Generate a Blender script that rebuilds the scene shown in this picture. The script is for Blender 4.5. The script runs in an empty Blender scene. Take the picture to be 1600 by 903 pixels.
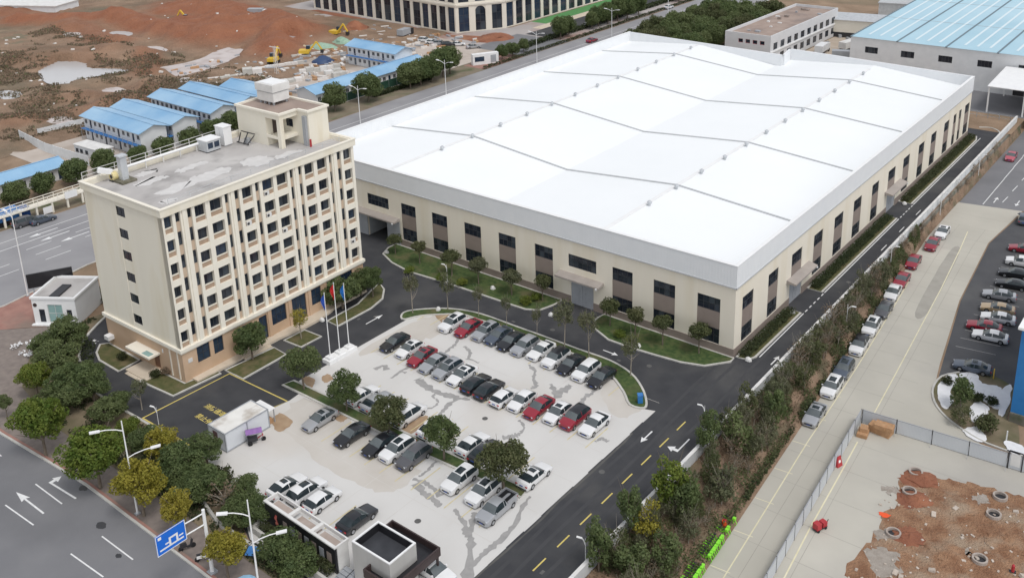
import bpy, bmesh, math, random
import numpy as np
from mathutils import Matrix, Vector

sc = bpy.context.scene
rnd = random.Random(7)
R = math.radians

# ------------------------------------------------------------------ camera
cam_d = bpy.data.cameras.new('camera')
cam = bpy.data.objects.new('camera', cam_d)
sc.collection.objects.link(cam)
sc.camera = cam
cam_d.sensor_fit = 'HORIZONTAL'
cam_d.sensor_width = 36.0
cam_d.lens = 36.0 * 1525.76 / 1600
cam_d.shift_x = -(807.16 - 800) / 1600
cam_d.shift_y = -(451.5 - 197.15) / 1600
cam_d.clip_start = 1.0
cam_d.clip_end = 5000
PIT, YAW, ROLL = 0.310151058, -0.678914601, 0.0301328589
F = Vector((math.sin(YAW) * math.cos(PIT), math.cos(YAW) * math.cos(PIT), -math.sin(PIT)))
RT = Vector((math.cos(YAW), -math.sin(YAW), 0))
DN = F.cross(RT)
X_ = RT * math.cos(ROLL) + DN * math.sin(ROLL)
Y_ = -(-RT * math.sin(ROLL) + DN * math.cos(ROLL))
Z_ = -F
cam.matrix_world = Matrix(((X_.x, Y_.x, Z_.x, 50.077), (X_.y, Y_.y, Z_.y, -106.554), (X_.z, Y_.z, Z_.z, 70.0), (0, 0, 0, 1)))

# ------------------------------------------------------------------ sky, sun, exposure (overcast day)
SUN_EL, SUN_AZ = R(61), R(106)          # azimuth measured from +Y towards +X
w = bpy.data.worlds.new('World'); sc.world = w; w.use_nodes = True
nt = w.node_tree; nt.nodes.clear()
sky = nt.nodes.new('ShaderNodeTexSky'); sky.sky_type = 'NISHITA'; sky.sun_disc = False
sky.sun_elevation = SUN_EL; sky.sun_rotation = SUN_AZ
sky.air_density = 1.0; sky.dust_density = 1.2; sky.ozone_density = 1.0
hs = nt.nodes.new('ShaderNodeHueSaturation'); hs.inputs['Saturation'].default_value = 0.2
bg = nt.nodes.new('ShaderNodeBackground'); bg.inputs['Strength'].default_value = 0.15
wo = nt.nodes.new('ShaderNodeOutputWorld')
nt.links.new(sky.outputs[0], hs.inputs['Color']); nt.links.new(hs.outputs[0], bg.inputs['Color']); nt.links.new(bg.outputs[0], wo.inputs['Surface'])
sl = bpy.data.lights.new('sun', 'SUN'); sl.energy = 1.0; sl.angle = R(18); sl.color = (1.0, 0.97, 0.93)
so = bpy.data.objects.new('sun', sl); sc.collection.objects.link(so)
sd = Vector((math.sin(SUN_AZ) * math.cos(SUN_EL), math.cos(SUN_AZ) * math.cos(SUN_EL), math.sin(SUN_EL)))
so.rotation_euler = sd.to_track_quat('Z', 'Y').to_euler(); so.location = sd * 200
vs = sc.view_settings
vs.view_transform = 'Standard'; vs.look = 'None'; vs.gamma = 1.0; vs.use_curve_mapping = False
vs.exposure = 0.42

# ------------------------------------------------------------------ helpers
col = sc.collection
def tag(o, label=None, cat=None, group=None, kind=None):
    if label: o['label'] = label
    if cat: o['category'] = cat
    if group: o['group'] = group
    if kind: o['kind'] = kind
    return o
def empty(name, loc=(0, 0, 0), rz=0.0, label=None, cat=None, group=None):
    o = bpy.data.objects.new(name, None); o.empty_display_size = 0.3
    col.objects.link(o); o.location = (loc[0], loc[1], loc[2] if len(loc) > 2 else 0); o.rotation_euler = (0, 0, rz)
    return tag(o, label, cat, group)
class MB:
    def __init__(s): s.v = []; s.f = []
    def quad(s, a, b, c, d):
        n = len(s.v); s.v += [a, b, c, d]; s.f.append((n, n+1, n+2, n+3)); return s
    def poly(s, pts):
        n = len(s.v); s.v += list(pts); s.f.append(tuple(range(n, n+len(pts)))); return s
    def box(s, x0, y0, z0, x1, y1, z1):
        n = len(s.v)
        s.v += [(x0,y0,z0),(x1,y0,z0),(x1,y1,z0),(x0,y1,z0),(x0,y0,z1),(x1,y0,z1),(x1,y1,z1),(x0,y1,z1)]
        s.f += [(n,n+3,n+2,n+1),(n+4,n+5,n+6,n+7),(n,n+1,n+5,n+4),(n+1,n+2,n+6,n+5),(n+2,n+3,n+7,n+6),(n+3,n,n+4,n+7)]
        return s
    def obox(s, c, sz, rz=0, pitch=0):
        cx, cy, cz = c; a, b, h = sz[0]/2, sz[1]/2, sz[2]/2
        m = Matrix.Translation(c) @ Matrix.Rotation(rz, 4, 'Z') @ Matrix.Rotation(pitch, 4, 'Y')
        n = len(s.v)
        for p in ((-a,-b,-h),(a,-b,-h),(a,b,-h),(-a,b,-h),(-a,-b,h),(a,-b,h),(a,b,h),(-a,b,h)):
            q = m @ Vector(p); s.v.append((q.x, q.y, q.z))
        s.f += [(n,n+3,n+2,n+1),(n+4,n+5,n+6,n+7),(n,n+1,n+5,n+4),(n+1,n+2,n+6,n+5),(n+2,n+3,n+7,n+6),(n+3,n,n+4,n+7)]
        return s
    def prism(s, pts, z0, z1, bottom=False):
        pts = ccw(pts); n = len(s.v); k = len(pts)
        s.v += [(p[0], p[1], z0) for p in pts] + [(p[0], p[1], z1) for p in pts]
        s.f.append(tuple(range(n+k, n+2*k)))
        if bottom: s.f.append(tuple(range(n+k-1, n-1, -1)))
        for i in range(k): s.f.append((n+i, n+(i+1)%k, n+k+(i+1)%k, n+k+i))
        return s
    def sheet(s, pts, z):
        pts = ccw(pts); return s.poly([(p[0], p[1], z) for p in pts])
    def cyl(s, p0, p1, r0, r1=None, n=8, caps=True):
        if r1 is None: r1 = r0
        p0 = Vector(p0); p1 = Vector(p1); d = (p1-p0).normalized()
        a = d.orthogonal().normalized(); b = d.cross(a); k = len(s.v)
        for p, r in ((p0, r0), (p1, r1)):
            for i in range(n):
                t = 2*math.pi*i/n; q = p + a*(r*math.cos(t)) + b*(r*math.sin(t)); s.v.append((q.x, q.y, q.z))
        for i in range(n): s.f.append((k+i, k+(i+1)%n, k+n+(i+1)%n, k+n+i))
        if caps: s.f.append(tuple(range(k+n-1, k-1, -1))); s.f.append(tuple(range(k+n, k+2*n)))
        return s
    def bar(s, p0, p1, w, h=None):
        h = h or w; p0 = Vector(p0); p1 = Vector(p1); d = (p1-p0).normalized()
        up = Vector((0,0,1)) if abs(d.z) < 0.95 else Vector((1,0,0))
        a = d.cross(up).normalized()*(w/2); b = a.cross(d).normalized()*(h/2); k = len(s.v)
        for p in (p0, p1):
            for q in (-a-b, a-b, a+b, -a+b):
                t = p+q; s.v.append((t.x, t.y, t.z))
        s.f += [(k,k+1,k+5,k+4),(k+1,k+2,k+6,k+5),(k+2,k+3,k+7,k+6),(k+3,k,k+4,k+7),(k+3,k+2,k+1,k),(k+4,k+5,k+6,k+7)]
        return s
    def mesh(s, name, smooth=None):
        me = bpy.data.meshes.new(name); me.from_pydata(s.v, [], s.f); me.update()
        if smooth is not None:
            me.shade_smooth(); me.set_sharp_from_angle(angle=R(smooth))
        return me
    def build(s, name, m, parent=None, loc=None, rz=0, smooth=None):
        return link(name, s.mesh(name, smooth), m, parent, loc, rz)
def link(name, me, m=None, parent=None, loc=None, rz=0):
    if m is not None and not me.materials: me.materials.append(m)
    o = bpy.data.objects.new(name, me); col.objects.link(o)
    if parent: o.parent = parent
    if loc: o.location = loc
    if rz: o.rotation_euler = (0, 0, rz)
    return o
def setmat(o, m):
    o.material_slots[0].link = 'OBJECT'; o.material_slots[0].material = m; return o
def copy_tree(o, parent=None):
    c = o.copy(); col.objects.link(c); c.parent = parent
    for ch in list(o.children): copy_tree(ch, c)
    return c
def area2(p): return sum(p[i][0]*p[(i+1)%len(p)][1]-p[(i+1)%len(p)][0]*p[i][1] for i in range(len(p)))
def ccw(p): return list(p) if area2(p) > 0 else list(reversed(p))
def smooth_line(pts, n=4, closed=False):
    out = []; k = len(pts)
    rng = range(k) if closed else range(k-1)
    for i in rng:
        p0 = pts[(i-1) % k] if (closed or i > 0) else pts[i]; p1 = pts[i]; p2 = pts[(i+1) % k]
        p3 = pts[(i+2) % k] if (closed or i+2 < k) else p2
        for j in range(n):
            t = j/n; a = tuple(0.5*((2*p1[c]) + (-p0[c]+p2[c])*t + (2*p0[c]-5*p1[c]+4*p2[c]-p3[c])*t*t + (-p0[c]+3*p1[c]-3*p2[c]+p3[c])*t**3) for c in range(2))
            out.append(a)
    if not closed: out.append(pts[-1])
    return out
def offset_line(pts, d, closed=False):
    out = []; k = len(pts)
    for i in range(k):
        a = pts[i-1] if (closed or i > 0) else pts[i]; b = pts[(i+1) % k] if (closed or i+1 < k) else pts[i]
        dx, dy = b[0]-a[0], b[1]-a[1]; l = math.hypot(dx, dy) or 1
        out.append((pts[i][0]-dy/l*d, pts[i][1]+dx/l*d))
    return out
def ribbon(mb, pts, wd, z0, z1, closed=False):
    a = offset_line(pts, wd/2, closed); b = offset_line(pts, -wd/2, closed); k = len(pts)
    for i in range(k if closed else k-1):
        j = (i+1) % k
        mb.quad((b[i][0],b[i][1],z1),(b[j][0],b[j][1],z1),(a[j][0],a[j][1],z1),(a[i][0],a[i][1],z1))
        if z1 > z0:
            mb.quad((a[i][0],a[i][1],z1),(a[j][0],a[j][1],z1),(a[j][0],a[j][1],z0),(a[i][0],a[i][1],z0))
            mb.quad((b[j][0],b[j][1],z1),(b[i][0],b[i][1],z1),(b[i][0],b[i][1],z0),(b[j][0],b[j][1],z0))
    if not closed and z1 > z0:
        for i in (0, k-1):
            q = ((a[i][0],a[i][1],z0),(b[i][0],b[i][1],z0),(b[i][0],b[i][1],z1),(a[i][0],a[i][1],z1))
            mb.quad(*(q if i == 0 else q[::-1]))
    return mb
ORD = ['first','second','third','fourth','fifth','sixth','seventh','eighth','ninth','tenth','eleventh','twelfth','thirteenth','fourteenth','fifteenth','sixteenth','seventeenth','eighteenth','nineteenth','twentieth']
ORD += [f'{t_}-{o_}' if o_ else e_ for t_, e_ in (('twenty',''),('thirty','thirtieth'),('forty','fortieth')) for o_ in ([''] if e_ else [])+ORD[:9]]

# ------------------------------------------------------------------ materials
def nm(name):
    m = bpy.data.materials.new(name); m.use_nodes = True
    t = m.node_tree; return m, t, t.nodes['Principled BSDF']
def pm(name, c1, c2=None, scale=1.0, rough=0.8, bump=0.0, bscale=20.0, metal=0.0, c3=None, scale3=0.2, contrast=1.0, coat=0.0, spec=0.5, detail=6.0, stretch=None, bdist=0.05):
    m, t, b = nm(name); N = t.nodes.new; Lk = t.links.new
    b.inputs['Roughness'].default_value = rough; b.inputs['Metallic'].default_value = metal
    b.inputs['Specular IOR Level'].default_value = spec
    if coat: b.inputs['Coat Weight'].default_value = coat; b.inputs['Coat Roughness'].default_value = 0.06
    geo = N('ShaderNodeNewGeometry'); pos = geo.outputs['Position']
    if stretch:
        vm = N('ShaderNodeVectorMath'); vm.operation = 'MULTIPLY'; vm.inputs[1].default_value = stretch
        Lk(pos, vm.inputs[0]); pos = vm.outputs[0]
    def noise(s, d=detail):
        n = N('ShaderNodeTexNoise'); n.inputs['Scale'].default_value = s; n.inputs['Detail'].default_value = d; Lk(pos, n.inputs['Vector']); return n
    if c2 is None: b.inputs['Base Color'].default_value = (*c1, 1)
    else:
        n = noise(scale); mr = N('ShaderNodeMapRange'); mr.inputs['From Min'].default_value = 0.5-0.22/contrast; mr.inputs['From Max'].default_value = 0.5+0.22/contrast
        Lk(n.outputs['Fac'], mr.inputs['Value'])
        mx = N('ShaderNodeMix'); mx.data_type = 'RGBA'; mx.inputs['A'].default_value = (*c1, 1); mx.inputs['B'].default_value = (*c2, 1)
        Lk(mr.outputs[0], mx.inputs['Factor']); out = mx.outputs['Result']
        if c3 is not None:
            n3 = noise(scale3, 5.0); mr3 = N('ShaderNodeMapRange'); mr3.inputs['From Min'].default_value = 0.5; mr3.inputs['From Max'].default_value = 0.68
            Lk(n3.outputs['Fac'], mr3.inputs['Value'])
            mx3 = N('ShaderNodeMix'); mx3.data_type = 'RGBA'; mx3.inputs['B'].default_value = (*c3, 1)
            Lk(mr3.outputs[0], mx3.inputs['Factor']); Lk(out, mx3.inputs['A']); out = mx3.outputs['Result']
        Lk(out, b.inputs['Base Color'])
    if bump:
        nb = noise(bscale, 8.0); bp = N('ShaderNodeBump'); bp.inputs['Strength'].default_value = bump; bp.inputs['Distance'].default_value = bdist
        Lk(nb.outputs['Fac'], bp.inputs['Height']); Lk(bp.outputs[0], b.inputs['Normal'])
    return m
def ribbed(name, c1, c2, axis, period, rough=0.45, metal=0.0, depth=0.4, scale=0.6):
    """painted sheet metal with regular ribs across one world axis"""
    m = pm(name, c1, c2, scale=scale, rough=rough, metal=metal); t = m.node_tree; N = t.nodes.new; Lk = t.links.new
    geo = N('ShaderNodeNewGeometry'); sp = N('ShaderNodeSeparateXYZ'); Lk(geo.outputs['Position'], sp.inputs[0])
    ma = N('ShaderNodeMath'); ma.operation = 'MULTIPLY'; ma.inputs[1].default_value = 2*math.pi/period; Lk(sp.outputs[axis], ma.inputs[0])
    si = N('ShaderNodeMath'); si.operation = 'SINE'; Lk(ma.outputs[0], si.inputs[0])
    pw = N('ShaderNodeMath'); pw.operation = 'POWER'; ab = N('ShaderNodeMath'); ab.operation = 'ABSOLUTE'; Lk(si.outputs[0], ab.inputs[0]); Lk(ab.outputs[0], pw.inputs[0]); pw.inputs[1].default_value = 4
    bp = N('ShaderNodeBump'); bp.inputs['Strength'].default_value = depth; bp.inputs['Distance'].default_value = 0.04
    Lk(pw.outputs[0], bp.inputs['Height']); Lk(bp.outputs[0], t.nodes['Principled BSDF'].inputs['Normal'])
    return m
def leafmat(name, c1, c2, c3, scale=0.9):
    m, t, b = nm(name); N = t.nodes.new; Lk = t.links.new
    b.inputs['Roughness'].default_value = 0.6; b.inputs['Specular IOR Level'].default_value = 0.25
    geo = N('ShaderNodeNewGeometry'); n = N('ShaderNodeTexNoise'); n.inputs['Scale'].default_value = scale; n.inputs['Detail'].default_value = 4; Lk(geo.outputs['Position'], n.inputs['Vector'])
    mr = N('ShaderNodeMapRange'); mr.inputs['From Min'].default_value = 0.35; mr.inputs['From Max'].default_value = 0.65; Lk(n.outputs['Fac'], mr.inputs['Value'])
    mx = N('ShaderNodeMix'); mx.data_type = 'RGBA'; mx.inputs['A'].default_value = (*c1, 1); mx.inputs['B'].default_value = (*c2, 1); Lk(mr.outputs[0], mx.inputs['Factor'])
    oi = N('ShaderNodeObjectInfo'); ad = N('ShaderNodeMath'); ad.operation = 'ADD'; Lk(geo.outputs['Random Per Island'], ad.inputs[0]); Lk(oi.outputs['Random'], ad.inputs[1])
    m2 = N('ShaderNodeMapRange'); m2.inputs['From Min'].default_value = 0.7; m2.inputs['From Max'].default_value = 2.0; m2.inputs['To Max'].default_value = 0.8; Lk(ad.outputs[0], m2.inputs['Value'])
    mx2 = N('ShaderNodeMix'); mx2.data_type = 'RGBA'; mx2.inputs['B'].default_value = (*c3, 1); Lk(mx.outputs['Result'], mx2.inputs['A']); Lk(m2.outputs[0], mx2.inputs['Factor'])
    Lk(mx2.outputs['Result'], b.inputs['Base Color'])
    tr = N('ShaderNodeBsdfTranslucent'); Lk(mx2.outputs['Result'], tr.inputs['Color']); ms = N('ShaderNodeMixShader'); ms.inputs['Fac'].default_value = 0.42
    Lk(b.outputs[0], ms.inputs[1]); Lk(tr.outputs[0], ms.inputs[2]); Lk(ms.outputs[0], t.nodes['Material Output'].inputs['Surface'])
    return m

ASPH = pm('new_asphalt', (0.030,0.031,0.036), (0.050,0.051,0.055), 0.35, 0.85, 0.25, 9.0, c3=(0.070,0.069,0.069), scale3=0.10)
ROADG = pm('worn_asphalt', (0.165,0.165,0.175), (0.190,0.189,0.197), 0.25, 0.9, 0.2, 8.0, c3=(0.150,0.150,0.158), scale3=0.09)
ROADF = pm('far_road_asphalt', (0.23,0.225,0.235), (0.30,0.295,0.30), 0.12, 0.9, 0.1, 4.0)
CONC = pm('car_park_concrete', (0.545,0.532,0.512), (0.615,0.603,0.583), 0.10, 0.85, 0.15, 4.0, c3=(0.50,0.455,0.40), scale3=0.035)
CONC2 = pm('yard_concrete', (0.40,0.38,0.33), (0.49,0.465,0.405), 0.10, 0.9, 0.15, 4.0, c3=(0.37,0.35,0.315), scale3=0.045)
KERB = pm('kerb_stone', (0.42,0.41,0.38), (0.56,0.54,0.50), 0.8, 0.85)
GRASS = pm('lawn_grass', (0.030,0.062,0.014), (0.075,0.105,0.030), 1.6, 0.95, 0.8, 14.0, c3=(0.11,0.105,0.045), scale3=0.35, contrast=1.4)
GRASSD = pm('dry_lawn_grass', (0.065,0.075,0.022), (0.105,0.098,0.038), 1.4, 0.95, 0.8, 14.0, c3=(0.15,0.12,0.06), scale3=0.4, contrast=1.4)
DIRT = pm('brown_earth', (0.20,0.135,0.085), (0.30,0.21,0.14), 0.16, 0.95, 0.6, 1.6, c3=(0.16,0.135,0.085), scale3=0.035, contrast=1.3, bdist=0.3)
REDSOIL = pm('red_clay', (0.20,0.075,0.042), (0.30,0.125,0.068), 0.25, 0.95, 0.9, 1.4, c3=(0.34,0.19,0.11), scale3=0.07, contrast=1.3, bdist=0.35)
SCRUB = pm('scrub_soil', (0.16,0.125,0.08), (0.24,0.19,0.125), 0.5, 0.95, 0.6, 3.0, c3=(0.10,0.10,0.045), scale3=0.15, contrast=1.4)
BRICKP = pm('red_paving', (0.27,0.135,0.11), (0.36,0.20,0.16), 0.6, 0.9, 0.2, 6.0, c3=(0.22,0.16,0.13), scale3=0.12)
PAVE = pm('pavement', (0.175,0.145,0.13), (0.245,0.205,0.18), 1.2, 0.9, 0.2, 8.0)
WHITEP = pm('white_road_paint', (0.62,0.62,0.62), (0.78,0.78,0.77), 2.5, 0.7)
YELLP = pm('yellow_road_paint', (0.55,0.43,0.10), (0.66,0.54,0.17), 2.5, 0.7)
YELLF = pm('faded_yellow_paint', (0.52,0.44,0.20), (0.62,0.55,0.36), 2.0, 0.8)
YELLW = pm('faded_lane_paint', (0.60,0.55,0.36), (0.70,0.65,0.48), 1.2, 0.8)
STAIN = pm('damp_stain', (0.27,0.265,0.258), (0.35,0.34,0.33), 1.2, 0.75)
STAIND = pm('soil_stain', (0.30,0.20,0.12), (0.40,0.29,0.19), 0.9, 0.9, 0.3, 6.0)
WALLC = pm('cream_cladding', (0.75,0.69,0.58), (0.79,0.73,0.62), 0.5, 0.6, stretch=(1,1,0.12), c3=(0.73,0.66,0.53), scale3=0.4)
WALLB = pm('brown_cladding', (0.235,0.19,0.165), (0.27,0.22,0.19), 0.8, 0.6)
FASC = ribbed('white_fascia_x', (0.72,0.735,0.75), (0.76,0.77,0.78), 'X', 0.9, 0.45, 0.0, 0.25)
FASCY = ribbed('white_fascia_y', (0.72,0.735,0.75), (0.76,0.77,0.78), 'Y', 0.9, 0.45, 0.0, 0.25)
ROOFW = ribbed('white_roof_sheet', (0.80,0.82,0.825), (0.84,0.855,0.86), 'Y', 0.9, 0.4, 0.0, 0.3, 0.06)
SEAM = pm('grey_flashing', (0.40,0.41,0.42), (0.47,0.48,0.49), 1.5, 0.6)
GLASS = pm('dark_window_glass', (0.010,0.014,0.022), (0.022,0.028,0.040), 0.7, 0.08, spec=0.5)
_t = GLASS.node_tree; _o = _t.nodes.new('ShaderNodeObjectInfo'); _r = _t.nodes.new('ShaderNodeValToRGB'); _r.color_ramp.elements[0].position = 0.45; _r.color_ramp.elements[0].color = (0,0,0,1); _r.color_ramp.elements[1].position = 1.0; _r.color_ramp.elements[1].color = (1,1,1,1)
_m = _t.nodes.new('ShaderNodeMix'); _m.data_type = 'RGBA'; _m.inputs['B'].default_value = (0.055,0.066,0.080,1); _b = _t.nodes['Principled BSDF']; _s = _b.inputs['Base Color'].links[0].from_socket
_t.links.new(_o.outputs['Random'], _r.inputs[0]); _t.links.new(_r.outputs[0], _m.inputs['Factor']); _t.links.new(_s, _m.inputs['A']); _t.links.new(_m.outputs['Result'], _b.inputs['Base Color'])
GLASSB = pm('blue_window_glass', (0.015,0.028,0.055), (0.035,0.055,0.085), 0.7, 0.1)
GLASSG = pm('green_shop_glass', (0.20,0.33,0.32), (0.30,0.44,0.42), 0.8, 0.1)
FRAME = pm('window_frame', (0.040,0.042,0.048), None, rough=0.5)
LEDGE = pm('ledge_brown', (0.33,0.235,0.165), (0.40,0.295,0.215), 1.0, 0.85)
FRAMEW = pm('pale_window_frame', (0.55,0.55,0.54), None, rough=0.5)
OFFC = pm('office_cream_wall', (0.725,0.68,0.575), (0.77,0.725,0.62), 0.5, 0.75, 0.05, 12.0, stretch=(1,1,0.15), c3=(0.70,0.64,0.51), scale3=0.5)
OFFP = pm('office_cream_trim', (0.745,0.70,0.60), (0.79,0.745,0.65), 0.4, 0.7)
OFFT = pm('office_tan_stone', (0.50,0.345,0.225), (0.56,0.40,0.275), 0.5, 0.75, 0.05, 10.0)
OFFR = pm('office_recess_tan', (0.50,0.385,0.285), (0.56,0.44,0.335), 0.6, 0.8)
ROOFG = pm('grey_roof_screed', (0.38,0.36,0.35), (0.50,0.48,0.46), 0.18, 0.9, 0.2, 4.0, c3=(0.30,0.285,0.275), scale3=0.25)
SNOW = pm('snow_patch', (0.70,0.70,0.71), (0.80,0.80,0.81), 1.5, 0.8, 0.3, 6.0)
ROOFL = pm('bleached_screed', (0.52,0.505,0.49), (0.62,0.605,0.59), 0.8, 0.9)
WHITE = pm('white_paint', (0.74,0.74,0.74), (0.80,0.80,0.79), 0.9, 0.5)
OFFW = pm('weathered_white', (0.58,0.57,0.55), (0.72,0.71,0.69), 0.7, 0.7)
GALV = pm('galvanised_metal', (0.46,0.48,0.50), (0.58,0.60,0.62), 1.2, 0.45, metal=0.3)
GREYM = pm('grey_metal', (0.30,0.315,0.335), (0.36,0.375,0.395), 0.8, 0.5)
DOORG = pm('grey_steel_door', (0.31,0.325,0.35), (0.37,0.385,0.41), 0.6, 0.55)
DARKM = pm('dark_metal', (0.03,0.03,0.034), None, rough=0.5)
BLACKP = pm('black_cladding', (0.014,0.014,0.017), (0.022,0.021,0.024), 1.0, 0.3)
BROWNP = pm('dark_brown_cladding', (0.040,0.026,0.026), (0.055,0.036,0.035), 1.0, 0.4)
BLUER = ribbed('blue_prefab_roof', (0.18,0.36,0.56), (0.34,0.51,0.66), 'X', 0.55, 0.5, 0.0, 0.35, 0.11)
BLUERY = ribbed('blue_prefab_roof_y', (0.18,0.36,0.56), (0.30,0.48,0.65), 'Y', 0.55, 0.5, 0.0, 0.35, 0.15)
BLUERF = ribbed('pale_blue_roof', (0.30,0.50,0.60), (0.40,0.59,0.68), 'X', 1.1, 0.4, 0.0, 0.5, 0.05)
PREW = pm('prefab_white_wall', (0.62,0.63,0.64), (0.70,0.705,0.71), 0.6, 0.6)
BLUEW = pm('bright_blue_cladding', (0.02,0.16,0.42), (0.03,0.20,0.48), 0.5, 0.5)
BLUES = pm('sign_blue', (0.01,0.14,0.62), None, rough=0.4)
WATER = pm('silty_pond', (0.42,0.41,0.41), (0.47,0.46,0.455), 0.05, 0.25, 0.02, 1.0)
BARK = pm('bark', (0.12,0.095,0.07), (0.19,0.155,0.12), 3.0, 0.9)
BARKP = pm('pale_bark', (0.26,0.225,0.18), (0.34,0.30,0.25), 3.0, 0.9)
TYRE = pm('tyre_rubber', (0.012,0.012,0.013), None, rough=0.85)
RIM = pm('alloy_rim', (0.45,0.46,0.48), None, rough=0.35, metal=0.8)
CARGL = pm('car_glass', (0.015,0.022,0.026), (0.03,0.042,0.048), 2.0, 0.05)
CARWS = pm('car_windscreen', (0.07,0.085,0.09), (0.11,0.125,0.13), 1.0, 0.04, spec=0.8)
LAMPR = pm('tail_lamp_red', (0.42,0.02,0.03), None, rough=0.2)
LAMPW = pm('head_lamp_lens', (0.60,0.62,0.65), None, rough=0.1, metal=0.2)
PLATE = pm('blue_plate', (0.03,0.08,0.35), None, rough=0.5)
FENCEW = pm('pale_fence_panel', (0.58,0.60,0.61), (0.68,0.695,0.70), 0.5, 0.6)
FENCEG = ribbed('grey_hoarding_x', (0.47,0.49,0.515), (0.54,0.56,0.58), 'X', 0.32, 0.5, 0.0, 0.35, 0.25)
FENCEGY = ribbed('grey_hoarding_y', (0.47,0.49,0.515), (0.54,0.56,0.58), 'Y', 0.32, 0.5, 0.0, 0.35, 0.25)
RETW = pm('retaining_wall', (0.14,0.13,0.11), (0.22,0.205,0.175), 0.5, 0.9, 0.3, 4.0, c3=(0.07,0.085,0.045), scale3=0.4)
TERR = pm('beige_terrace', (0.52,0.44,0.345), (0.60,0.52,0.415), 0.8, 0.8)
TIMBER = pm('timber', (0.36,0.20,0.10), (0.47,0.28,0.15), 2.0, 0.8)
REDM = pm('red_machine_paint', (0.36,0.02,0.03), (0.44,0.04,0.045), 2.0, 0.5)
YELM = pm('yellow_machine_paint', (0.62,0.40,0.03), (0.70,0.47,0.06), 2.0, 0.5)
LIME = pm('lime_green_paint', (0.22,0.72,0.03), (0.30,0.80,0.06), 3.0, 0.5)
ORNG = pm('orange_red_cloth', (0.75,0.09,0.02), None, rough=0.7)
PURP = pm('purple_awning', (0.20,0.10,0.30), (0.28,0.14,0.36), 3.0, 0.7)
BLUET = pm('blue_tarpaulin', (0.03,0.14,0.40), (0.06,0.22,0.50), 2.0, 0.6)
GREENN = pm('green_debris_netting', (0.22,0.36,0.26), (0.34,0.46,0.36), 1.2, 0.9)
PINKW = pm('pale_stone_block', (0.62,0.58,0.54), (0.72,0.69,0.66), 2.0, 0.8)
BTOP = pm('brown_flat_roof', (0.27,0.20,0.165), (0.37,0.29,0.245), 0.25, 0.9, 0.3, 3.0, c3=(0.21,0.165,0.145), scale3=0.12)
LGREY = pm('light_grey_render', (0.56,0.56,0.57), (0.62,0.62,0.625), 0.5, 0.8)
CREAMB = pm('far_cream_stone', (0.66,0.61,0.52), (0.72,0.67,0.585), 0.2, 0.8)
LEAF_D = leafmat('camphor_leaves', (0.082,0.120,0.046), (0.152,0.196,0.076), (0.20,0.225,0.10))
LEAF_G = leafmat('roadside_green_leaves', (0.095,0.155,0.028), (0.185,0.230,0.045), (0.26,0.265,0.06))
LEAF_Y = leafmat('yellowing_leaves', (0.23,0.22,0.03), (0.37,0.325,0.055), (0.42,0.35,0.075))
LEAF_S = leafmat('sparse_grey_leaves', (0.095,0.11,0.060), (0.165,0.175,0.095), (0.21,0.20,0.125))
LEAF_B = leafmat('olive_scrub_leaves', (0.070,0.092,0.036), (0.135,0.152,0.066), (0.18,0.175,0.092))
LEAF_R = leafmat('russet_scrub_leaves', (0.15,0.105,0.065), (0.23,0.17,0.115), (0.30,0.235,0.17))
LEAF_W = leafmat('waste_scrub_leaves', (0.13,0.10,0.065), (0.20,0.155,0.105), (0.25,0.20,0.145), 0.15)
LEAF_H = leafmat('hedge_leaves', (0.030,0.046,0.018), (0.062,0.080,0.032), (0.095,0.095,0.045), 1.6)

# ------------------------------------------------------------------ ground, roads, lawns
def struct(name, mb, m, parent=None, smooth=None):
    o = mb.build(name, m, parent, smooth=smooth)
    if not parent: o['kind'] = 'structure'
    return o
ZL = -2.5                                   # level of the neighbouring yard and its road
def xv(y): return max(7.4, 12.1 - 0.07*(y+8))   # foot of the bank along that road
# value noise
class VN:
    def __init__(s, seed): s.t = np.random.RandomState(seed).rand(256, 256)
    def one(s, x, y):
        xi = np.floor(x).astype(int); yi = np.floor(y).astype(int); fx = x-xi; fy = y-yi
        fx = fx*fx*(3-2*fx); fy = fy*fy*(3-2*fy); t = s.t
        a = t[xi % 256, yi % 256]; b = t[(xi+1) % 256, yi % 256]; c = t[xi % 256, (yi+1) % 256]; d = t[(xi+1) % 256, (yi+1) % 256]
        return (a*(1-fx)+b*fx)*(1-fy)+(c*(1-fx)+d*fx)*fy
    def fbm(s, x, y, sc, o=5):
        r = 0; amp = 0.5
        for i in range(o): r = r+amp*s.one(x*sc+17.3*i, y*sc+9.1*i); sc *= 2.03; amp *= 0.5
        return r
vn = VN(3)

mb = MB(); ys = [-900,-200]+[-90+5*i for i in range(47)]+[300,900]
rows = []
for y in ys:
    a = 6.55; b = xv(min(max(y,-60),130))
    n = len(mb.v); mb.v += [(-900,y,-0.03),(a,y,-0.03),(a+0.3,y,-0.25 if b > 8 else -ZL*-1),(b-0.2,y,ZL-0.03),(900,y,ZL-0.03)]; rows.append(n)
for i in range(len(rows)-1):
    for j in range(4): mb.f.append((rows[i]+j, rows[i]+j+1, rows[i+1]+j+1, rows[i+1]+j))
struct('ground', mb, DIRT)

def patch(name, pts, z, m, label=None): return struct(name, MB().sheet(pts, z), m)
# site asphalt round the buildings
patch('site_road', [(-82,-41)]+[(-80.41,-44.21),(-78.66,-46.91),(-76.74,-49.33),(-73.39,-51.82),(-70.75,-52.97),(-68.02,-53.37)]+[(-62.5,-55.3),(-41.4,-54.9),(-38,-54.9),(-24,-60.3),(-4.2,-60.3),(6.2,-60.6),(6.2,124),(-2,126),(-90,126),(-90,-5),(-79,-20)], 0.004, ASPH)
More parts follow.
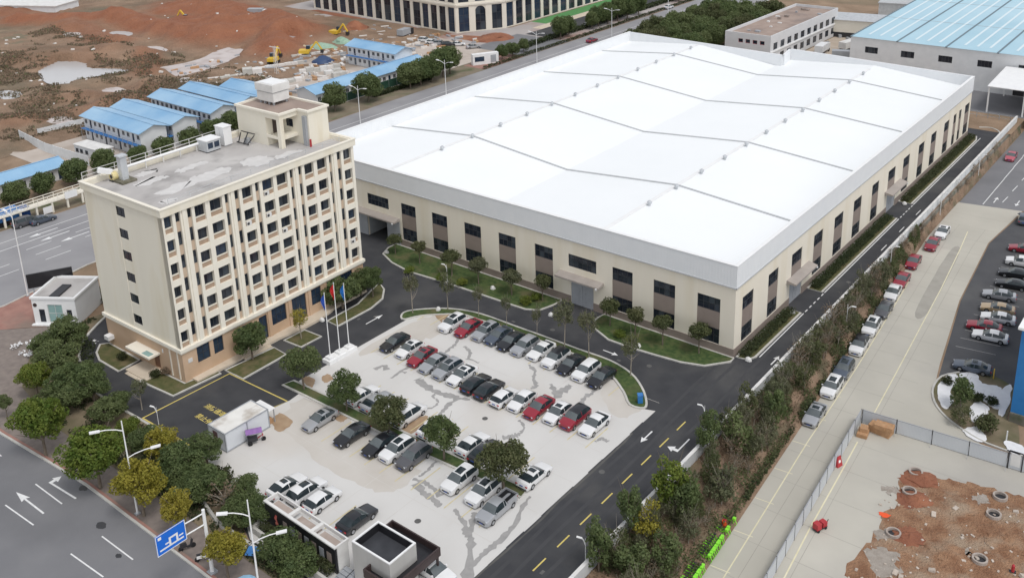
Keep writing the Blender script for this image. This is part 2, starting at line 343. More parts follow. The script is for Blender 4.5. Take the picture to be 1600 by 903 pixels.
# car park concrete, its seaward edge running along the access road in uneven slabs
edge = []
y = -60.0
k = 0
while y < -18.5:
    edge.append((-2.15+0.06*math.sin(k*2.3), y)); y += 2.9; edge.append((-2.15+0.06*math.sin(k*2.3), y-0.02)); k += 1
patch('car_park', [(-24,-60.2)]+edge+[(-3.5,-17.0),(-7.4,-15.2),(-10.8,-12.9),(-14,-12.0),(-19.2,-11.2),(-29.4,-11.2),(-34.5,-11.7),(-37.7,-12.2),(-41.9,-15.7),(-43.1,-18.1),(-43.2,-38.0),(-41.0,-38.6),(-40.6,-41.6),(-41.4,-47.0),(-41.4,-54.8),(-32,-56.0)], 0.010, CONC)
# slab joints of the car park
cp = bpy.data.objects['car_park']
mb = MB()
for yj in np.arange(-52, -14, 6.2): ribbon(mb, [(-41+0.0, yj), (-2.6, yj)], 0.05, 0.0165, 0.0165)
for xj in np.arange(-38, -4, 5.8): ribbon(mb, [(xj,-53.5), (xj,-40)], 0.05, 0.0155, 0.0155); ribbon(mb, [(xj,-36.5), (xj,-13)], 0.05, 0.0155, 0.0155)
JOINT = pm('joint_line', (0.50,0.475,0.44), (0.60,0.58,0.55), 0.5, 0.9)
mb.build('slab_joint', JOINT, cp)

def blob(pts, jit, seed, n=5):
    r = random.Random(seed); q = smooth_line(pts, n, True)
    return [(p[0]+r.uniform(-jit,jit), p[1]+r.uniform(-jit,jit)) for p in q]
zst = [0.0175]
def stain(line, wd, seed, m=STAIN, z=None, parent=None):
    """an irregular damp trail soaked into the slab"""
    r = random.Random(seed); q = smooth_line(line, 6); mb = MB(); L = []; Rr = []
    for i, p in enumerate(q):
        a = q[max(i-1,0)]; b = q[min(i+1,len(q)-1)]; dx, dy = b[0]-a[0], b[1]-a[1]; l = math.hypot(dx,dy) or 1
        w2 = (wd[0]+(wd[1]-wd[0])*i/len(q))*(0.30+0.62*r.random()); o = r.uniform(-0.1,0.1)
        L.append((p[0]-dy/l*(w2/2+o), p[1]+dx/l*(w2/2+o))); Rr.append((p[0]+dy/l*(w2/2-o), p[1]-dx/l*(w2/2-o)))
    zst[0] += 0.0004
    zz = zst[0] if z is None else z
    for i in range(len(q)-1):
        mb.quad((*Rr[i],zz),(*Rr[i+1],zz),(*L[i+1],zz),(*L[i],zz))
    return mb.build('damp_stain', m, parent or cp)
S = [
 ([(-33.75,-30.42),(-33.88,-28.04),(-33.47,-25.4),(-33.79,-23.43)], (0.5,0.9)), ([(-32.25,-22.53),(-32.41,-20.8),(-32.64,-19.09),(-33.44,-17.53)], (0.5,1.0)),
 ([(-30.84,-28.51),(-28.81,-29.07),(-26.77,-29.22),(-24.99,-28.99),(-23.55,-28.66)], (1.6,1.3)), ([(-23.55,-28.66),(-23.56,-30.56),(-23.1,-32.25),(-22.95,-33.79)], (1.1,0.4)), ([(-23.55,-28.66),(-22.12,-27.97)], (1.0,0.5)),
 ([(-26.77,-29.22),(-26.31,-30.3),(-25.11,-30.65),(-24.84,-32),(-25.49,-33.15)], (0.5,0.4)), ([(-28.55,-21.08),(-29.35,-19.64),(-30.66,-18.93),(-31.29,-18.75)], (0.9,0.5)), ([(-28.63,-20.73),(-26.83,-20.83)], (0.4,0.7)),
 ([(-21.1,-17.31),(-19.46,-18.05),(-18.55,-19.65),(-17.31,-20.59),(-17.47,-21.61)], (0.8,0.9)), ([(-16.02,-19.3),(-14.46,-20.33),(-13.36,-21.29)], (0.8,2.0)), ([(-14.25,-20.88),(-13.84,-19.52),(-13.72,-18)], (2.2,0.9)),
 ([(-10.29,-20.78),(-10.73,-19.04),(-10.55,-17.86),(-10.68,-17.24)], (1.2,0.6)), ([(-14.47,-27.79),(-13.23,-28.49),(-12.7,-29.67),(-13.09,-30.88)], (0.6,0.7)), ([(-13.85,-31.74),(-13.09,-30.88),(-12.75,-30.33)], (1.4,1.2)),
 ([(-16.84,-42.74),(-16.86,-41.38),(-17.17,-39.78),(-17.05,-38.83)], (0.5,0.7)), ([(-16.37,-43.74),(-14.57,-44.4),(-12.96,-44.51),(-11.68,-45.08)], (1.2,1.0)), ([(-17.19,-43.4),(-16.14,-43.17),(-14.37,-43.2),(-12.75,-43.72)], (0.8,1.1)),
 ([(-10.16,-44.34),(-8.39,-45.11),(-6.7,-46.23),(-5.35,-47.29),(-2.59,-50.94)], (0.5,1.8)), ([(-6.44,-46.03),(-7.34,-44.69),(-8.08,-43.42)], (1.0,0.8)), ([(-3.2,-50.05),(-3.42,-48.07),(-3.27,-45.75),(-3.42,-42.99),(-4.42,-40.11),(-4.95,-37.98)], (1.2,0.6)),
 ([(-3.43,-47.86),(-3.53,-45.94),(-3.3,-44.18)], (0.6,0.5)), ([(-17.18,-52.91),(-17.38,-52.1),(-16.27,-52.23)], (0.3,0.6)), ([(-4.63,-25.93),(-4.36,-24.99),(-3.42,-25.06)], (0.5,0.7)), ([(-37.13,-30.18),(-36.77,-28.76),(-35.69,-29.34)], (0.8,1.2)), ([(-33.93,-28.46),(-33.05,-28.4)], (0.5,0.8)),
]
for i, (ln, wd) in enumerate(S): stain(ln, wd, i)
for i, (pts, m) in enumerate([([(-42.85,-37.72),(-43.14,-36.62),(-41.47,-36.73),(-40.66,-38.17)], STAIND), ([(-41.31,-35.67),(-41.4,-34.6),(-39.9,-35.03),(-40.02,-36.24)], STAIND), ([(-39.13,-45.53),(-39.25,-43.96),(-36.61,-44.52),(-36.31,-46.7)], STAIND), ([(-24.74,-37.49),(-24.56,-34.13),(-23.68,-34.15),(-23.1,-37.86)], STAIND), ([(-33.01,-40.6),(-32.76,-39.25),(-31.73,-39.66),(-31.76,-40.99)], STAIND),
     ([(-40.9,-14.25),(-39.23,-12.58),(-37.81,-14.85),(-38.32,-15.67)], STAIND)]):
    zst[0] += 0.0004; MB().sheet(blob(pts, 0.12, i+50, 6), zst[0]).build('soil_stain', m, cp)
OLDC = pm('sandy_slab', (0.49,0.455,0.41), (0.545,0.515,0.475), 0.25, 0.9, 0.15, 4.0)
for i, pts in enumerate([[(-39.84,-40.44),(-34.58,-39.73),(-28.19,-40.32),(-20.11,-40.92),(-17.13,-42.95),(-18.07,-46.97),(-23.51,-47.62),(-31.71,-47.19),(-37.63,-45.26)], [(-42,-18.52),(-39.87,-13.99),(-37.15,-13.92),(-36.32,-17.84),(-37.45,-21.9),(-39.51,-26.09),(-41.9,-28.63)], [(-11.52,-14.22),(-5.45,-16.94),(-3.78,-17.41),(-4.6,-20.46),(-8.01,-18.79)]]):
    zst[0] += 0.0004; MB().sheet(blob(pts, 0.35, i+150, 6), 0.0115+0.0006*i).build('sandy_patch', OLDC, cp)
# painted bay lines
bays = MB()
def lineat(mb, a, b, wd, z): ribbon(mb, [a, b], wd, z, z)
for x in np.arange(-33.2, -6, 2.45):
    if not -27.5 < x < -26: lineat(bays, (x,-44.9), (x,-40.1), 0.13, 0.030)
for x in np.arange(-33.6, -5, 2.5): lineat(bays, (x,-37.2), (x,-32.4), 0.13, 0.030)
for x in np.arange(-42.2, -8, 2.55): lineat(bays, (x+0.5,-17.2), (x+0.5,-12.6), 0.13, 0.030)
for x in np.arange(-40.6, -4, 2.55): lineat(bays, (x,-27.6), (x,-22.8), 0.13, 0.030)
for x in np.arange(-24.0, -8, 2.5): lineat(bays, (x,-54.6), (x,-50.2), 0.13, 0.030)
bays.build('bay_line', YELLF, cp)
# loading bay outlined in yellow with worn lettering
sr = bpy.data.objects['site_road']
mb = MB(); ribbon(mb, [(-52.5,-55.0),(-52.2,-42.3),(-40.7,-41.9),(-41.2,-44.6)], 0.2, 0.009, 0.009); ribbon(mb, [(-52.5,-54.9),(-41.6,-54.6)], 0.2, 0.0095, 0.0095)
mb.build('yellow_outline', YELLP, sr)
def text_mesh(s, size):
    cu = bpy.data.curves.new('lettering', 'FONT'); cu.body = s; cu.size = size; cu.align_x = 'CENTER'; cu.align_y = 'CENTER'; cu.resolution_u = 2; cu.offset = size*0.012
    ob = bpy.data.objects.new('lettering', cu); col.objects.link(ob); dgp = bpy.context.evaluated_depsgraph_get(); dgp.update()
    me = bpy.data.meshes.new_from_object(ob.evaluated_get(dgp)); bpy.data.objects.remove(ob); bpy.data.curves.remove(cu); return me
for s_, (x, y) in (('\u6d88\u9632\u901a\u9053', (-46.56,-48.58)), ('\u7981\u6b62\u505c\u8f66', (-45.65,-50.51))):
    o = link('yellow_lettering', text_mesh(s_, 0.95), YELLP, sr, (x, y, 0.0105), R(1))
# centre dashes of the access road
mb = MB()
for k in range(8): mb.quad((1.82,-46.4+4.0*k,0.0095),(1.98,-46.4+4.0*k,0.0095),(1.98,-44.3+4.0*k,0.0095),(1.82,-44.3+4.0*k,0.0095))
mb.build('centre_dash', YELLP, sr)
def arrow(x, y, ang, L, z, parent, m=WHITEP, name='lane_arrow', head=1.0, turn=0):
    c, s_ = math.cos(ang), math.sin(ang); mb = MB()
    def T(u, v): return (x+u*c-v*s_, y+u*s_+v*c, z)
    w2 = 0.09*head; hl = L*0.33; hw = 0.42*head
    if turn == 0:
        mb.poly([T(-L/2,-w2),T(L/2-hl,-w2),T(L/2-hl*1.1,-hw),T(L/2,0),T(L/2-hl*1.1,hw),T(L/2-hl,w2),T(-L/2,w2)])
    else:
        t = turn
        mb.poly([T(-L/2,-w2),T(L/2-0.9,-w2),T(L/2-0.9,w2),T(-L/2,w2)])
        mb.poly([T(L/2-0.9,t*-w2),T(L/2-0.45,t*-w2),T(L/2-0.45,t*0.55),T(L/2-0.1,t*0.55),T(L/2-0.67,t*1.35),T(L/2-1.25,t*0.55),T(L/2-0.9,t*0.55)])
    return mb.build(name, m, parent)
a0 = (-0.33,-21.6); arrow(a0[0], a0[1], R(-90), 2.6, 0.0095, sr)
a0 = (3.93,-20.74); arrow(a0[0], a0[1], R(-90), 3.4, 0.0095, sr, turn=-1)
a0 = (-47.03,-20.71); arrow(a0[0], a0[1], R(90), 3.4, 0.0095, sr)
a0 = (-13.95,-8.4); arrow(a0[0], a0[1], R(0), 2.4, 0.0095, sr)
a0 = (4.76,2.63); arrow(a0[0], a0[1], R(90), 2.6, 0.0095, sr)
mb = MB()
lineat(mb, (2.75,2.2), (2.75,16.8), 0.14, 0.0095); lineat(mb, (2.75,24.6), (2.75,58.5), 0.14, 0.0095); lineat(mb, (2.75,66.4), (2.75,112), 0.14, 0.0095)
for k in range(5): lineat(mb, (2.75,17.4+1.5*k), (2.75,18.2+1.5*k), 0.16, 0.0095); lineat(mb, (2.75,59.2+1.5*k), (2.75,60.0+1.5*k), 0.16, 0.0095)
for k in range(3): lineat(mb, (4.6,44+9*k), (4.6,46.6+9*k), 0.14, 0.0095)
mb.build('edge_line', WHITEP, sr)

# manhole covers, gully grates and worn wheel tracks
IRON = pm('cast_iron', (0.085,0.083,0.080), (0.12,0.118,0.114), 3.0, 0.7)
for (x, y, par, z) in [(-1.0,-30,sr,0.0088),(3.9,-14,sr,0.0088),(-8,-8.2,sr,0.0088),(-24,-8.0,sr,0.0088),(-47.5,-20,sr,0.0088),(-46.8,-37,sr,0.0088),(-58,-52.6,sr,0.0088),(4.4,30,sr,0.0088),(-24,-43,cp,0.0315),(-18,-30,cp,0.0315),(-34,-22,cp,0.0315),(-12,-48,cp,0.0315)]:
    MB().poly([(x+0.36*math.cos(2*math.pi*k/14), y+0.36*math.sin(2*math.pi*k/14), z) for k in range(14)]).build('manhole_cover', IRON, par)
for (x, y, rz) in [(2.75,-46,0),(5.8,-20,0),(5.8,10,0),(5.8,45,0),(-12,-9.4,1.57),(-30,-9.4,1.57),(-49.0,-22,0),(-49.0,-38.5,0)]:
    MB().obox((x,y,0.006),(0.35,0.55,0.006), rz).build('gully_grate', IRON, sr)
WORN = pm('polished_asphalt', (0.040,0.041,0.045), (0.052,0.052,0.056), 0.5, 0.7)
for x in (-0.9,0.7,3.2,4.9):
    MB_ = MB(); ribbon(MB_, smooth_line([(x+0.15*math.sin(k*1.7+x),-58+7*k) for k in range(10)], 4), 0.42, 0.0072, 0.0072); MB_.build('wheel_track', WORN, sr)
DUST = pm('road_dust', (0.075,0.073,0.07), (0.11,0.106,0.10), 1.2, 0.95)
for i, ln in enumerate([[(-1.95,-56),(-1.9,-40),(-1.95,-22)],[(6.05,-56),(6.05,-20),(6.05,30),(6.05,80)]]):
    stain(ln, (0.35,0.35), i+90, DUST, 0.0078+0.0004*i, sr)
# lawns with kerbs
def lawn(pts, name='lawn', m=GRASS, n=3, kw=0.28, z=0.11, skip=None, closed=True):
    q = smooth_line(pts, n, True) if n > 1 else list(pts)
    q = ccw(q)
    mb = MB().sheet(offset_line(q, 0.12, True), z)
    o = struct(name, mb, m)
    kb = MB(); ribbon(kb, q, kw, 0.0, 0.155, True); kb.build('kerb', KERB, o)
    return o
lawn([(-44.4,-17.8),(-44.7,-16.2),(-42.2,-13.5),(-39.2,-11.6),(-35.1,-10.5),(-29.1,-10.4),(-23.5,-10.3),(-17.9,-10.3),(-12.9,-10.2),(-9.0,-11.2),(-6.1,-13.2),(-4.1,-15.4),(-3.5,-16.9),(-5.3,-17.3),(-7.4,-15.4),(-10.8,-13.1),(-14,-12.2),(-19.2,-11.6),(-29.4,-11.6),(-34.5,-12.0),(-37.7,-12.4),(-41.9,-15.8),(-43.3,-18.2)])
lawn([(-44.1,-39.9),(-43.7,-38.4),(-40,-38.25),(-20,-37.75),(-5.8,-37.3),(-5.6,-38.8),(-20,-39.55),(-40,-39.8)], n=1)
lawn([(-63.1,-0.15),(-63.1,-2.1),(-62.1,-4.3),(-58.5,-5.8),(-53.8,-6.6),(-45.9,-6.0),(-33.4,-5.7),(-30.8,-5.6),(-28.9,-4.6),(-28.1,-2.0),(-28.0,-0.15)], n=1)
lawn([(-20.4,-0.15),(-20.6,-1.5),(-20.5,-2.9),(-19.2,-4.4),(-16.0,-5.8),(-12.2,-5.8),(-8.7,-5.5),(-5.1,-5.1),(-2.1,-4.1),(0.2,-1.2),(0.2,-0.15)], n=1)
lawn([(0.35,0.3),(1.9,0.6),(2.35,1.8),(2.4,16.6),(0.2,16.6)], n=1, m=GRASSD)
lawn([(0.2,24.4),(2.4,24.4),(2.4,58.4),(0.2,58.4)], n=1, m=GRASSD)
lawn([(0.2,66.4),(2.4,66.4),(2.4,110),(1.8,112.5),(0.2,112.5)], n=1, m=GRASSD)
lawn([(-72.9,-47.6),(-73.6,-48.6),(-71.9,-50.1),(-69.7,-50.9),(-64.9,-50.9),(-65.0,-49.1),(-65.2,-47.6)], n=1, m=GRASSD)
lawn([(-60.3,-50.5),(-60.6,-49.1),(-60.5,-47.6),(-54.9,-47.3),(-54.2,-43.0),(-53.1,-43.0),(-53.6,-49.9)], n=1, m=GRASSD)
lawn([(-53.2,-42.2),(-49.5,-42.1),(-49.7,-34.8),(-52.6,-34.6)], n=1, m=GRASSD)
lawn([(-53.0,-32.5),(-49.6,-32.3),(-49.5,-28.7),(-52.9,-28.9)], n=1, m=GRASSD)
lawn([(-52.2,-25.2),(-49.8,-25.3),(-49.8,-18.7),(-50.6,-15.6),(-52.6,-13.3),(-54.8,-12.2),(-54.0,-14.6),(-52.4,-19)], n=1, m=GRASSD)
# kerb along the outer side of the loop road and the planted bank beyond it
mb = MB(); ribbon(mb, smooth_line([(-81.5,-42.0)]+[(-80.41,-44.21),(-78.66,-46.91),(-76.74,-49.33),(-73.39,-51.82),(-70.75,-52.97),(-68.02,-53.37)]+[(-62.5,-55.4),(-52.6,-55.3),(-41.6,-55.0)], 3), 0.32, -0.05, 0.15)
struct('outer_kerb', mb, KERB)
mb = MB(); mb.sheet([(-81.8,-42.2)]+[(-80.41,-44.21),(-78.66,-46.91),(-76.74,-49.33),(-73.39,-51.82),(-70.75,-52.97),(-68.02,-53.37)]+[(-62.5,-55.6),(-41.6,-55.2),(-34,-56.2),(-24.5,-60.4),(-6,-60.4),(-6,-62.3),(-30,-62.2),(-60,-62.4),(-72,-60.5),(-79,-56.0),(-83,-50)], 0.055)
struct('planting_bed', mb, SCRUB)
# low boundary wall in the planting
mb = MB()
for (a, b) in (((-41,-57.8),(-28.5,-60.9)), ((-28.5,-60.9),(-13.5,-60.9))):
    d = math.atan2(b[1]-a[1], b[0]-a[0]); mb.obox(((a[0]+b[0])/2,(a[1]+b[1])/2,0.25),(math.hypot(b[0]-a[0],b[1]-a[1]),0.3,0.6), d)
o = mb.build('boundary_wall', KERB); tag(o, 'low stone boundary wall running through the planting behind the street trees', 'wall')
# street pavement and south road
patch('pavement', [(-96,-67.6),(-80,-67.2),(-63.5,-66.9),(-54,-66.2),(-46,-65.7),(-35,-65.75),(-22.5,-65.8),(6.4,-66),(6.4,-62.1),(-30,-62.1),(-60,-62.3),(-72,-60.4),(-79,-56),(-84,-49.5),(-91,-56)], 0.012, PAVE)
mb = MB(); ribbon(mb, [(-96,-67.75),(-80,-67.35),(-63.5,-67.05),(-54,-66.35),(-46,-65.85),(-35,-65.9),(-22.5,-65.95),(6.4,-66.15)], 0.25, 0.0, 0.16); struct('street_kerb', mb, KERB)
mb = MB(); ribbon(mb, [(-96,-67.45),(-80,-67.05),(-63.5,-66.75),(-54,-66.05),(-46,-65.55),(-35,-65.6),(-22.5,-65.65),(6.4,-65.85)], 0.3, 0.0, 0.125); struct('red_kerb_strip', mb, BRICKP)
patch('street', [(-200,-140),(200,-140),(200,-66.2),(6.4,-66.2),(-22.5,-66.0),(-35,-65.95),(-46,-65.9),(-54,-66.4),(-63.5,-67.1),(-80,-67.4),(-96,-67.8),(-120,-68)], 0.0, ROADG)
st = bpy.data.objects['street']
mb = MB()
for k in range(6): lineat(mb, (-50.9+6*0+14.0*k-14.0,-69.2+0.03*k), (-45.2+14.0*k-14.0,-69.1+0.03*k), 0.15, 0.005)
for k in range(6): lineat(mb, (-50.1+13.0*k-13.0,-73.4+0.5*min(k,2)), (-44.4+13.0*k-13.0,-73.1+0.5*min(k,2)), 0.15, 0.005)
mb.build('lane_dash', WHITEP, st)
arrow(-48.3,-71.1, R(181), 6.0, 0.0055, st, head=1.1)
arrow(-47.6,-67.9, R(184), 5.6, 0.0055, st, turn=-1, head=1.2)
mb = MB()
for (px, r_) in (((-55.69,-62.38), 0.35),((-45.83,-66.3), 0.45),((-38.53,-68.3), 0.5),((-32.86,-69.65), 0.3)):
    mb.sheet(blob([(px[0]-r_*1.3,px[1]),(px[0],px[1]-r_),(px[0]+r_*1.5,px[1]),(px[0],px[1]+r_)], 0.06, int(px[0]*10) % 97, 4), 0.006)
mb.build('tar_patch', ASPH, st)
# west road
patch('west_road', [(-128,-140),(-98.6,-140),(-97.2,-51),(-100.3,-36),(-100.3,0),(-103,30),(-104,420),(-127,420),(-127.5,60),(-126,0),(-127,-40)], 0.002, ROADF)
wr = bpy.data.objects['west_road']
mb = MB()
for x in (-108.2,-111.6,-115.0): 
    for k in range(-3, 20): lineat(mb, (x,-48+9*k), (x,-43.5+9*k), 0.15, 0.0065)
lineat(mb, (-118.2,-60), (-118.2,260), 0.18, 0.0065); lineat(mb, (-121.6,-60), (-121.6,260), 0.15, 0.0065)
mb.build('lane_dash', WHITEP, wr)
for (x, y) in ((-116.6,-33),(-119.9,-33.5),(-113.3,-31)): arrow(x, y, R(-90), 5.4, 0.0068, wr, head=1.4)
mb = MB(); ribbon(mb, [(-98.4,-66),(-97.0,-51),(-100.1,-36),(-100.1,0),(-102.8,30),(-103.8,420)], 0.25, 0.0, 0.15); struct('west_kerb', mb, KERB)
patch('red_pavement', [(-98.2,-66.2),(-96.9,-51),(-98.3,-44),(-92,-44),(-87.4,-51.3),(-81.4,-47.6),(-83,-50.5),(-84.2,-49.4),(-91,-56),(-96,-67.2)], 0.016, BRICKP)
patch('crazy_paving', [(-96,-67.0),(-91,-56.2),(-84.4,-49.8),(-79.2,-56),(-73,-60.6),(-80,-66.9)], 0.0185, PAVE)
# verge between the west road and the compound wall
patch('west_verge', [(-127.5,-60),(-136.5,-60),(-136.5,130),(-127.6,130)], 0.008, pm('trampled_verge', (0.16,0.13,0.085),(0.25,0.205,0.15),0.4,0.95,0.4,4.0,c3=(0.08,0.095,0.04),scale3=0.2))
# east yard: road and paved yard at the lower level
patch('east_road', [(xv(-60)+0.3,-90),(120,-90),(120,3.2),(36,3.2),(30.3,3.4),(25.4,6.6),(22.6,11.6),(21.4,18.4),(18.5,38.5),(16.7,62.6),(18.2,80.8),(18.2,81),(8.6,84),(7.5,78),(7.6,60),(8.9,40),(10.1,22),(11.0,9),(12.1,-8),(13.0,-21),(14.0,-36)], ZL+0.002, CONC2)
patch('far_lot', [(7.7,78.5),(18.0,80.5),(40,84),(60,86),(60,260),(7.6,260)], ZL+0.006, ROADG)
patch('east_lot', [(18.6,82),(16.9,62.6),(18.7,38.5),(21.7,18.4),(22.3,14.5),(28.5,15.6),(30.5,15.6),(60,18),(60,86)], ZL+0.010, pm('lot_asphalt', (0.055,0.056,0.062), (0.075,0.076,0.081), 0.3, 0.85, 0.25, 8.0, c3=(0.095,0.094,0.094), scale3=0.1))
er = bpy.data.objects['east_road']
mb = MB()
ribbon(mb, [(18.24,1.94),(17.41,12.84),(16.21,27.69),(15.18,40.66),(13.56,57.19),(12.6,65.55)], 0.14, ZL+0.0075, ZL+0.0075)
ribbon(mb, [(15.89,-33.84),(14.93,-21.43),(13.89,-8.14),(13.39,0.99),(12.71,11.6),(11.73,24.05),(10.37,40.47)], 0.14, ZL+0.0075, ZL+0.0075)
ribbon(mb, [(20.67,-30.3),(19.87,-21.52),(19.23,-12.28),(18.64,-4.68)], 0.16, ZL+0.0075, ZL+0.0075)
for k in range(7):
    x = xv(-30+6*k); lineat(mb, (x+0.4,-33+6*k), (x+2.5,-32.8+6*k), 0.1, ZL+0.008)
mb.build('lane_line', YELLW, er)
mb = MB(); 
for k in range(14): lineat(mb, (11.5-0.02*k,80+0*k+8*k), (11.5,80+8*k+7.9), 0.14, ZL+0.0125)
for k in range(6): lineat(mb, (14.2+0.15*k,83+7*k), (14.35+0.15*k,86.5+7*k), 0.14, ZL+0.0125)
mb.build('lane_line', WHITEP, bpy.data.objects['far_lot'])
arrow(12.9, 83.5, R(90), 3.2, ZL+0.0125, bpy.data.objects['far_lot']); arrow(16.6, 84.0, R(-90), 3.2, ZL+0.0125, bpy.data.objects['far_lot'])
CONCJ = pm('yard_joint', (0.27,0.25,0.22), (0.36,0.34,0.30), 0.5, 0.9)
mb = MB()
for y in np.arange(-50, 78, 5.6): ribbon(mb, [(xv(y)+0.3,y),(20.5 if y > 3 else 40,y+0.5)], 0.05, ZL+0.0055, ZL+0.0055)
for dx in (3.2, 7.5): ribbon(mb, [(xv(y)+dx,y) for y in np.arange(-60, 74, 8)], 0.05, ZL+0.006, ZL+0.006)
mb.build('slab_joint', CONCJ, er)
PATCHC = pm('patched_concrete', (0.30,0.285,0.25), (0.37,0.35,0.31), 0.6, 0.9, 0.2, 5.0)
MB().sheet(blob([(14.29,31),(15.78,30.63),(15.14,42.48),(13.7,56.67),(12.38,56.99),(12.94,45.03)], 0.05, 3, 4), ZL+0.0065).build('patched_slab', PATCHC, er)
# parking bay lines of the east lot
mb = MB()
for k in range(12):
    y = 24.5+2.7*k; lineat(mb, (21.8-0.1*k,y), (26.8-0.1*k,y+0.75), 0.1, ZL+0.0145)
mb.build('bay_line', STAIN, bpy.data.objects['east_lot'])
# bare dug-over ground in the fenced yard
patch('dug_ground', blob([(29.71,-23.79),(26.48,-26.19),(25.02,-25.69),(25.4,-22.33),(25.64,-18.7),(25.39,-15.24),(25.97,-13.3),(25.33,-10.92),(24.98,-7.65),(25.88,-6.01),(27.72,-6.06),(29.7,-5.29),(31.58,-4.73),(34.07,-4.1),(36.56,-3.71),(39.07,-3.67),(44.25,-13)], 0.25, 9, 5), ZL+0.012, pm('dug_earth', (0.215,0.105,0.055), (0.33,0.19,0.11), 0.7, 0.95, 1.0, 4.0, c3=(0.34,0.25,0.175), scale3=0.3, contrast=1.5, bdist=0.35))
dg = bpy.data.objects['dug_ground']
GREYD = pm('grey_spoil', (0.26,0.225,0.19), (0.36,0.32,0.28), 1.5, 0.95, 0.6, 5.0, bdist=0.2)
for i, (pts, c) in enumerate([([(24.5,-7.72),(25.75,-6.52),(27.54,-6.18),(27.96,-7.38),(26.74,-8.81),(25.11,-8.93)], REDSOIL),([(25.4,-11.13),(26.42,-9.32),(27.96,-9.9),(28.28,-11.61),(27.23,-13.01),(26.08,-12.58)], REDSOIL),([(27.1,-17.15),(28.35,-15.51),(29.53,-16.18),(29.44,-17.98),(27.99,-18.48)], REDSOIL),([(25.54,-18.42),(26.34,-17.46),(26.99,-18.41),(26.3,-19.85)], GREYD),([(25.76,-22.06),(26.77,-20.64),(28.67,-20.58),(28.66,-21.91),(29.63,-22.59),(27.74,-24.41)], GREYD),([(23.77,-11.27),(24.82,-10.22),(25.41,-10.73),(24.8,-11.84)], GREYD),([(32.55,-16.81),(33.64,-15.56),(34.39,-16.12),(33.62,-17.35)], GREYD),([(32.07,-7.15),(33.23,-6.03),(33.8,-6.78),(33.03,-7.85)], GREYD)]):
    MB().sheet(blob(pts, 0.3, i+70, 7), ZL+0.017+0.001*i).build('spoil_patch', c, dg)
# bank between the access road and the lower yard road
mb = MB(); nx = 9; ny = 120
for i in range(ny):
    y = -62+i*1.6; b = xv(min(y,130))
    for j in range(nx):
        t = j/(nx-1); x = 6.56+(b+0.15-6.56)*t
        z = 0.03+(ZL-0.03)*(t**1.5)*1.0 + (0.35*(vn.fbm(np.array(x), np.array(y), 0.6)-0.5) if 0 < j < nx-1 else 0) + 0.05
        mb.v.append((x, y, float(z)))
for i in range(ny-1):
    for j in range(nx-1): n = i*nx+j; mb.f.append((n, n+1, n+nx+1, n+nx))
BANK = pm('bank_soil', (0.19,0.125,0.08), (0.27,0.185,0.125), 0.5, 0.95, 0.8, 3.0, c3=(0.10,0.10,0.055), scale3=0.22, contrast=1.5, bdist=0.3)
struct('bank', mb, BANK, smooth=60)

# ------------------------------------------------------------------ walls with real openings
def wall(name, m, parent, T, u0, u1, z0, z1, holes, depth, back=True):
    """wall panel in the u-z plane; T(u, d, z) maps to the thing's space (d > 0 goes inwards); holes = (u0,u1,z0,z1) with reveals"""
    mb = MB()
    us = sorted({u0, u1, *[h[0] for h in holes], *[h[1] for h in holes]}); zs = sorted({z0, z1, *[h[2] for h in holes], *[h[3] for h in holes]})
    us = [u for u in us if u0 <= u <= u1]; zs = [z for z in zs if z0 <= z <= z1]
    for j in range(len(zs)-1):
        run = None
        for i in range(len(us)-1):
            cu, cz = (us[i]+us[i+1])/2, (zs[j]+zs[j+1])/2
            ins = any(h[0] < cu < h[1] and h[2] < cz < h[3] for h in holes)
            if not ins:
                if run is None: run = us[i]
            if (ins or i == len(us)-2) and run is not None:
                e = us[i] if ins else us[i+1]
                mb.quad(T(run,0,zs[j]), T(e,0,zs[j]), T(e,0,zs[j+1]), T(run,0,zs[j+1])); run = None
    for (a, b, c, d) in holes:
        mb.quad(T(a,0,c),T(a,0,d),T(a,depth,d),T(a,depth,c)); mb.quad(T(b,0,d),T(b,0,c),T(b,depth,c),T(b,depth,d))
        mb.quad(T(a,0,d),T(b,0,d),T(b,depth,d),T(a,depth,d)); mb.quad(T(b,0,c),T(a,0,c),T(a,depth,c),T(b,depth,c))
    return mb.build(name, m, parent)
def tbox(mb, T, u0, u1, d0, d1, z0, z1):
    p = [T(u0,d0,z0),T(u1,d0,z0),T(u1,d1,z0),T(u0,d1,z0),T(u0,d0,z1),T(u1,d0,z1),T(u1,d1,z1),T(u0,d1,z1)]; n = len(mb.v); mb.v += p
    fs = [(n,n+3,n+2,n+1),(n+4,n+5,n+6,n+7),(n,n+1,n+5,n+4),(n+1,n+2,n+6,n+5),(n+2,n+3,n+7,n+6),(n+3,n,n+4,n+7)]
    mb.f += fs; return mb
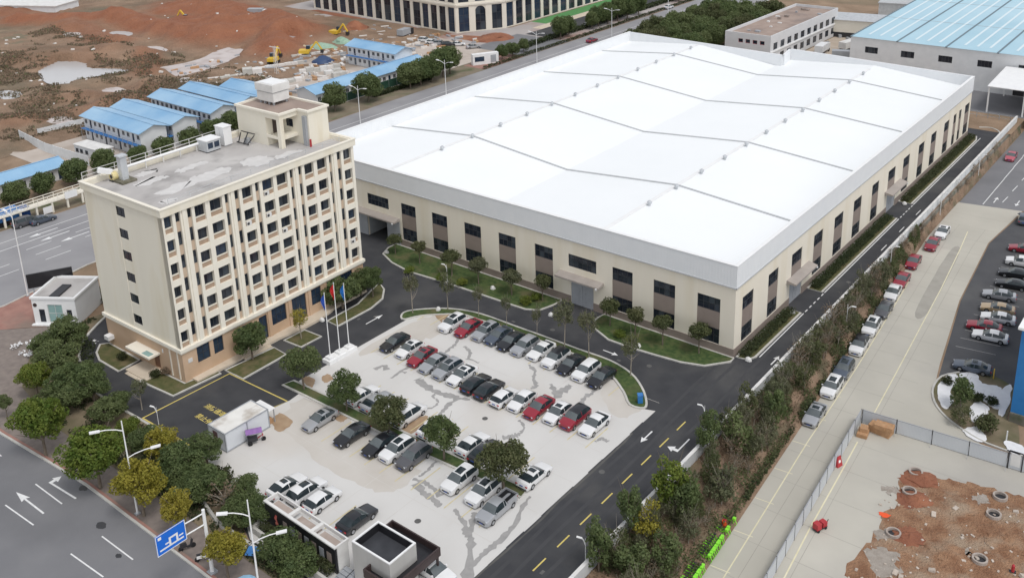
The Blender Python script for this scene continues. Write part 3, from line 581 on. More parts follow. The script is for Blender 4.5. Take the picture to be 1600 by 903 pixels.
def window(parent, T, u0, u1, z0, z1, d, nu=1, nz=1, fm=FRAME, gm=GLASS, fw=0.07, sub=True):
    """frame with glazing bars, each pane a pane of its own"""
    fr = MB(); h = 0.05
    tbox(fr,T,u0,u1,d-h,d+h,z0,z0+fw); tbox(fr,T,u0,u1,d-h,d+h,z1-fw,z1); tbox(fr,T,u0,u0+fw,d-h,d+h,z0+fw,z1-fw); tbox(fr,T,u1-fw,u1,d-h,d+h,z0+fw,z1-fw)
    us = [u0+fw+(u1-u0-2*fw)*i/nu for i in range(nu+1)]; zs = [z0+fw+(z1-z0-2*fw)*i/nz for i in range(nz+1)]
    for u in us[1:-1]: tbox(fr,T,u-fw*0.4,u+fw*0.4,d-h*0.8,d+h*0.8,z0+fw,z1-fw)
    for z in zs[1:-1]: tbox(fr,T,u0+fw,u1-fw,d-h*0.7,d+h*0.7,z-fw*0.4,z+fw*0.4)
    o = fr.build('window', fm, parent)
    for i in range(nu):
        for j in range(nz):
            MB().quad(T(us[i],d,zs[j]),T(us[i+1],d,zs[j]),T(us[i+1],d,zs[j+1]),T(us[i],d,zs[j+1])).build('pane', gm, o)
    return o

# ------------------------------------------------------------------ the factory hall
fac = empty('factory_hall', (0,0,0), 0, 'large factory hall with white double-pitched roof and cream walls with brown panels', 'factory')
FX0, FY1 = -86.5, 112.0
PT, PB = 13.45, 10.3
Tf = lambda u, d, z: (u, d, z)             # front, faces -y
Tr = lambda u, d, z: (-d, u, z)            # right side, faces +x
WF = [(-5.55,-2.15),(-12.35,-8.95),(-19.15,-15.75),(-33.1,-29.7),(-40.2,-36.8),(-47.3,-43.8),(-54.4,-51.0),(-61.5,-58.1),(-76.9,-73.5),(-84.2,-80.8)]
DF = [(-26.85,-21.9),(-69.7,-64.5)]
WR = [(2.15,5.45),(10.2,13.45),(26.2,29.7),(34.4,38.1),(42.7,46.3),(51.3,54.6),(67.5,71.1),(76.4,79.8),(84.1,87.5),(92.7,96.1),(99.2,101.2),(103.2,105.0),(107.6,111.0)]
DR = [(18.1,21.75),(59.4,63.2)]
hf = [(a,b,1.26,8.0) for a,b in WF]+[(a,b,6.0,8.0) for a,b in DF]+[(-26.4,-22.4,0,4.3),(-69.9,-65.1,0,4.3)]
hr = [(a,b,1.26,8.0) for a,b in WR]+[(a,b,3.9,8.0) for a,b in DR]+[(17.8,22.3,0,3.85),(59.6,64.2,0,3.85)]
wall('wall', WALLC, fac, Tf, FX0, 0, 0, PB, hf, 0.22)
wall('wall', WALLC, fac, Tr, 0, FY1, 0, PB, hr, 0.22)
mb = MB(); mb.quad((FX0,0,0),(FX0,0,PB),(FX0,FY1,PB),(FX0,FY1,0)); mb.build('wall', WALLC, fac)
mb = MB(); mb.poly([(FX0,FY1,0),(FX0,FY1,PB),(-41.6,109.2,PB),(-41.6,109.2,0)]).poly([(-41.6,109.2,0),(-41.6,109.2,PB),(-42.9,115.8,PB),(-42.9,115.8,0)]).poly([(-42.9,115.8,0),(-42.9,115.8,PB),(0,FY1,PB),(0,FY1,0)]); mb.build('wall', WALLC, fac)
for T, WL, nu in ((Tf, WF, 4), (Tr, WR, 4)):
    for a, b in WL:
        n = 4 if b-a > 3 else 2
        window(fac, T, a+0.003, b-0.003, 6.0, 7.997, 0.14, n, 2)
        MB_ = MB(); tbox(MB_, T, a+0.003, b-0.003, 0.05, 0.2, 3.5, 5.995); MB_.build('infill_panel', WALLB, fac)
        window(fac, T, a+0.003, b-0.003, 1.263, 3.495, 0.14, n, 2)
for a, b in DF: window(fac, Tf, a+0.003, b-0.003, 6.003, 7.997, 0.14, 6, 2)
for a, b in DR:
    window(fac, Tr, a+0.003, b-0.003, 6.0, 7.997, 0.14, 4, 2)
    m_ = MB(); tbox(m_, Tr, a+0.003, b-0.003, 0.05, 0.2, 3.903, 5.995); m_.build('infill_panel', WALLB, fac)
# brown plinth broken at the doors
mb = MB()
for a, b in ((FX0,-71.9),(-62.1,-26.4),(-22.4,0.06)): tbox(mb, Tf, a, b, -0.06, 0.0, 0, 1.255)
mb.build('plinth', WALLB, fac)
mb = MB()
for a, b in ((0.0,17.8),(22.3,59.6),(64.2,FY1)): tbox(mb, Tr, a, b, -0.06, 0.0, 0, 1.25)
mb.build('plinth', WALLB, fac)
# steel doors
def door(T, a, b, h, openw=0):
    o = MB(); m_ = (a+b)/2; tbox(o, T, a, m_-0.02, 0.1, 0.16, 0, h-0.01); tbox(o, T, m_+0.02, b, 0.1, 0.16, 0, h-0.01)
    d = o.build('door', DOORG, fac)
    g = MB()
    for s_ in (-1, 1):
        tbox(g, T, m_+s_*0.55-0.06, m_+s_*0.55+0.06, 0.05, 0.1, 0.5, 2.4)
        for q in (0.9, 1.4, 1.9): tbox(g, T, m_+s_*0.55-0.3, m_+s_*0.55+0.3, 0.06, 0.1, q, q+0.05)
    g.build('handle_bar', GREYM, d)
door(Tf, -26.4, -22.4, 4.3); door(Tr, 17.8, 22.3, 3.85); door(Tr, 59.6, 64.2, 3.85)
# open goods entrance at the left end: dark hall, two sliding leaves outside
mb = MB(); tbox(mb, Tf, -69.9, -65.1, 0.23, 6.0, 0.003, 4.3); hall = MB()
for (p) in [((-69.9,0.23,0),(-69.9,6,0),(-69.9,6,4.3),(-69.9,0.23,4.3)),((-65.1,6,0),(-65.1,0.23,0),(-65.1,0.23,4.3),(-65.1,6,4.3)),((-69.9,6,0),(-65.1,6,0),(-65.1,6,4.3),(-69.9,6,4.3)),((-69.9,0.23,4.3),(-69.9,6,4.3),(-65.1,6,4.3),(-65.1,0.23,4.3))]: hall.quad(*p)
hall.build('entrance_lobby', GREYM, fac)
mb = MB(); tbox(mb, Tf, -68.4, -66.8, 4.0, 5.4, 0.2, 1.9); tbox(mb, Tf, -68.2, -67.0, 3.9, 4.0, 2.2, 3.0); mb.build('stored_machine', OFFW, fac)
for a, b in ((-72.6,-69.95),(-65.05,-62.0)):
    mb = MB(); tbox(mb, Tf, a, b, -0.16, -0.08, 0.02, 4.35); d = mb.build('sliding_door', DOORG, fac)
    mb = MB(); tbox(mb, Tf, (a+b)/2-0.03, (a+b)/2+0.03, -0.19, -0.16, 0.05, 4.3); mb.build('stile', GREYM, d)
CANM = pm('canopy_sheet', (0.30,0.265,0.24), (0.37,0.33,0.30), 0.6, 0.6)
def canopy(T, a, b, z):
    o = MB(); n = len(o.v)
    p = [T(a,0,z+0.55),T(b,0,z+0.55),T(b,-1.45,z+0.25),T(a,-1.45,z+0.25),T(a,0,z+0.05),T(b,0,z+0.05),T(b,-1.45,z),T(a,-1.45,z)]
    o.v += p; o.f += [(0,3,2,1),(4,5,6,7),(3,7,6,2),(0,4,7,3),(1,2,6,5)]
    c = o.build('canopy', CANM, fac)
    l = MB(); tbox(l, T, b-0.5, b-0.25, -1.6, -1.45, z-0.1, z+0.12); l.build('lamp', WHITE, c)
canopy(Tf, -28.4, -20.6, 4.45); canopy(Tf, -72.3, -62.0, 4.45); canopy(Tr, 16.6, 24.6, 4.0); canopy(Tr, 58.2, 66.4, 4.0)
# parapet band
def band(name, m, pts, z0, z1, th, out):
    a = offset_line(pts, -out); b = offset_line(pts, th); mb = MB()
    for i in range(len(pts)-1):
        q = [a[i], a[i+1], b[i+1], b[i]]
        mb.quad((*q[0],z0),(*q[1],z0),(*q[1],z1),(*q[0],z1)); mb.quad((*q[2],z0),(*q[3],z0),(*q[3],z1),(*q[2],z1))
        mb.quad((*q[0],z1),(*q[1],z1),(*q[2],z1),(*q[3],z1)); mb.quad((*q[3],z0),(*q[2],z0),(*q[1],z0),(*q[0],z0))
    return mb.build(name, m, fac)
mb = MB(); mb.quad((FX0-0.12,-0.12,PB),(0.12,-0.12,PB),(0.12,-0.12,PT),(FX0-0.12,-0.12,PT)).quad((FX0+0.3,0.3,PT),(-0.3,0.3,PT),(-0.3,0.3,9.5),(FX0+0.3,0.3,9.5)).quad((FX0-0.12,-0.12,PT),(0.12,-0.12,PT),(-0.3,0.3,PT),(FX0+0.3,0.3,PT)).quad((FX0,0,PB),(0,0,PB),(0.12,-0.12,PB),(FX0-0.12,-0.12,PB)); mb.build('parapet', FASC, fac)
mb = MB(); mb.quad((0.12,-0.12,PB),(0.12,FY1+0.1,PB),(0.12,FY1+0.1,PT),(0.12,-0.12,PT)).quad((-0.3,FY1-0.3,9.5),(-0.3,0.3,9.5),(-0.3,0.3,PT),(-0.3,FY1-0.3,PT)).quad((0.12,-0.12,PT),(0.12,FY1+0.1,PT),(-0.3,FY1-0.3,PT),(-0.3,0.3,PT)).quad((0,0,PB),(0,FY1,PB),(0.12,FY1+0.1,PB),(0.12,-0.12,PB)); mb.build('parapet', FASCY, fac)
mb = MB(); mb.quad((FX0-0.12,FY1+0.1,PB),(FX0-0.12,-0.12,PB),(FX0-0.12,-0.12,PT),(FX0-0.12,FY1+0.1,PT)).quad((FX0+0.3,0.3,9.5),(FX0+0.3,FY1-0.3,9.5),(FX0+0.3,FY1-0.3,PT),(FX0+0.3,0.3,PT)).quad((FX0-0.12,FY1+0.1,PT),(FX0-0.12,-0.12,PT),(FX0+0.3,0.3,PT),(FX0+0.3,FY1-0.3,PT)); mb.build('parapet', FASCY, fac)
fp = [(FX0-0.12,FY1+0.1),(-41.5,109.0),(-42.8,115.9),(0.12,FY1+0.1)]; fi = [(FX0+0.3,FY1-0.3),(-41.9,108.5),(-43.2,115.4),(-0.3,FY1-0.3)]
mb = MB()
for i in range(3):
    mb.quad((*fp[i+1],PB),(*fp[i],PB),(*fp[i],PT),(*fp[i+1],PT)); mb.quad((*fi[i],9.5),(*fi[i+1],9.5),(*fi[i+1],PT),(*fi[i],PT)); mb.quad((*fi[i],PT),(*fi[i+1],PT),(*fp[i+1],PT),(*fp[i],PT))
mb.build('parapet', FASC, fac)
mb = MB(); tbox(mb, Tf, FX0-0.2, 0.2, -0.2, -0.125, PB-0.14, PB+0.02); tbox(mb, Tr, -0.2, FY1, -0.2, -0.125, PB-0.14, PB+0.02); mb.build('drip_trim', SEAM, fac)
mb = MB(); mb.box(FX0-0.2,-0.2,PT+0.002,0.2,0.36,PT+0.07); mb.box(-0.36,0.365,PT+0.002,0.2,FY1,PT+0.07); mb.box(FX0-0.2,0.365,PT+0.002,FX0+0.36,FY1,PT+0.07); mb.build('coping', WHITE, fac)
# roof: two ridges and a valley
prof = [(FX0+0.3,11.0),(-64.9,12.95),(-43.25,10.7),(-21.6,12.6),(-0.3,10.9)]
mb = MB()
for i in range(4):
    y1 = [FY1-0.3, 110.4, 115.4, 113.8, FY1-0.3]
    (xa, za), (xb, zb) = prof[i], prof[i+1]
    ya, yb = [(FY1-0.3,110.4),(110.4,108.5),(115.4,113.8),(113.8,FY1-0.3)][i]
    mb.quad((xa,0.3,za),(xb,0.3,zb),(xb,yb,zb),(xa,ya,za))
rf = mb.build('roof', ROOFW, fac)
for yy in (22.7, 48.1, 73.3, 98.4):
    mb = MB()
    for i in range(4):
        (xa, za), (xb, zb) = prof[i], prof[i+1]
        ln = math.hypot(xb-xa, zb-za)
        mb.bar((xa,yy,za+0.07),(xb,yy,zb+0.07), 0.36, 0.12)
    mb.build('roof_seam', SEAM, rf)
mb = MB()
for (x, z) in ((-64.9,12.95),(-21.6,12.6)): mb.bar((x,0.35,z+0.03),(x,110.0,z+0.03),0.7,0.06)
mb.bar((FX0+0.55,0.35,11.02),(FX0+0.55,110,11.02),0.5,0.05)
mb.build('ridge_cap', WHITE, rf)
vent = None
for x, z, y0 in ((-64.1,12.97,13.6),(-20.9,12.62,13.0)):
    for k in range(12):
        y = y0+8.28*k
        if vent is None:
            mb = MB(); mb.cyl((0,0,0),(0,0,0.3),0.2,0.2,10); mb.cyl((0,0,0.3),(0,0,0.58),0.34,0.4,12); mb.cyl((0,0,0.58),(0,0,0.78),0.4,0.15,12)
            vmesh = mb.mesh('turbine_ventilator', 40); vmesh.materials.append(GALV); vent = 1
        link('turbine_ventilator', vmesh, None, rf, (x,y,z))

# ------------------------------------------------------------------ the office block
OA = 0.0210229764
off = empty('office_block', (-54.8,-47.17,0), OA, 'seven-storey cream office block with gridded front and flat grey roof', 'office building')
# local axes: front plane is x = 0 (faces +x), u along +y; side plane is y = 0 (faces -y), w along -x
OL, OD = 32.5, 18.0
To = lambda u, d, z: (-d, u, z)
Ts = lambda u, d, z: (-u, d, z)
Z0, FH = 5.05, 3.2
CT = 23.6
# side wall with the stair windows
sw = [(8.4,10.4,5.85+3.13*k,7.2+3.13*k) for k in range(6)]
mb_ = wall('side_wall', OFFC, off, lambda u, d, z: (-u, d, z), 0.0, OD, Z0, CT, sw, 0.18)
for (a, b, c, d) in sw: window(off, Ts, a+0.003, b-0.003, c+0.003, d-0.003, 0.12, 2, 1, FRAME)
mb = MB(); tbox(mb, Ts, 10.42, 10.52, -0.05, 0.0, Z0+0.3, CT-0.02); mb.build('downpipe', OFFP, off)
mb = MB(); mb.quad((-OD,0,0),(-OD,0,CT),(-OD,OL,CT),(-OD,OL,0)).quad((0,OL,0),(-OD,OL,0),(-OD,OL,CT),(0,OL,CT)); mb.build('rear_wall', OFFC, off)
# recessed inner face behind the grid
mb = MB(); mb.quad((-0.9,0.0,Z0),(-0.9,OL,Z0),(-0.9,OL,CT),(-0.9,0.0,CT)); mb.build('inner_wall', OFFR, off)
COLS = [('W',-0.02,1.45),('p',1.45,1.9),('n',1.9,2.6),('P',2.6,3.65),('n',3.65,4.3),('p',4.3,4.75),('W',4.75,6.35),('p',6.35,7.05),('W',7.05,8.95),('p',8.95,9.4),('n',9.4,10.0),('P',10.0,10.95),('n',10.95,11.65),('p',11.65,12.15),('W',12.15,13.85),('p',13.85,14.35),('n',14.35,15.0),('p',15.0,15.55),('W',15.55,17.4),('p',17.4,18.0),('W',18.0,19.85),('p',19.85,20.35),('n',20.35,20.95),('P',20.95,21.9),('n',21.9,22.5),('p',22.5,23.0),('W',23.0,24.7),('p',24.7,25.35),('W',25.35,27.15),('p',27.15,27.65),('n',27.65,28.15),('P',28.15,29.2),('n',29.2,29.95),('p',29.95,30.45),('W',30.45,32.0),('p',32.0,32.5)]
COLS[0] = ('W', 0.28, 1.45); COLS.insert(0, ('p', 0.0, 0.28))
acr = random.Random(5)
for kind, a, b in COLS:
    if kind in 'pP':
        mb = MB()
        dd = 0.12 if kind == 'P' else 0.0
        tbox(mb, To, a, b, -0.02-dd*0, 0.899, Z0+0.003, CT-0.003)
        if kind == 'P': tbox(mb, To, a+0.28, b-0.28, -0.16, -0.021, Z0+0.003, CT-0.003)
        mb.build('pilaster', OFFP, off)
        continue
    for k in range(6):
        zf = Z0+FH*k
        if kind == 'W':
            mb = MB(); tbox(mb, To, a, b, 0.02, 0.896, zf+2.32, min(zf+3.2, CT-0.004)-0.003 if k < 5 else CT-0.004); mb.build('floor_beam', OFFP, off)
            mb = MB(); tbox(mb, To, a+0.002, b-0.002, 0.26, 0.34, zf, zf+0.62); mb.build('ledge_panel', LEDGE, off)
            mb = MB(); tbox(mb, To, a+0.002, b-0.002, 0.22, 0.88, zf+0.62, zf+0.70); mb.build('sill', OFFP, off)
            window(off, To, a+0.01, b-0.01, zf+0.72, zf+2.31, 0.5, 2, 1, FRAME, GLASS if acr.random() < 0.9 else GLASSB, 0.05)
            if acr.random() < 0.09:
                mb = MB(); tbox(mb, To, a+0.25, a+1.05, 0.05, 0.25, zf+0.03, zf+0.58); ac = mb.build('air_conditioner', OFFW, off)
                mb = MB(); c0 = To(a+0.5,0.045,zf+0.3); mb.cyl((c0[0],c0[1],c0[2]),(c0[0]+0.02,c0[1],c0[2]),0.2,0.2,10); mb.build('fan_grille', DARKM, ac)
        else:
            mb = MB(); tbox(mb, To, a+0.002, b-0.002, 0.30, 0.88, zf, zf+1.1); mb.build('spandrel', OFFR, off)
            window(off, To, a+0.01, b-0.01, zf+1.1, zf+2.9, 0.33, 1, 2, FRAME, GLASS, 0.04)
            mb = MB(); tbox(mb, To, a+0.002, b-0.002, 0.30, 0.88, zf+2.9, zf+3.197 if k < 5 else CT-0.004); mb.build('spandrel', OFFR, off)
# projecting band above the ground floor
mb = MB(); mb.box(-OD-0.25,-0.3,4.6,0.3,OL+0.3,Z0); mb.box(-OD-0.15,-0.16,4.38,0.16,OL+0.16,4.599); mb.build('string_course', OFFP, off)
# cornice and roof parapet
mb = MB()
for (x0,y0,x1,y1) in ((-OD-0.28,-0.28,0.28,0.3),(-0.3,0.3,0.28,OL-0.3),(-OD-0.28,0.3,-OD+0.3,OL-0.3),(-OD-0.28,OL-0.3,0.28,OL+0.28)): mb.box(x0,y0,23.6,x1,y1,24.55)
mb.build('cornice', OFFC, off)
mb = MB()
for (x0,y0,x1,y1) in ((-OD-0.36,-0.36,0.36,0.1),(-0.1,0.1,0.36,OL-0.1),(-OD-0.36,0.1,-OD+0.1,OL-0.1),(-OD-0.36,OL-0.1,0.36,OL+0.36)): mb.box(x0,y0,24.552,x1,y1,24.7)
mb.build('coping', OFFP, off)
mb = MB(); mb.sheet([(-OD+0.3,0.3),(-0.3,0.3),(-0.3,OL-0.3),(-OD+0.3,OL-0.3)], 23.85); orf = mb.build('roof', ROOFG, off)
for i, (c, r1, r2) in enumerate([((8.0,15.3),1.6,1.0),((6.5,12.0),2.2,1.0),((12.5,7.0),3.4,1.3),((7.0,6.6),3.0,1.2),((19.5,6.0),2.2,2.0),((3.4,3.4),1.2,0.8),((24,4.5),2.4,0.9),((13,12),2.6,0.8)]):
    MB().sheet(blob([(-c[1]-r2,c[0]-r1*0.4),(-c[1]-r2*0.3,c[0]-r1),(-c[1]+r2,c[0]-r1*0.6),(-c[1]+r2*0.8,c[0]+r1*0.7),(-c[1],c[0]+r1),(-c[1]-r2*0.9,c[0]+r1*0.6)], 0.35, i+20, 6), 23.858+0.002*i).build('pale_patch', ROOFL, orf)
# gutter marks along the front edge
mb = MB(); ribbon(mb, [(-1.5,0.8),(-1.45,12),(-1.55,25),(-1.5,31.5)], 0.5, 23.868, 23.868); ribbon(mb, [(-17.2,1.0),(-2,1.0)], 0.45, 23.87, 23.87); mb.build('gutter_stain', pm('roof_gutter', (0.22,0.21,0.20), (0.34,0.32,0.30), 1.2, 0.9), orf)
# tan ground floor with windows
gw = [(2.2,4.2,1.95,4.35),(4.8,6.35,1.95,4.35),(8.6,11.2,0.35,4.0),(12.35,13.75,0.35,4.0),(14.6,17.2,1.7,4.35),(18.3,20.9,0.4,4.3),(21.95,23.85,1.6,4.2),(25.0,26.6,1.6,4.2),(27.6,30.2,0.4,4.2)]
wall('ground_floor_wall', OFFT, off, To, 0, OL, 0, 4.38, gw, 0.3)
for (a, b, c, d) in gw: window(off, To, a+0.003, b-0.003, c+0.003, d-0.003, 0.2, 2 if b-a < 2.1 else 3, 2, FRAME, GLASSB)
sgw = [(5.5,6.9,0.3,2.5)]
wall('ground_floor_wall', OFFT, off, Ts, 0, OD, 0, 4.38, sgw, 0.25)
mb = MB(); tbox(mb, Ts, 5.503, 6.897, 0.12, 0.2, 0.3, 2.497); mb.build('side_door', pm('brown_door', (0.16,0.075,0.045), (0.2,0.10,0.06), 2.0, 0.5), off)
for u in (13.75+0.15, 21.3, 24.4, 17.6): 
    mb = MB(); tbox(mb, To, u, u+0.5, -0.12, -0.003, 0.3, 4.375); mb.build('pier', OFFT, off)
mb = MB(); tbox(mb, Ts, 5.2, 10.7, -1.75, -0.003, 2.6, 2.85); cn = mb.build('porch_roof', OFFP, off)
mb = MB(); tbox(mb, Ts, 5.6, 7.2, -1.5, -0.7, 2.853, 2.88); mb.build('roof_light', GLASSG, cn)
mb = MB(); tbox(mb, Ts, 4.8, 9.6, -2.8, -0.003, 0.02, 0.22); tbox(mb, Ts, 5.4, 9.0, -3.3, -2.81, 0.02, 0.12); mb.build('porch_steps', TERR, off)
mb = MB(); tbox(mb, Ts, 16.5, 17.6, -0.9, -0.003, 1.3, 1.9); mb.build('air_conditioner', WHITE, off)
for u in (2.7, 1.0): mb = MB(); tbox(mb, Ts, u-0.09, u+0.09, -0.12, -0.003, 0.3, 4.3); mb.build('downpipe', OFFP, off)
mb = MB(); tbox(mb, Ts, 4.3, 4.5, -0.08, -0.003, 3.2, 3.7); mb.build('wall_lamp', WHITE, off)
mb = MB(); tbox(mb, To, 0.75, 1.4, -0.06, -0.003, 2.7, 3.25); mb.build('name_plate', OFFW, off)
# beige terrace along the front with a flight of entrance steps
mb = MB(); mb.prism([(0.003,1.0),(1.1,1.0),(1.3,6.8),(1.35,14.5),(2.0,18),(2.0,21.5),(1.6,23.8),(1.2,25.2),(1.2,31.8),(0.003,31.8)], 0.0, 0.34); tr = mb.build('terrace', TERR, off)
mb = MB()
for i in range(2): mb.box(1.36+0.36*i,8.2,0.0,1.72+0.36*i,12.6,0.24-0.1*i)
mb.build('entrance_step', TERR, tr)
# stair penthouse on the roof, open porch at its corner
PH = 29.0
pent = off
mb = MB(); mb.box(-16.9,25.0,23.86,-10.2,32.2,PH-0.02); mb.box(-10.199,28.4,23.86,-5.4,32.2,PH-0.02) if False else None
mb.box(-10.198,25.0,PH-0.75,-7.0,28.4,PH-0.02); mb.box(-10.198,28.402,23.86,-4.6,32.2,PH-0.02)
pw = mb.build('stair_penthouse', OFFC, off)
mb = MB(); mb.box(-7.7,25.0,23.86,-7.0,25.7,PH-0.751); mb.box(-10.19,25.02,25.2,-7.71,25.25,25.6); mb.build('porch_column', OFFC, pw)
mb = MB(); mb.box(-10.17,26.2,25.5,-10.12,27.3,27.8); mb.build('penthouse_door', pm('dark_door', (0.07,0.05,0.045), None, rough=0.5), pw); mb = MB(); mb.box(-9.6,28.34,26.2,-8.2,28.4,27.4); mb.build('penthouse_window', GLASS, pw)
mb = MB(); mb.box(-9.9,25.7,25.1,-7.1,28.39,25.5); mb.build('porch_floor', OFFC, pw)
mb = MB()
for (x0,y0,x1,y1) in ((-17.1,24.8,-16.7,32.4),(-16.7,24.8,-6.8,25.2),(-7.2,25.2,-6.8,28.2),(-6.8,28.2,-4.4,28.6),(-4.8,28.6,-4.4,32.0),(-16.7,32.0,-4.4,32.4)): mb.box(x0,y0,PH-0.019,x1,y1,PH+0.3)
mb.build('penthouse_parapet', OFFP, pw)
mb = MB(); mb.sheet([(-16.7,25.2),(-7.2,25.2),(-7.2,28.6),(-4.8,28.6),(-4.8,32.0),(-16.7,32.0)], PH+0.03); mb.build('penthouse_roof', BTOP, pw)
mb = MB(); mb.box(-5.6,28.0,23.86,-4.9,28.39,PH-0.6); mb.build('service_duct', GREYM, pw)
mb = MB(); mb.cyl((-4.2,28.1,23.86),(-4.2,28.1,25.0),0.16,0.16,8); mb.build('vent_pipe', REDM, pw)
# roof railing along the far side
mb = MB()
for y in np.arange(0.2, 25, 2.4):
    mb.bar((-OD-0.1,y,24.7),(-OD-0.1,y,25.75),0.07)
for z in (25.2, 25.75): mb.bar((-OD-0.1,0.2,z),(-OD-0.1,24.4,z),0.06)
mb.build('roof_railing', OFFW, off)
mb = MB()
for y in np.arange(1.5, 31, 3.2): mb.bar((-0.45,y,24.7),(-0.45,y,25.4),0.05)
for z in (25.05, 25.4): mb.bar((-0.45,1.5,z),(-0.45,30.5,z),0.04)
mb.build('roof_railing', GALV, off)
# things standing on the roof
def onroof(x, y, z=23.87):
    v = off.matrix_world if False else Matrix.Translation((-54.8,-47.17,0)) @ Matrix.Rotation(OA,4,'Z'); q = v @ Vector((x,y,z)); return (q.x,q.y,q.z)
t = empty('water_tank', onroof(-13.4,29.4,PH+0.04), OA, 'two-tier white rooftop water tank on the stair penthouse', 'water tank')
mb = MB(); mb.box(-1.9,-1.5,0.5,1.9,1.5,1.9); mb.build('tank_shell', OFFW, t)
mb = MB(); mb.box(-2.05,-1.65,2.05,2.05,1.65,3.2); mb.build('upper_tank', OFFW, t)
mb = MB(); mb.box(-1.8,-1.4,1.903,1.8,1.4,2.047); 
for x in (-1.5,-0.5,0.5,1.5):
    for y in (-1.2,1.2): mb.box(x-0.12,y-0.12,0,x+0.12,y+0.12,0.497)
mb.build('frame', GREYM, t)
mb = MB(); mb.box(-1.7,-1.3,3.203,1.7,1.3,3.3); mb.build('lid', WHITE, t)
t = empty('switch_cabinet', onroof(-16.3,21.8), OA, 'tall white equipment cabinet beside the rooftop penthouse', 'cabinet')
mb = MB(); mb.box(-1.0,-0.7,0.12,1.0,0.7,2.9); mb.build('body', WHITE, t); mb = MB(); mb.box(-1.1,-0.8,2.903,1.1,0.8,3.02); mb.build('cap', WHITE, t); mb = MB(); mb.box(-0.9,-0.6,0,0.9,0.6,0.117); mb.build('base', GREYM, t)
mb = MB(); mb.quad((-0.02,-0.705,0.3),(0.02,-0.705,0.3),(0.02,-0.705,2.7),(-0.02,-0.705,2.7)); mb.build('door_gap', GREYM, t)
t = empty('air_handling_unit', onroof(-16.0,18.9), OA, 'grey rooftop air unit with two blue fan openings and white lid', 'air conditioner')
mb = MB(); mb.box(-1.1,-1.2,0.15,1.1,1.2,1.75); mb.build('casing', GALV, t); mb = MB(); mb.box(-1.2,-1.3,1.753,1.2,1.3,1.9); mb.build('lid', WHITE, t); mb = MB(); mb.box(-1.0,-1.1,0,1.0,1.1,0.147); mb.build('base', DARKM, t)
for y in (-0.55,0.55): mb = MB(); mb.box(1.103,y-0.42,0.6,1.14,y+0.42,1.45); mb.build('fan_opening', GLASSB, t)
t = empty('exhaust_stack', onroof(-15.0,4.4), OA, 'grey metal exhaust stack with cap at the left end of the office roof', 'chimney')
mb = MB(); mb.box(-0.45,-0.45,0.3,0.45,0.45,3.4); mb.build('shaft', GALV, t); mb = MB(); mb.box(-0.62,-0.62,3.55,0.62,0.62,3.75); mb.box(-0.35,-0.35,3.4,0.35,0.35,3.55); mb.build('cap', GALV, t); mb = MB(); mb.box(-1.3,-1.1,0,1.3,1.1,0.297); mb.build('base', pm('mossy_concrete', (0.10,0.095,0.06), (0.2,0.18,0.14), 1.5, 0.9), t)
t = empty('roof_fan', onroof(-16.3,3.5), OA, 'yellow and white roof fan with bent duct beside the exhaust stack', 'fan')
mb = MB(); mb.cyl((0,-0.2,0.7),(0,0.5,0.7),0.65,0.65,14); mb.build('fan_housing', pm('cream_yellow_paint', (0.62,0.52,0.24), (0.7,0.6,0.32), 2, 0.5), t, smooth=40)
mb = MB(); mb.cyl((0,-0.25,0.7),(0,-0.2,0.7),0.3,0.3,10); mb.build('fan_inlet', DARKM, t); mb = MB(); mb.bar((-0.1,0.1,1.3),(-0.9,-1.5,1.9),0.7,0.6); mb.build('duct', WHITE, t); mb = MB(); mb.box(-0.5,-0.3,0,0.5,0.6,0.15); mb.build('base', DARKM, t)
t = empty('roof_duct', onroof(-17.0,5.6), OA, 'long white pipe run on brackets along the rear edge of the office roof', 'pipe')
mb = MB(); mb.cyl((0,0,1.15),(0,12.6,1.15),0.2,0.2,10); mb.build('pipe', WHITE, t, smooth=40)
for y in (0.6,3.4,6.2,9.0,11.8): mb = MB(); mb.box(-0.06,y-0.06,0,0.06,y+0.06,0.945); mb.build('bracket', OFFW, t)
t = empty('antenna_frame', onroof(-13.2,24.0), OA, 'dark jumble of rooftop pipes and valves in front of the penthouse wall', 'pipework')
mb = MB()
for (a, b) in (((-2,-0.8,0.2),(0.8,-0.8,0.2)),((-1.6,-0.8,0.2),(-1.6,-0.2,1.6)),((-0.4,-0.8,0.2),(-0.4,0.2,1.7)),((0.5,-0.8,0.2),(0.9,0.3,1.4)),((-2,0.2,1.65),(1.2,0.2,1.65))): mb.bar(a, b, 0.12)
mb.build('pipe', DARKM, t); mb = MB(); mb.box(-1.0,-0.2,0,-0.2,0.4,0.8); mb.build('valve_box', GREYM, t)

# ------------------------------------------------------------------ cars
def paint(name, c, rough=0.32, metal=0.0):
    return pm(name, c, tuple(min(1, v*1.06) for v in c), 1.5, rough, metal=metal, coat=0.6)
PAINT = {'white': paint('white_car_paint', (0.70,0.70,0.70)), 'black': paint('black_car_paint', (0.010,0.011,0.015)), 'silver': paint('silver_car_paint', (0.40,0.41,0.43), 0.35, 0.4), 'red': paint('dark_red_car_paint', (0.26,0.012,0.028)), 'grey': paint('grey_car_paint', (0.105,0.105,0.115), 0.35, 0.3), 'blue-grey': paint('blue_grey_car_paint', (0.085,0.105,0.14), 0.35, 0.3), 'tan': paint('tan_car_paint', (0.42,0.31,0.19), 0.4, 0.1), 'blue': paint('blue_truck_paint', (0.02,0.07,0.24)), 'pale red': paint('rose_car_paint', (0.42,0.07,0.10))}
TRIM = pm('black_trim', (0.012,0.012,0.014), None, rough=0.4)
PLATES = PLATE
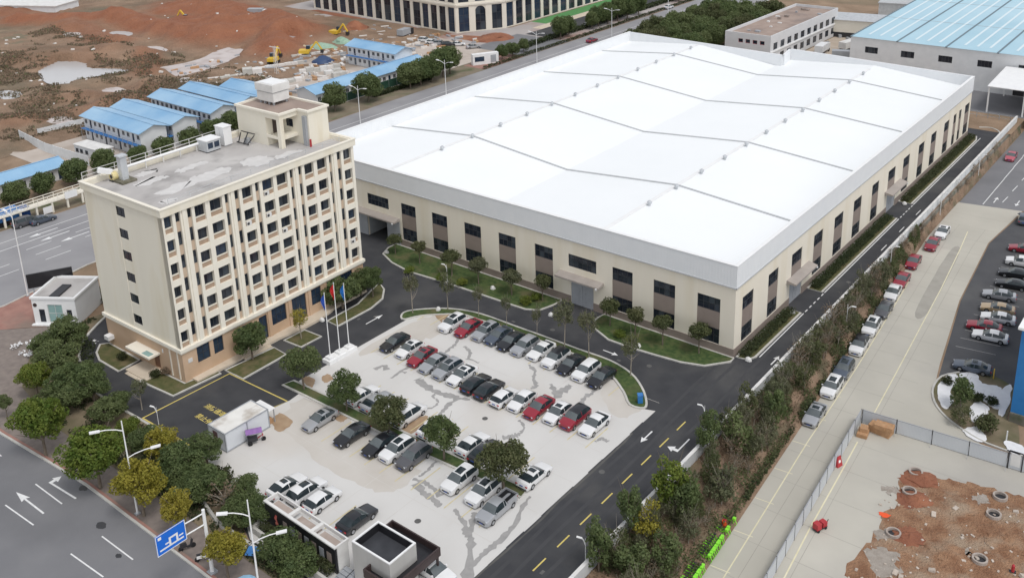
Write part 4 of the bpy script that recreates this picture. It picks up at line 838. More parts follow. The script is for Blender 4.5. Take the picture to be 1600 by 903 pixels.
SHAPES = {
 'sedan':  dict(L=4.68, W=1.82, belt=0.93, top=[(2.34,0.52),(2.26,0.70),(2.0,0.76),(1.5,0.85),(0.98,0.95),(0.55,1.22),(0.12,1.41),(-0.5,1.46),(-1.05,1.41),(-1.45,1.26),(-1.85,1.07),(-2.2,1.03),(-2.30,0.85),(-2.34,0.55)], cowl=0.98, rf=0.12, rr=-1.05, deck=-1.85, roof=True),
 'SUV':    dict(L=4.62, W=1.87, belt=1.03, top=[(2.31,0.60),(2.24,0.86),(1.95,0.95),(1.5,1.02),(1.12,1.08),(0.75,1.38),(0.42,1.60),(-0.3,1.69),(-1.2,1.67),(-1.72,1.60),(-2.0,1.33),(-2.18,1.08),(-2.28,0.95),(-2.31,0.60)], cowl=1.12, rf=0.42, rr=-1.72, deck=-2.18, roof=True),
 'hatchback': dict(L=4.30, W=1.80, belt=0.95, top=[(2.15,0.52),(2.08,0.72),(1.85,0.80),(1.4,0.90),(1.0,1.0),(0.6,1.27),(0.2,1.46),(-0.4,1.52),(-1.1,1.47),(-1.45,1.36),(-1.8,1.12),(-2.0,1.0),(-2.11,0.86),(-2.15,0.55)], cowl=1.0, rf=0.2, rr=-1.45, deck=-2.0, roof=True),
 'van':    dict(L=4.95, W=1.88, belt=1.05, top=[(2.47,0.60),(2.40,0.85),(2.15,0.98),(1.8,1.08),(1.5,1.16),(1.1,1.45),(0.7,1.70),(0,1.80),(-1.2,1.79),(-2.05,1.72),(-2.28,1.40),(-2.40,1.1),(-2.45,0.95),(-2.47,0.6)], cowl=1.5, rf=0.7, rr=-2.05, deck=-2.40, roof=True),
 'pickup': dict(L=5.20, W=1.84, belt=1.05, top=[(2.60,0.60),(2.52,0.88),(2.2,0.97),(1.8,1.03),(1.45,1.10),(1.1,1.38),(0.75,1.62),(0.3,1.70),(-0.3,1.69),(-0.55,1.62),(-0.75,1.10),(-0.80,1.06),(-2.58,1.06),(-2.60,0.62)], cowl=1.45, rf=0.75, rr=-0.55, deck=-0.75, roof=True),
}
def car_meshes(kind):
    S = SHAPES[kind]; L, W, belt = S['L'], S['W'], S['belt']; top = S['top']
    xw = (L*0.5-0.92, -L*0.5+0.95); r = 0.37; ax = 0.33
    xs = {p[0] for p in top}
    for c in xw: xs |= {c+r*t for t in (-1.02,-0.97,-0.72,-0.3,0.3,0.72,0.97,1.02)}
    xs |= {-0.22, -0.30}
    xs = sorted(x for x in xs if abs(x) <= L/2); 
    ux = []
    for x in xs:
        if not ux or x-ux[-1] > 0.012: ux.append(x)
    xs = ux[::-1]
    tx = [p[0] for p in top][::-1]; tz = [p[1] for p in top][::-1]
    def zt(x): return float(np.interp(x, tx, tz))
    secs = []
    for x in xs:
        e = (L/2-abs(x)); k = 1-0.20*max(0,1-e/0.12)**2-0.07*max(0,1-e/0.55)**2
        w2 = W/2*k; z = zt(x); gh = S['deck'] < x < S['cowl']
        zl = 0.22
        for c in xw:
            if abs(x-c) < r: zl = max(zl, ax-0.02+math.sqrt(max(0,r*r-(x-c)**2)))
        b = min(belt+ (0.06 if x < 0 else 0)*min(1,-x/1.5 if x < 0 else 0), z-0.03) if not gh else min(belt+(0.06*min(1,max(0,-x)/1.5)), z-0.02)
        if gh:
            wr = w2*0.965-max(0, z-b)*0.36; ze = z-0.05 if z-b > 0.2 else (z+b)/2
        else: wr = w2*0.93; ze = z-0.012
        sec = [(0,zl),(w2*0.88,zl),(w2*0.985,max(zl+0.02,0.34)),(w2,max(zl+0.03,0.66 if e > 0.1 else 0.55)),(w2*0.975,max(b,zl+0.05)),(wr,max(ze,zl+0.07)),(wr*0.72,max(z,zl+0.08)),(0,max(z+(0.035 if gh or abs(x) < L/2-0.5 else 0.01),zl+0.09))]
        secs.append(sec)
    parts = {k: MB() for k in ('body','windscreen','rear_window','side_window_l','side_window_r','roof_panel')}
    V = []
    for x, sec in zip(xs, secs):
        full = [(x, -y, z) for (y, z) in sec[::1]][::1]
        ring = [(x, -y, z) for (y, z) in sec] + [(x, y, z) for (y, z) in reversed(sec[:-1])]
        V.append(ring)
    ns = len(secs[0]); nr = len(V[0])
    for i in range(len(xs)-1):
        xm = (xs[i]+xs[i+1])/2
        for j in range(nr-1):
            seg = j if j < ns-1 else nr-2-j
            side = 'r' if j < ns-1 else 'l'
            key = 'body'
            if S['deck'] < xm < S['cowl']:
                if seg == 4 and not (-0.31 < xm < -0.21) and S['deck']+0.2 < xm < S['cowl']-0.18: key = 'side_window_'+side
                elif seg >= 5:
                    if xm > S['rf']: key = 'windscreen'
                    elif xm < S['rr']: key = 'rear_window'
                    else: key = 'roof_panel'
            if kind == 'van' and key.startswith('side') and xm < -2.1: key = 'body'
            parts[key].quad(V[i][j], V[i][j+1], V[i+1][j+1], V[i+1][j])
        # close underside
    b = parts['body']; b.poly(V[0][::-1]); b.poly(V[-1])
    def weld(m): 
        me = m.mesh('p'); bm = bmesh.new(); bm.from_mesh(me); bmesh.ops.remove_doubles(bm, verts=bm.verts, dist=0.0005); bmesh.ops.recalc_face_normals(bm, faces=bm.faces) if False else None
        bm.to_mesh(me); bm.free(); me.shade_smooth(); me.set_sharp_from_angle(angle=R(38)); return me
    out = {}
    out['body'] = [('body', weld(parts['body']), 'paint')]
    lst = [('body', weld(parts['body']), 'P'), ('roof_panel', weld(parts['roof_panel']), 'P'), ('windscreen', weld(parts['windscreen']), CARWS), ('rear_window', weld(parts['rear_window']), CARGL), ('side_window', weld(parts['side_window_l']), CARGL), ('side_window', weld(parts['side_window_r']), CARGL)]
    ty = MB(); ty.cyl((0,-0.1,0),(0,0.1,0),0.325,0.325,16); tm = ty.mesh('tyre', 40); tm.materials.append(TYRE)
    rm = MB(); rm.cyl((0,-0.112,0),(0,0.112,0),0.205,0.205,10); rmm = rm.mesh('rim', 40); rmm.materials.append(RIM)
    lst.append(('wheels', tm, rmm, [(c, s*(W/2-0.115), 0.325) for c in xw for s in (-1,1)]))
    fl = L/2
    for s in (-1,1):
        m = MB(); m.obox((fl-0.17, s*(W/2-0.27), zt(fl-0.17)-0.09), (0.30,0.34,0.11), s*-0.45); lst.append(('headlight', m.mesh('headlight'), LAMPW))
        zz = zt(-fl+0.05)-0.05
        m = MB(); m.obox((-fl+0.09, s*(W/2-0.29), max(zz-0.08,0.72)), (0.18,0.36,0.15), s*0.25); lst.append(('tail_light', m.mesh('tail_light'), LAMPR))
        m = MB(); m.obox((S['cowl']-0.28, s*(W/2+0.06), belt+0.07), (0.16,0.22,0.13), 0); lst.append(('mirror', m.mesh('mirror'), 'P'))
    m = MB(); m.box(fl-0.05,-0.5,0.40,fl+0.012,0.5,0.58); lst.append(('grille', m.mesh('grille'), TRIM))
    m = MB(); m.box(fl+0.013,-0.22,0.40,fl+0.025,0.22,0.50); lst.append(('number_plate', m.mesh('number_plate'), PLATES))
    m = MB(); m.box(-fl-0.02,-0.22,0.62,-fl+0.01,0.22,0.74); lst.append(('number_plate', m.mesh('number_plate'), PLATES))
    m = MB(); m.box(-fl-0.01,-0.7,0.25,-fl+0.1,0.7,0.42); lst.append(('rear_bumper', m.mesh('rear_bumper'), TRIM))
    if kind == 'pickup':
        m = MB(); m.box(-2.45,-0.72,1.07,-0.9,0.72,1.085); lst.append(('load_bed', m.mesh('load_bed'), TRIM))
        m = MB()
        for (x0,y0,x1,y1) in ((-2.55,-0.86,-0.8,-0.76),(-2.55,0.76,-0.8,0.86),(-2.58,-0.86,-2.48,0.86)): m.box(x0,y0,1.06,x1,y1,1.26)
        lst.append(('bed_side', m.mesh('bed_side'), 'P'))
    zr = zt((S['rf']+S['rr'])/2)
    sun = MB(); x1 = S['rf']-0.12; x0 = x1-(0.62 if kind in ('sedan','hatchback') else 1.05); k = 6
    def rz(x): return zt(x)+0.042
    for i in range(3):
        xa, xb = x0+(x1-x0)*i/3, x0+(x1-x0)*(i+1)/3
        for s in (-1, 1):
            q = [(xa,0,rz(xa)+0.012),(xb,0,rz(xb)+0.012),(xb,s*0.43,rz(xb)-0.012),(xa,s*0.43,rz(xa)-0.012)]; sun.quad(*(q if s > 0 else q[::-1]))
    sun = sun.mesh('sunroof')
    return lst, sun
CARS = {k: car_meshes(k) for k in SHAPES}
for k, (lst, sun) in CARS.items():
    for p in lst:
        if p[0] == 'wheels': continue
        p[1].materials.append(PAINT['white'] if p[2] == 'P' else p[2])
    sun.materials.append(CARGL)
def car(kind, colour, xy, heading, label, group, z=0.012, sunroof=False, black_roof=False, name=None):
    t = empty(name or 'parked_car', (xy[0], xy[1], z), R(heading), label, 'van' if kind == 'van' else ('pickup truck' if kind == 'pickup' else 'car'), group)
    lst, sun = CARS[kind]
    for p in lst:
        if p[0] == 'wheels':
            for w_ in p[3]:
                o = link('wheel', p[1], None, t, w_); link('rim', p[2], None, o)
            continue
        o = link(p[0], p[1], None, t)
        if p[2] == 'P': setmat(o, PAINT['black'] if (black_roof and p[0] == 'roof_panel') else PAINT[colour])
    if sunroof: link('sunroof', sun, None, t)
    return t
def carrow(rowname, group, items, heading, z=0.012, ref='left'):
    for i, it in enumerate(items):
        kind, colour, xy = it[0], it[1], it[2]; opt = it[3] if len(it) > 3 else ''
        h = heading+(180 if 'r' in opt else 0)+rnd.uniform(-1.2,1.2)
        ex = ' with sunroof' if 's' in opt else (' with black roof' if 'k' in opt else '')
        car(kind, colour, xy, h, f'{colour} {kind}{ex}, {ORD[i]} from {ref} in {rowname}', group, z, 's' in opt, 'k' in opt)
carrow('row by curved lawn', 'cars in the row by the curved lawn', [
 ('SUV','white',(-36.12,-15.71),'s'),('sedan','red',(-33.4,-15.36)),('SUV','silver',(-30.69,-14.76),'s'),('sedan','blue-grey',(-28.55,-14.55)),('sedan','black',(-26.2,-14.7)),('SUV','silver',(-23.77,-14.65)),('sedan','white',(-21.3,-14.23)),('SUV','white',(-18.52,-14.66),'k'),('sedan','black',(-16.02,-14.73)),('SUV','white',(-13.49,-14.85)),('sedan','black',(-11.04,-14.95))], -90)
carrow('middle car park row', 'cars in the middle row of the car park', [
 ('sedan','black',(-39.11,-24.34)),('hatchback','white',(-36.16,-24.43),'s'),('sedan','red',(-33.43,-24.83),'s'),('sedan','silver',(-31.01,-25.09)),('SUV','silver',(-28.46,-25.12),'s'),('sedan','white',(-26.03,-25.08),'s'),('sedan','black',(-23.34,-25.47),'r'),('sedan','black',(-21.09,-25.48),'r'),('hatchback','white',(-18.38,-25.73),'r'),('hatchback','white',(-16.08,-25.11)),('sedan','red',(-13.55,-24.98)),('hatchback','white',(-11,-24.55),'s'),('SUV','red',(-8.74,-24.14),'k'),('sedan','white',(-6.12,-23.84))], -90)
carrow('row behind planted strip', 'cars in the row behind the planted strip', [
 ('sedan','white',(-33.25,-35.86)),('sedan','silver',(-30.71,-35.85)),('van','white',(-25.44,-35.54)),('sedan','white',(-21.14,-35.62),'s'),('sedan','white',(-15.39,-35.29)),('sedan','black',(-13.26,-35.52)),('sedan','white',(-6.22,-35.53),'s')], 90)
carrow('row before planted strip', 'cars in the row in front of the planted strip', [
 ('sedan','silver',(-33.6,-42.58),'s'),('sedan','black',(-28.15,-42.36)),('sedan','black',(-24.08,-41.7)),('SUV','white',(-21.72,-41.22),'s'),('SUV','grey',(-19.23,-41.07)),('SUV','white',(-12.37,-40.97),'s'),('SUV','white',(-8.93,-40.91),'s'),('pickup','silver',(-6.12,-42.12))], -90)
carrow('row behind black screen', 'cars behind the black screen wall', [
 ('sedan','white',(-26.96,-53.01),'s'),('SUV','white',(-24.51,-52.27),'s'),('hatchback','white',(-22.06,-52.16)),('sedan','black',(-16.85,-52))], 90)
car('sedan','white',(-5.35,-52.59),-2,'white car half hidden under the dark gatehouse canopy','cars in the car park',0.012)
ZC = ZL+0.01
def hdg(y): return 180+R(0)+274-180
carrow('line along yard road', 'cars parked along the yard road', [
 ('sedan','silver',(12.7,-3.2),'s'),('SUV','white',(12.13,3.83),'s'),('SUV','blue-grey',(11.8,8.92),'s'),('SUV','white',(11.32,15.92),'k'),('SUV','white',(10.89,21.99),'s'),('sedan','grey',(10.61,28.12)),('sedan','white',(9.88,34.25)),('sedan','red',(9.63,39.27)),('sedan','red',(9.06,46.81)),('sedan','red',(9.48,55.52)),('sedan','white',(9.44,61.53),'s')], -86, ZC, 'near end')
car('sedan','pale red',(9.8,109.05),-88,'rose red car standing alone far along the yard road beside the wall','cars parked along the yard road',ZC)
carrow('dark lot by blue building', 'cars on the dark lot by the blue building', [
 ('sedan','blue-grey',(25.24,19.26),'s'),('sedan','white',(25.13,29)),('sedan','red',(23.75,31.35)),('sedan','white',(24.71,35.02)),('sedan','tan',(23.98,37.95)),('sedan','silver',(23.11,42.55)),('sedan','black',(23.86,47.38)),('sedan','black',(23.29,51.61)),('SUV','white',(23.15,56.43)),('sedan','red',(22.34,62.1))], 189, ZC, 'near end')
car('SUV','blue-grey',(19.45,75.45),100,'dark SUV at the right edge where the yard road meets the far lot','cars on the dark lot by the blue building',ZC)

# ------------------------------------------------------------------ trees and shrubs
def leaf_mesh(name, P, Nrm, size, m, seed, aspect=0.62):
    """one mesh of leaf-sized quads at points P facing roughly Nrm"""
    r = np.random.RandomState(seed); n = len(P)
    nr = Nrm + r.normal(0, 0.75, (n,3)); nr /= np.linalg.norm(nr, axis=1)[:,None]+1e-9
    a = np.cross(nr, r.normal(0,1,(n,3))); a /= np.linalg.norm(a, axis=1)[:,None]+1e-9; b = np.cross(nr, a)
    s = (size[0]+(size[1]-size[0])*r.rand(n))[:,None]*0.5
    V = np.stack([P-a*s, P-b*s*aspect+a*s*0.1, P+a*s, P+b*s*aspect+a*s*0.1], 1).reshape(-1,3)
    me = bpy.data.meshes.new(name); me.vertices.add(4*n); me.vertices.foreach_set('co', V.astype(np.float32).ravel())
    me.loops.add(4*n); me.loops.foreach_set('vertex_index', np.arange(4*n, dtype=np.int32)); me.polygons.add(n); me.polygons.foreach_set('loop_start', np.arange(0,4*n,4, dtype=np.int32))
    me.update(); me.validate(); me.materials.append(m); return me
def lobes(seed, rx, rz, k, spread=0.6, lr=(0.35,0.6), low=-0.5):
    r = random.Random(seed); out = [((0,0,0), 0.62)]
    for i in range(k):
        a = 2*math.pi*(i+r.random()*0.8)/k; e = r.uniform(low, 1.0); ra = spread*math.sqrt(max(0.05,1-e*e*0.75))*r.uniform(0.75,1.1)
        out.append(((ra*math.cos(a), ra*math.sin(a), e*spread*1.0), r.uniform(*lr)))
    return out
def crown_mesh(name, seed, rx, rz, n, size, m, k=14, spread=0.6, lr=(0.30,0.5), fill=0.25, low=-0.5, twig=0.0):
    r = np.random.RandomState(seed); lb = lobes(seed, rx, rz, k, spread, lr, low)
    w_ = np.array([l[1]**2 for l in lb]); w_ /= w_.sum(); idx = r.choice(len(lb), n, p=w_)
    d = r.normal(0,1,(n,3)); d /= np.linalg.norm(d,axis=1)[:,None]
    rad = np.where(r.rand(n) < fill, r.rand(n)**0.4, 0.82+0.2*r.rand(n)+0.10*r.normal(0,1,n)*0.6)
    C = np.array([l[0] for l in lb])[idx]; RR = np.array([l[1] for l in lb])[idx]
    P = C + d*(RR*rad)[:,None]; q = vn.fbm(P[:,0]*3+seed*5, P[:,1]*3+P[:,2]*3, 1.7, 3)
    keep = (q > np.quantile(q, twig)); P = P[keep]; d = d[keep]
    P = P*np.array([rx,rx,rz])
    return leaf_mesh(name, P, d, size, m, seed+1)
def trunk_mesh(name, seed, h, r0, cr, crz, m, nb=7, lean=0.06):
    r = random.Random(seed); mb = MB(); top = (r.uniform(-lean,lean)*h, r.uniform(-lean,lean)*h, h)
    mid = (top[0]*0.4, top[1]*0.4, h*0.5)
    mb.cyl((0,0,-0.15), mid, r0, r0*0.75, 8, False); mb.cyl(mid, top, r0*0.75, r0*0.5, 8, False)
    for i in range(nb):
        t = r.uniform(0.45, 1.0); b = (mid[0]+(top[0]-mid[0])*(t-0.5)*2, mid[1]+(top[1]-mid[1])*(t-0.5)*2, h*t) if t > 0.5 else (mid[0],mid[1],h*t)
        a = 2*math.pi*(i+r.random())/nb; l = cr*r.uniform(0.55,0.9)
        e = (b[0]+l*math.cos(a), b[1]+l*math.sin(a), b[2]+crz*r.uniform(0.4,1.3)); mm = ((b[0]+e[0])/2+r.uniform(-.1,.1)*l, (b[1]+e[1])/2+r.uniform(-.1,.1)*l, (b[2]+e[2])/2-0.05*l)
        mb.cyl(b, mm, r0*0.38, r0*0.25, 5, False); mb.cyl(mm, e, r0*0.25, r0*0.08, 5, False)
    me = mb.mesh(name, 60); me.materials.append(m); return me
# kinds: (trunk height to crown centre, crown radius, crown half height) of the modelled tree; copies are scaled
KIND = {}
def mk(kind, seeds, hc, rx, rz, n, size, lm, tm, r0, k=14, spread=0.6, lr=(0.30,0.5), fill=0.25, low=-0.5, nb=7, twig=0.0):
    KIND[kind] = (hc, rx, [(trunk_mesh('trunk', s, hc, r0, rx, rz, tm, nb), crown_mesh('crown', s, rx, rz, n, size, lm, k, spread, lr, fill, low, twig), hc) for s in seeds])
mk('camphor', (1,2,3,4), 3.6, 2.3, 2.0, 8000, (0.17,0.33), LEAF_D, BARK, 0.16, 18, 0.72, (0.24,0.48), 0.22, -0.6, 12, 0.14)
mk('broad', (11,12), 4.6, 3.2, 2.7, 11000, (0.20,0.38), LEAF_G, BARK, 0.2, 34, 0.70, (0.18,0.38), 0.2, -0.6, 12, 0.12)
mk('yellow', (21,22,23), 4.0, 2.6, 2.3, 8000, (0.19,0.36), LEAF_Y, BARK, 0.17, 32, 0.70, (0.17,0.38), 0.2, -0.6, 12, 0.14)
mk('young', (31,32,33), 3.4, 1.6, 1.7, 1300, (0.16,0.30), LEAF_S, BARKP, 0.09, 14, 0.68, (0.22,0.4), 0.3, -0.6, 12, 0.2)
mk('lollipop', (41,42,43), 3.0, 1.5, 1.2, 2400, (0.16,0.28), LEAF_B, BARK, 0.09, 14, 0.6, (0.28,0.44), 0.2, -0.35, 9, 0.08)
mk('bank', (51,52,53), 2.6, 1.5, 2.3, 3200, (0.16,0.32), LEAF_D, BARK, 0.1, 20, 0.68, (0.18,0.38), 0.25, -0.9, 9, 0.2)
mk('olive', (61,62,63), 2.0, 1.7, 1.9, 2000, (0.16,0.30), LEAF_B, BARKP, 0.07, 18, 0.72, (0.16,0.36), 0.35, -0.9, 16, 0.3)
mk('bare', (71,72,73), 2.6, 1.4, 1.8, 420, (0.14,0.26), LEAF_R, BARKP, 0.07, 14, 0.7, (0.2,0.4), 0.5, -0.8, 22, 0.3)
mk('wood', (81,82,83), 4.2, 3.6, 3.4, 7500, (0.32,0.56), LEAF_D, BARK, 0.22, 34, 0.64, (0.24,0.44), 0.15, -0.8, 5)
mk('shrub', (91,92), 0.55, 0.95, 0.65, 900, (0.12,0.24), LEAF_H, BARK, 0.06, 12, 0.6, (0.3,0.45), 0.3, -0.6, 5)
mk('redshrub', (94,), 0.6, 0.9, 0.65, 800, (0.12,0.24), LEAF_R, BARK, 0.06, 12, 0.6, (0.3,0.45), 0.3, -0.6, 5, 0.1)
CAT = {'shrub':'shrub','redshrub':'shrub'}
NAME = {'camphor':'round_tree','broad':'street_tree','yellow':'street_tree','young':'young_tree','lollipop':'clipped_tree','bank':'bank_tree','olive':'olive_tree','bare':'bare_tree','wood':'woodland_tree','shrub':'shrub','redshrub':'shrub'}
tcount = [0]
def tree(kind, xy, rad, hc, label, group=None, z=0.03, mat=None):
    h0, r0, var = KIND[kind]; tcount[0] += 1
    tm, cm, _ = var[tcount[0] % len(var)]
    t = empty(NAME[kind], (xy[0], xy[1], z), rnd.uniform(0, 6.28), label, CAT.get(kind, 'tree'), group)
    sx = rad/r0; sz = hc/h0
    o = link('trunk', tm, None, t); o.scale = (sx, sx, sz)
    c = link('crown', cm, None, t, (0,0,hc)); c.scale = (sx*rnd.uniform(0.9,1.12), sx*rnd.uniform(0.9,1.12), (sx+sz)/2*rnd.uniform(0.92,1.1)); c.rotation_euler = (rnd.uniform(-0.12,0.12), rnd.uniform(-0.12,0.12), 0)
    if mat: setmat(c, mat)
    return t
# planted strip of the car park
for i, (x, rad, hc, lab) in enumerate([(-41.0,2.1,3.9,'dark round tree at the left end of the planted strip in the car park'),(-32.9,1.9,3.2,'round tree in the planted strip beside the leftmost hidden white car'),(-25.5,2.4,2.9,'wide pale-leaved tree leaning over the white van in the planted strip'),(-16.6,2.15,3.6,'dense dark round tree in the middle of the planted strip'),(-7.8,2.4,3.7,'broad round tree at the right end of the planted strip')]):
    tree('camphor', (x,-38.9), rad, hc, lab, 'round trees in the planted strip', 0.1, LEAF_B if i in (2,4) else None)
# office front
tree('camphor', (-52.51,-38.27), 2.2, 3.2, 'round green tree on the lawn before the office ground floor', 'trees around the office', 0.1)
tree('young', (-51.35,-30.76), 1.5, 3.2, 'slim yellow-green tree on the small kerbed square before the office', 'trees around the office', 0.1, LEAF_Y)
tree('camphor', (-53.33,-21.15), 2.9, 2.6, 'large dark bushy tree against the right end of the office front', 'trees around the office', 0.1)
tree('camphor', (-54.08,-16.68), 2.2, 2.4, 'dark bush filling the corner beside the office right end', 'trees around the office', 0.1)
tree('camphor', (-52.15,-16.09), 1.7, 3.2, 'small round tree on the curved lawn tip right of the office', 'trees around the office', 0.1)
tree('young', (-54.19,-53.94), 1.3, 3.0, 'thin sapling standing beside the loop road near the yellow box', 'trees around the office', 0.02)
tree('shrub', (-67.26,-48.86), 0.9, 0.5, 'low shrub on the rounded lawn left of the side porch', 'shrubs around the office', 0.1)
tree('shrub', (-59.46,-48.75), 0.9, 0.5, 'low dark shrub right of the side porch steps', 'shrubs around the office', 0.1)
tree('redshrub', (-58.82,-47.33), 1.0, 0.55, 'brownish shrub by the office corner beside the yellow box', 'shrubs around the office', 0.1)
# clipped trees in front of the hall
LR = ['leftmost','second','third','fourth','fifth','sixth','seventh']
for i, (px, hc, rad) in enumerate([((-60.27,-3.19), 2.6, 1.5),((-54.33,-3.5), 3.0,1.5),((-47.04,-3.76), 3.2,1.9),((-41.64,-3.48), 3.2,1.8),((-35.13,-3.3), 3.0,1.7),((-30.32,-1.91), 3.0,1.7)]):
    tree('lollipop', px, rad, hc, f'{LR[i]} clipped tree from the left on the lawn before the factory goods door', 'clipped trees before the hall', 0.1, LEAF_S if i in (3,4) else None)
for i, (px, hc, rad) in enumerate([((-17.9,-2.5), 3.0,1.5),((-13.61,-2.73), 3.1,1.7),((-9.2,-2.74), 3.3,1.6),((-4.14,-1.77), 3.3,1.7)]):
    tree('lollipop', px, rad, hc, f'{LR[i]} clipped tree from the left on the lawn at the factory corner', 'clipped trees before the hall', 0.1)
for i, px in enumerate([(-53.24,-7.01),(-47.17,-6.03),(-43.49,-5.32),(-31.63,-4.31),(-31.11,-2.46),(-15.06,-4.41),(-12.57,-4.74)]):
    tree('shrub', px, 1.0, 0.6, f'pale leafy shrub, {LR[i]} from the left on the lawns before the factory', 'shrubs before the hall', 0.1, LEAF_G)
# saplings in the curved lawn
for i, (px, hc, rad) in enumerate([((-43.62,-16.18),4.6,1.5),((-40.14,-12.28),4.2,1.3),((-35.02,-11.25),3.6,0.9),((-29.89,-11.04),3.4,0.9),((-24.64,-10.82),3.4,0.8),((-19.9,-10.81),5.0,1.7),((-15.78,-10.92),4.8,1.5),((-8.67,-11.79),4.4,1.5)]):
    tree('young', px, rad, hc, f'sparse sapling with pale trunk, {ORD[i]} from left along the curved lawn', 'saplings in the curved lawn', 0.1)
# hedge strips along the right wall of the hall
rr = np.random.RandomState(4)
def hedge(name, poly, h, n, m, label, size=(0.14,0.28), z=0.1, seed=5):
    xs = [p[0] for p in poly]; ys_ = [p[1] for p in poly]; r = np.random.RandomState(seed)
    P = np.stack([r.uniform(min(xs),max(xs),n), r.uniform(min(ys_),max(ys_),n), r.rand(n)], 1)
    hh = h*(0.55+0.75*vn.fbm(P[:,0]*1.3, P[:,1]*1.3, 0.9, 3)); P[:,2] = z+hh*(1-(1-P[:,2])**2)
    me = leaf_mesh(name, P, np.tile(np.array([0.3,-0.2,1.0]), (n,1)), size, m, seed)
    return tag(link(name, me), label, 'hedge')
for i, (a, b, w_) in enumerate(((0.7,16.3,'between the factory corner and the first side door'),(24.8,58,'between the two side doors of the factory'),(66.8,112,'beyond the second side door of the factory'))):
    hedge('hedge', [(0.3,a),(1.9,b)], 0.75, int(260*(b-a)), LEAF_H, f'low dark hedge {w_}', seed=i+3)
# street trees
tree('broad', (-54.92,-65.91), 3.3, 4.6, 'dark green street tree nearest the left edge of the pavement', 'street trees', 0.02)
tree('broad', (-44.25,-65.14), 3.4, 4.7, 'large green and yellow street tree beside the first street lamp', 'street trees', 0.02)
tree('yellow', (-36.1,-64.8), 2.7, 4.4, 'yellow-green street tree in front of the street lamp', 'street trees', 0.02)
tree('yellow', (-30.14,-64.23), 1.8, 3.6, 'small yellow street tree behind the blue road sign', 'street trees', 0.02)
tree('yellow', (-21.28,-64.82), 2.1, 3.6, 'yellow street tree below the sign gantry pole', 'street trees', 0.02)
tree('camphor', (-66.12,-65.13), 0.9, 2.4, 'small dark tree on the paving at the left edge', 'street trees', 0.02)
# planting between the loop road and the street
bed = [((-75.45,-51.83),'camphor',2.2,2.6,'deep green tree on the bank beside the guard house'),((-70.92,-56.04),'camphor',2.4,2.6,'dark tree on the bank below the guard house shrubs'),((-62.77,-58.09),'camphor',2.4,2.9,'dark round tree behind the big green street tree'),((-60.74,-56.61),'camphor',1.9,2.4,'dark tree overhanging the loop road bend'),((-67.59,-60.51),'broad',2.2,2.8,'mid green tree behind the leftmost street tree'),((-53.95,-58.41),'camphor',1.8,2.3,'dark tree between loop road and lamp post'),
 ((-41.78,-58.63),'yellow',1.9,2.8,'olive tree behind the yellow street tree'),((-38.16,-58.36),'camphor',2.1,2.2,'dark bushy tree below the loading bay corner'),((-38.06,-55.48),'camphor',1.5,2.2,'dark small tree at the container corner'),((-32.83,-59.12),'camphor',1.9,2.0,'dark bushy tree left of the russet bush'),((-29.56,-59.24),'bare',1.9,2.0,'russet bushy tree between the sign gantry and car park'),((-28.57,-57.25),'camphor',1.7,1.8,'dark bush beside the end of the black screen wall'),((-26.63,-59.76),'camphor',1.6,1.6,'dark bush behind the sign gantry pole'),((-33.35,-60.77),'camphor',1.6,1.6,'dark bush behind the small yellow tree'),((-49.21,-58.43),'broad',1.5,1.8,'low mid green tree behind the first lamp post')]
bed += [((-46.08,-58.42),'camphor',1.7,1.6,'dark bush between the two lamp-side street trees'),((-37.67,-60.71),'camphor',1.9,1.5,'dark bush right of the yellow street tree crown'),((-35.35,-58.6),'camphor',1.8,1.6,'dark bush below the container corner'),((-33.69,-56.85),'shrub',1.5,0.9,'low bush at the car park edge below the container'),((-25.67,-58.21),'camphor',1.6,1.3,'dark bush left of the screen wall planter'),((-77.04,-54.43),'camphor',1.8,1.8,'dark bush below the guard house front'),((-65.26,-54.81),'camphor',1.6,1.8,'dark bush at the kerb of the loop road bend'),((-61.31,-60.8),'camphor',2.2,2.2,'dark bush hidden behind the first street trees'),((-55.36,-56.48),'camphor',1.6,1.6,'dark bush along the loop road kerb'),((-18.67,-60.45),'camphor',1.9,1.8,'dark bush beside the near street lamp'),((-15.91,-60.31),'camphor',1.8,1.4,'dark bush at the bottom edge below the screen wall')]
for px, k, rad, hc, lab in bed: tree(k, px, rad*1.15, hc*1.05, lab, 'trees in the planting by the street', 0.05)
tree('young', (-78.21,-51.03), 1.3, 3.0, 'feathery tree in front of the guard house window', 'trees in the planting by the street', 0.05, LEAF_D)
# trees and scrub of the bank: near the wall, then further down the slope
bt = [((7.08,-42.74),'bank',1.7,3.4,'dark tree nearest the bottom edge on the bank by the pale wall',None),((7.82,-40.82),'olive',1.6,2.4,'olive tree near the bottom edge on the bank',None),((6.27,-37),'bank',1.4,3.6,'upright dark conifer-like tree leaning over the access road',None),((8.38,-36.01),'olive',1.6,2.8,'yellowish olive tree behind the upright dark tree on the bank',LEAF_Y),((8.34,-31.33),'bank',2.1,4.2,'tall green tree midway along the near bank',LEAF_G),((9.97,-30.73),'bank',2.0,3.2,'dark tree right of the tall green bank tree',None),((6.44,-20.51),'bank',1.5,3.4,'dark tree against the pale wall opposite the turn arrow',None),((11.5,-37.56),'bank',1.8,2.4,'dark bushy tree low on the near bank',None),((9.86,-41.39),'bank',1.8,2.2,'second dark tree at the bottom edge of the bank',None),((11.33,-25.38),'olive',1.9,2.6,'grey-green tree in the middle of the bank',LEAF_S),((9.05,-17.44),'bank',1.8,2.8,'dark tree on the bank opposite the car park exit',None),((7.47,-11.7),'olive',1.7,2.8,'olive tree on the bank below the factory corner',None),((5.76,-16.09),'olive',1.3,2.2,'small olive tree touching the pale wall',None)]
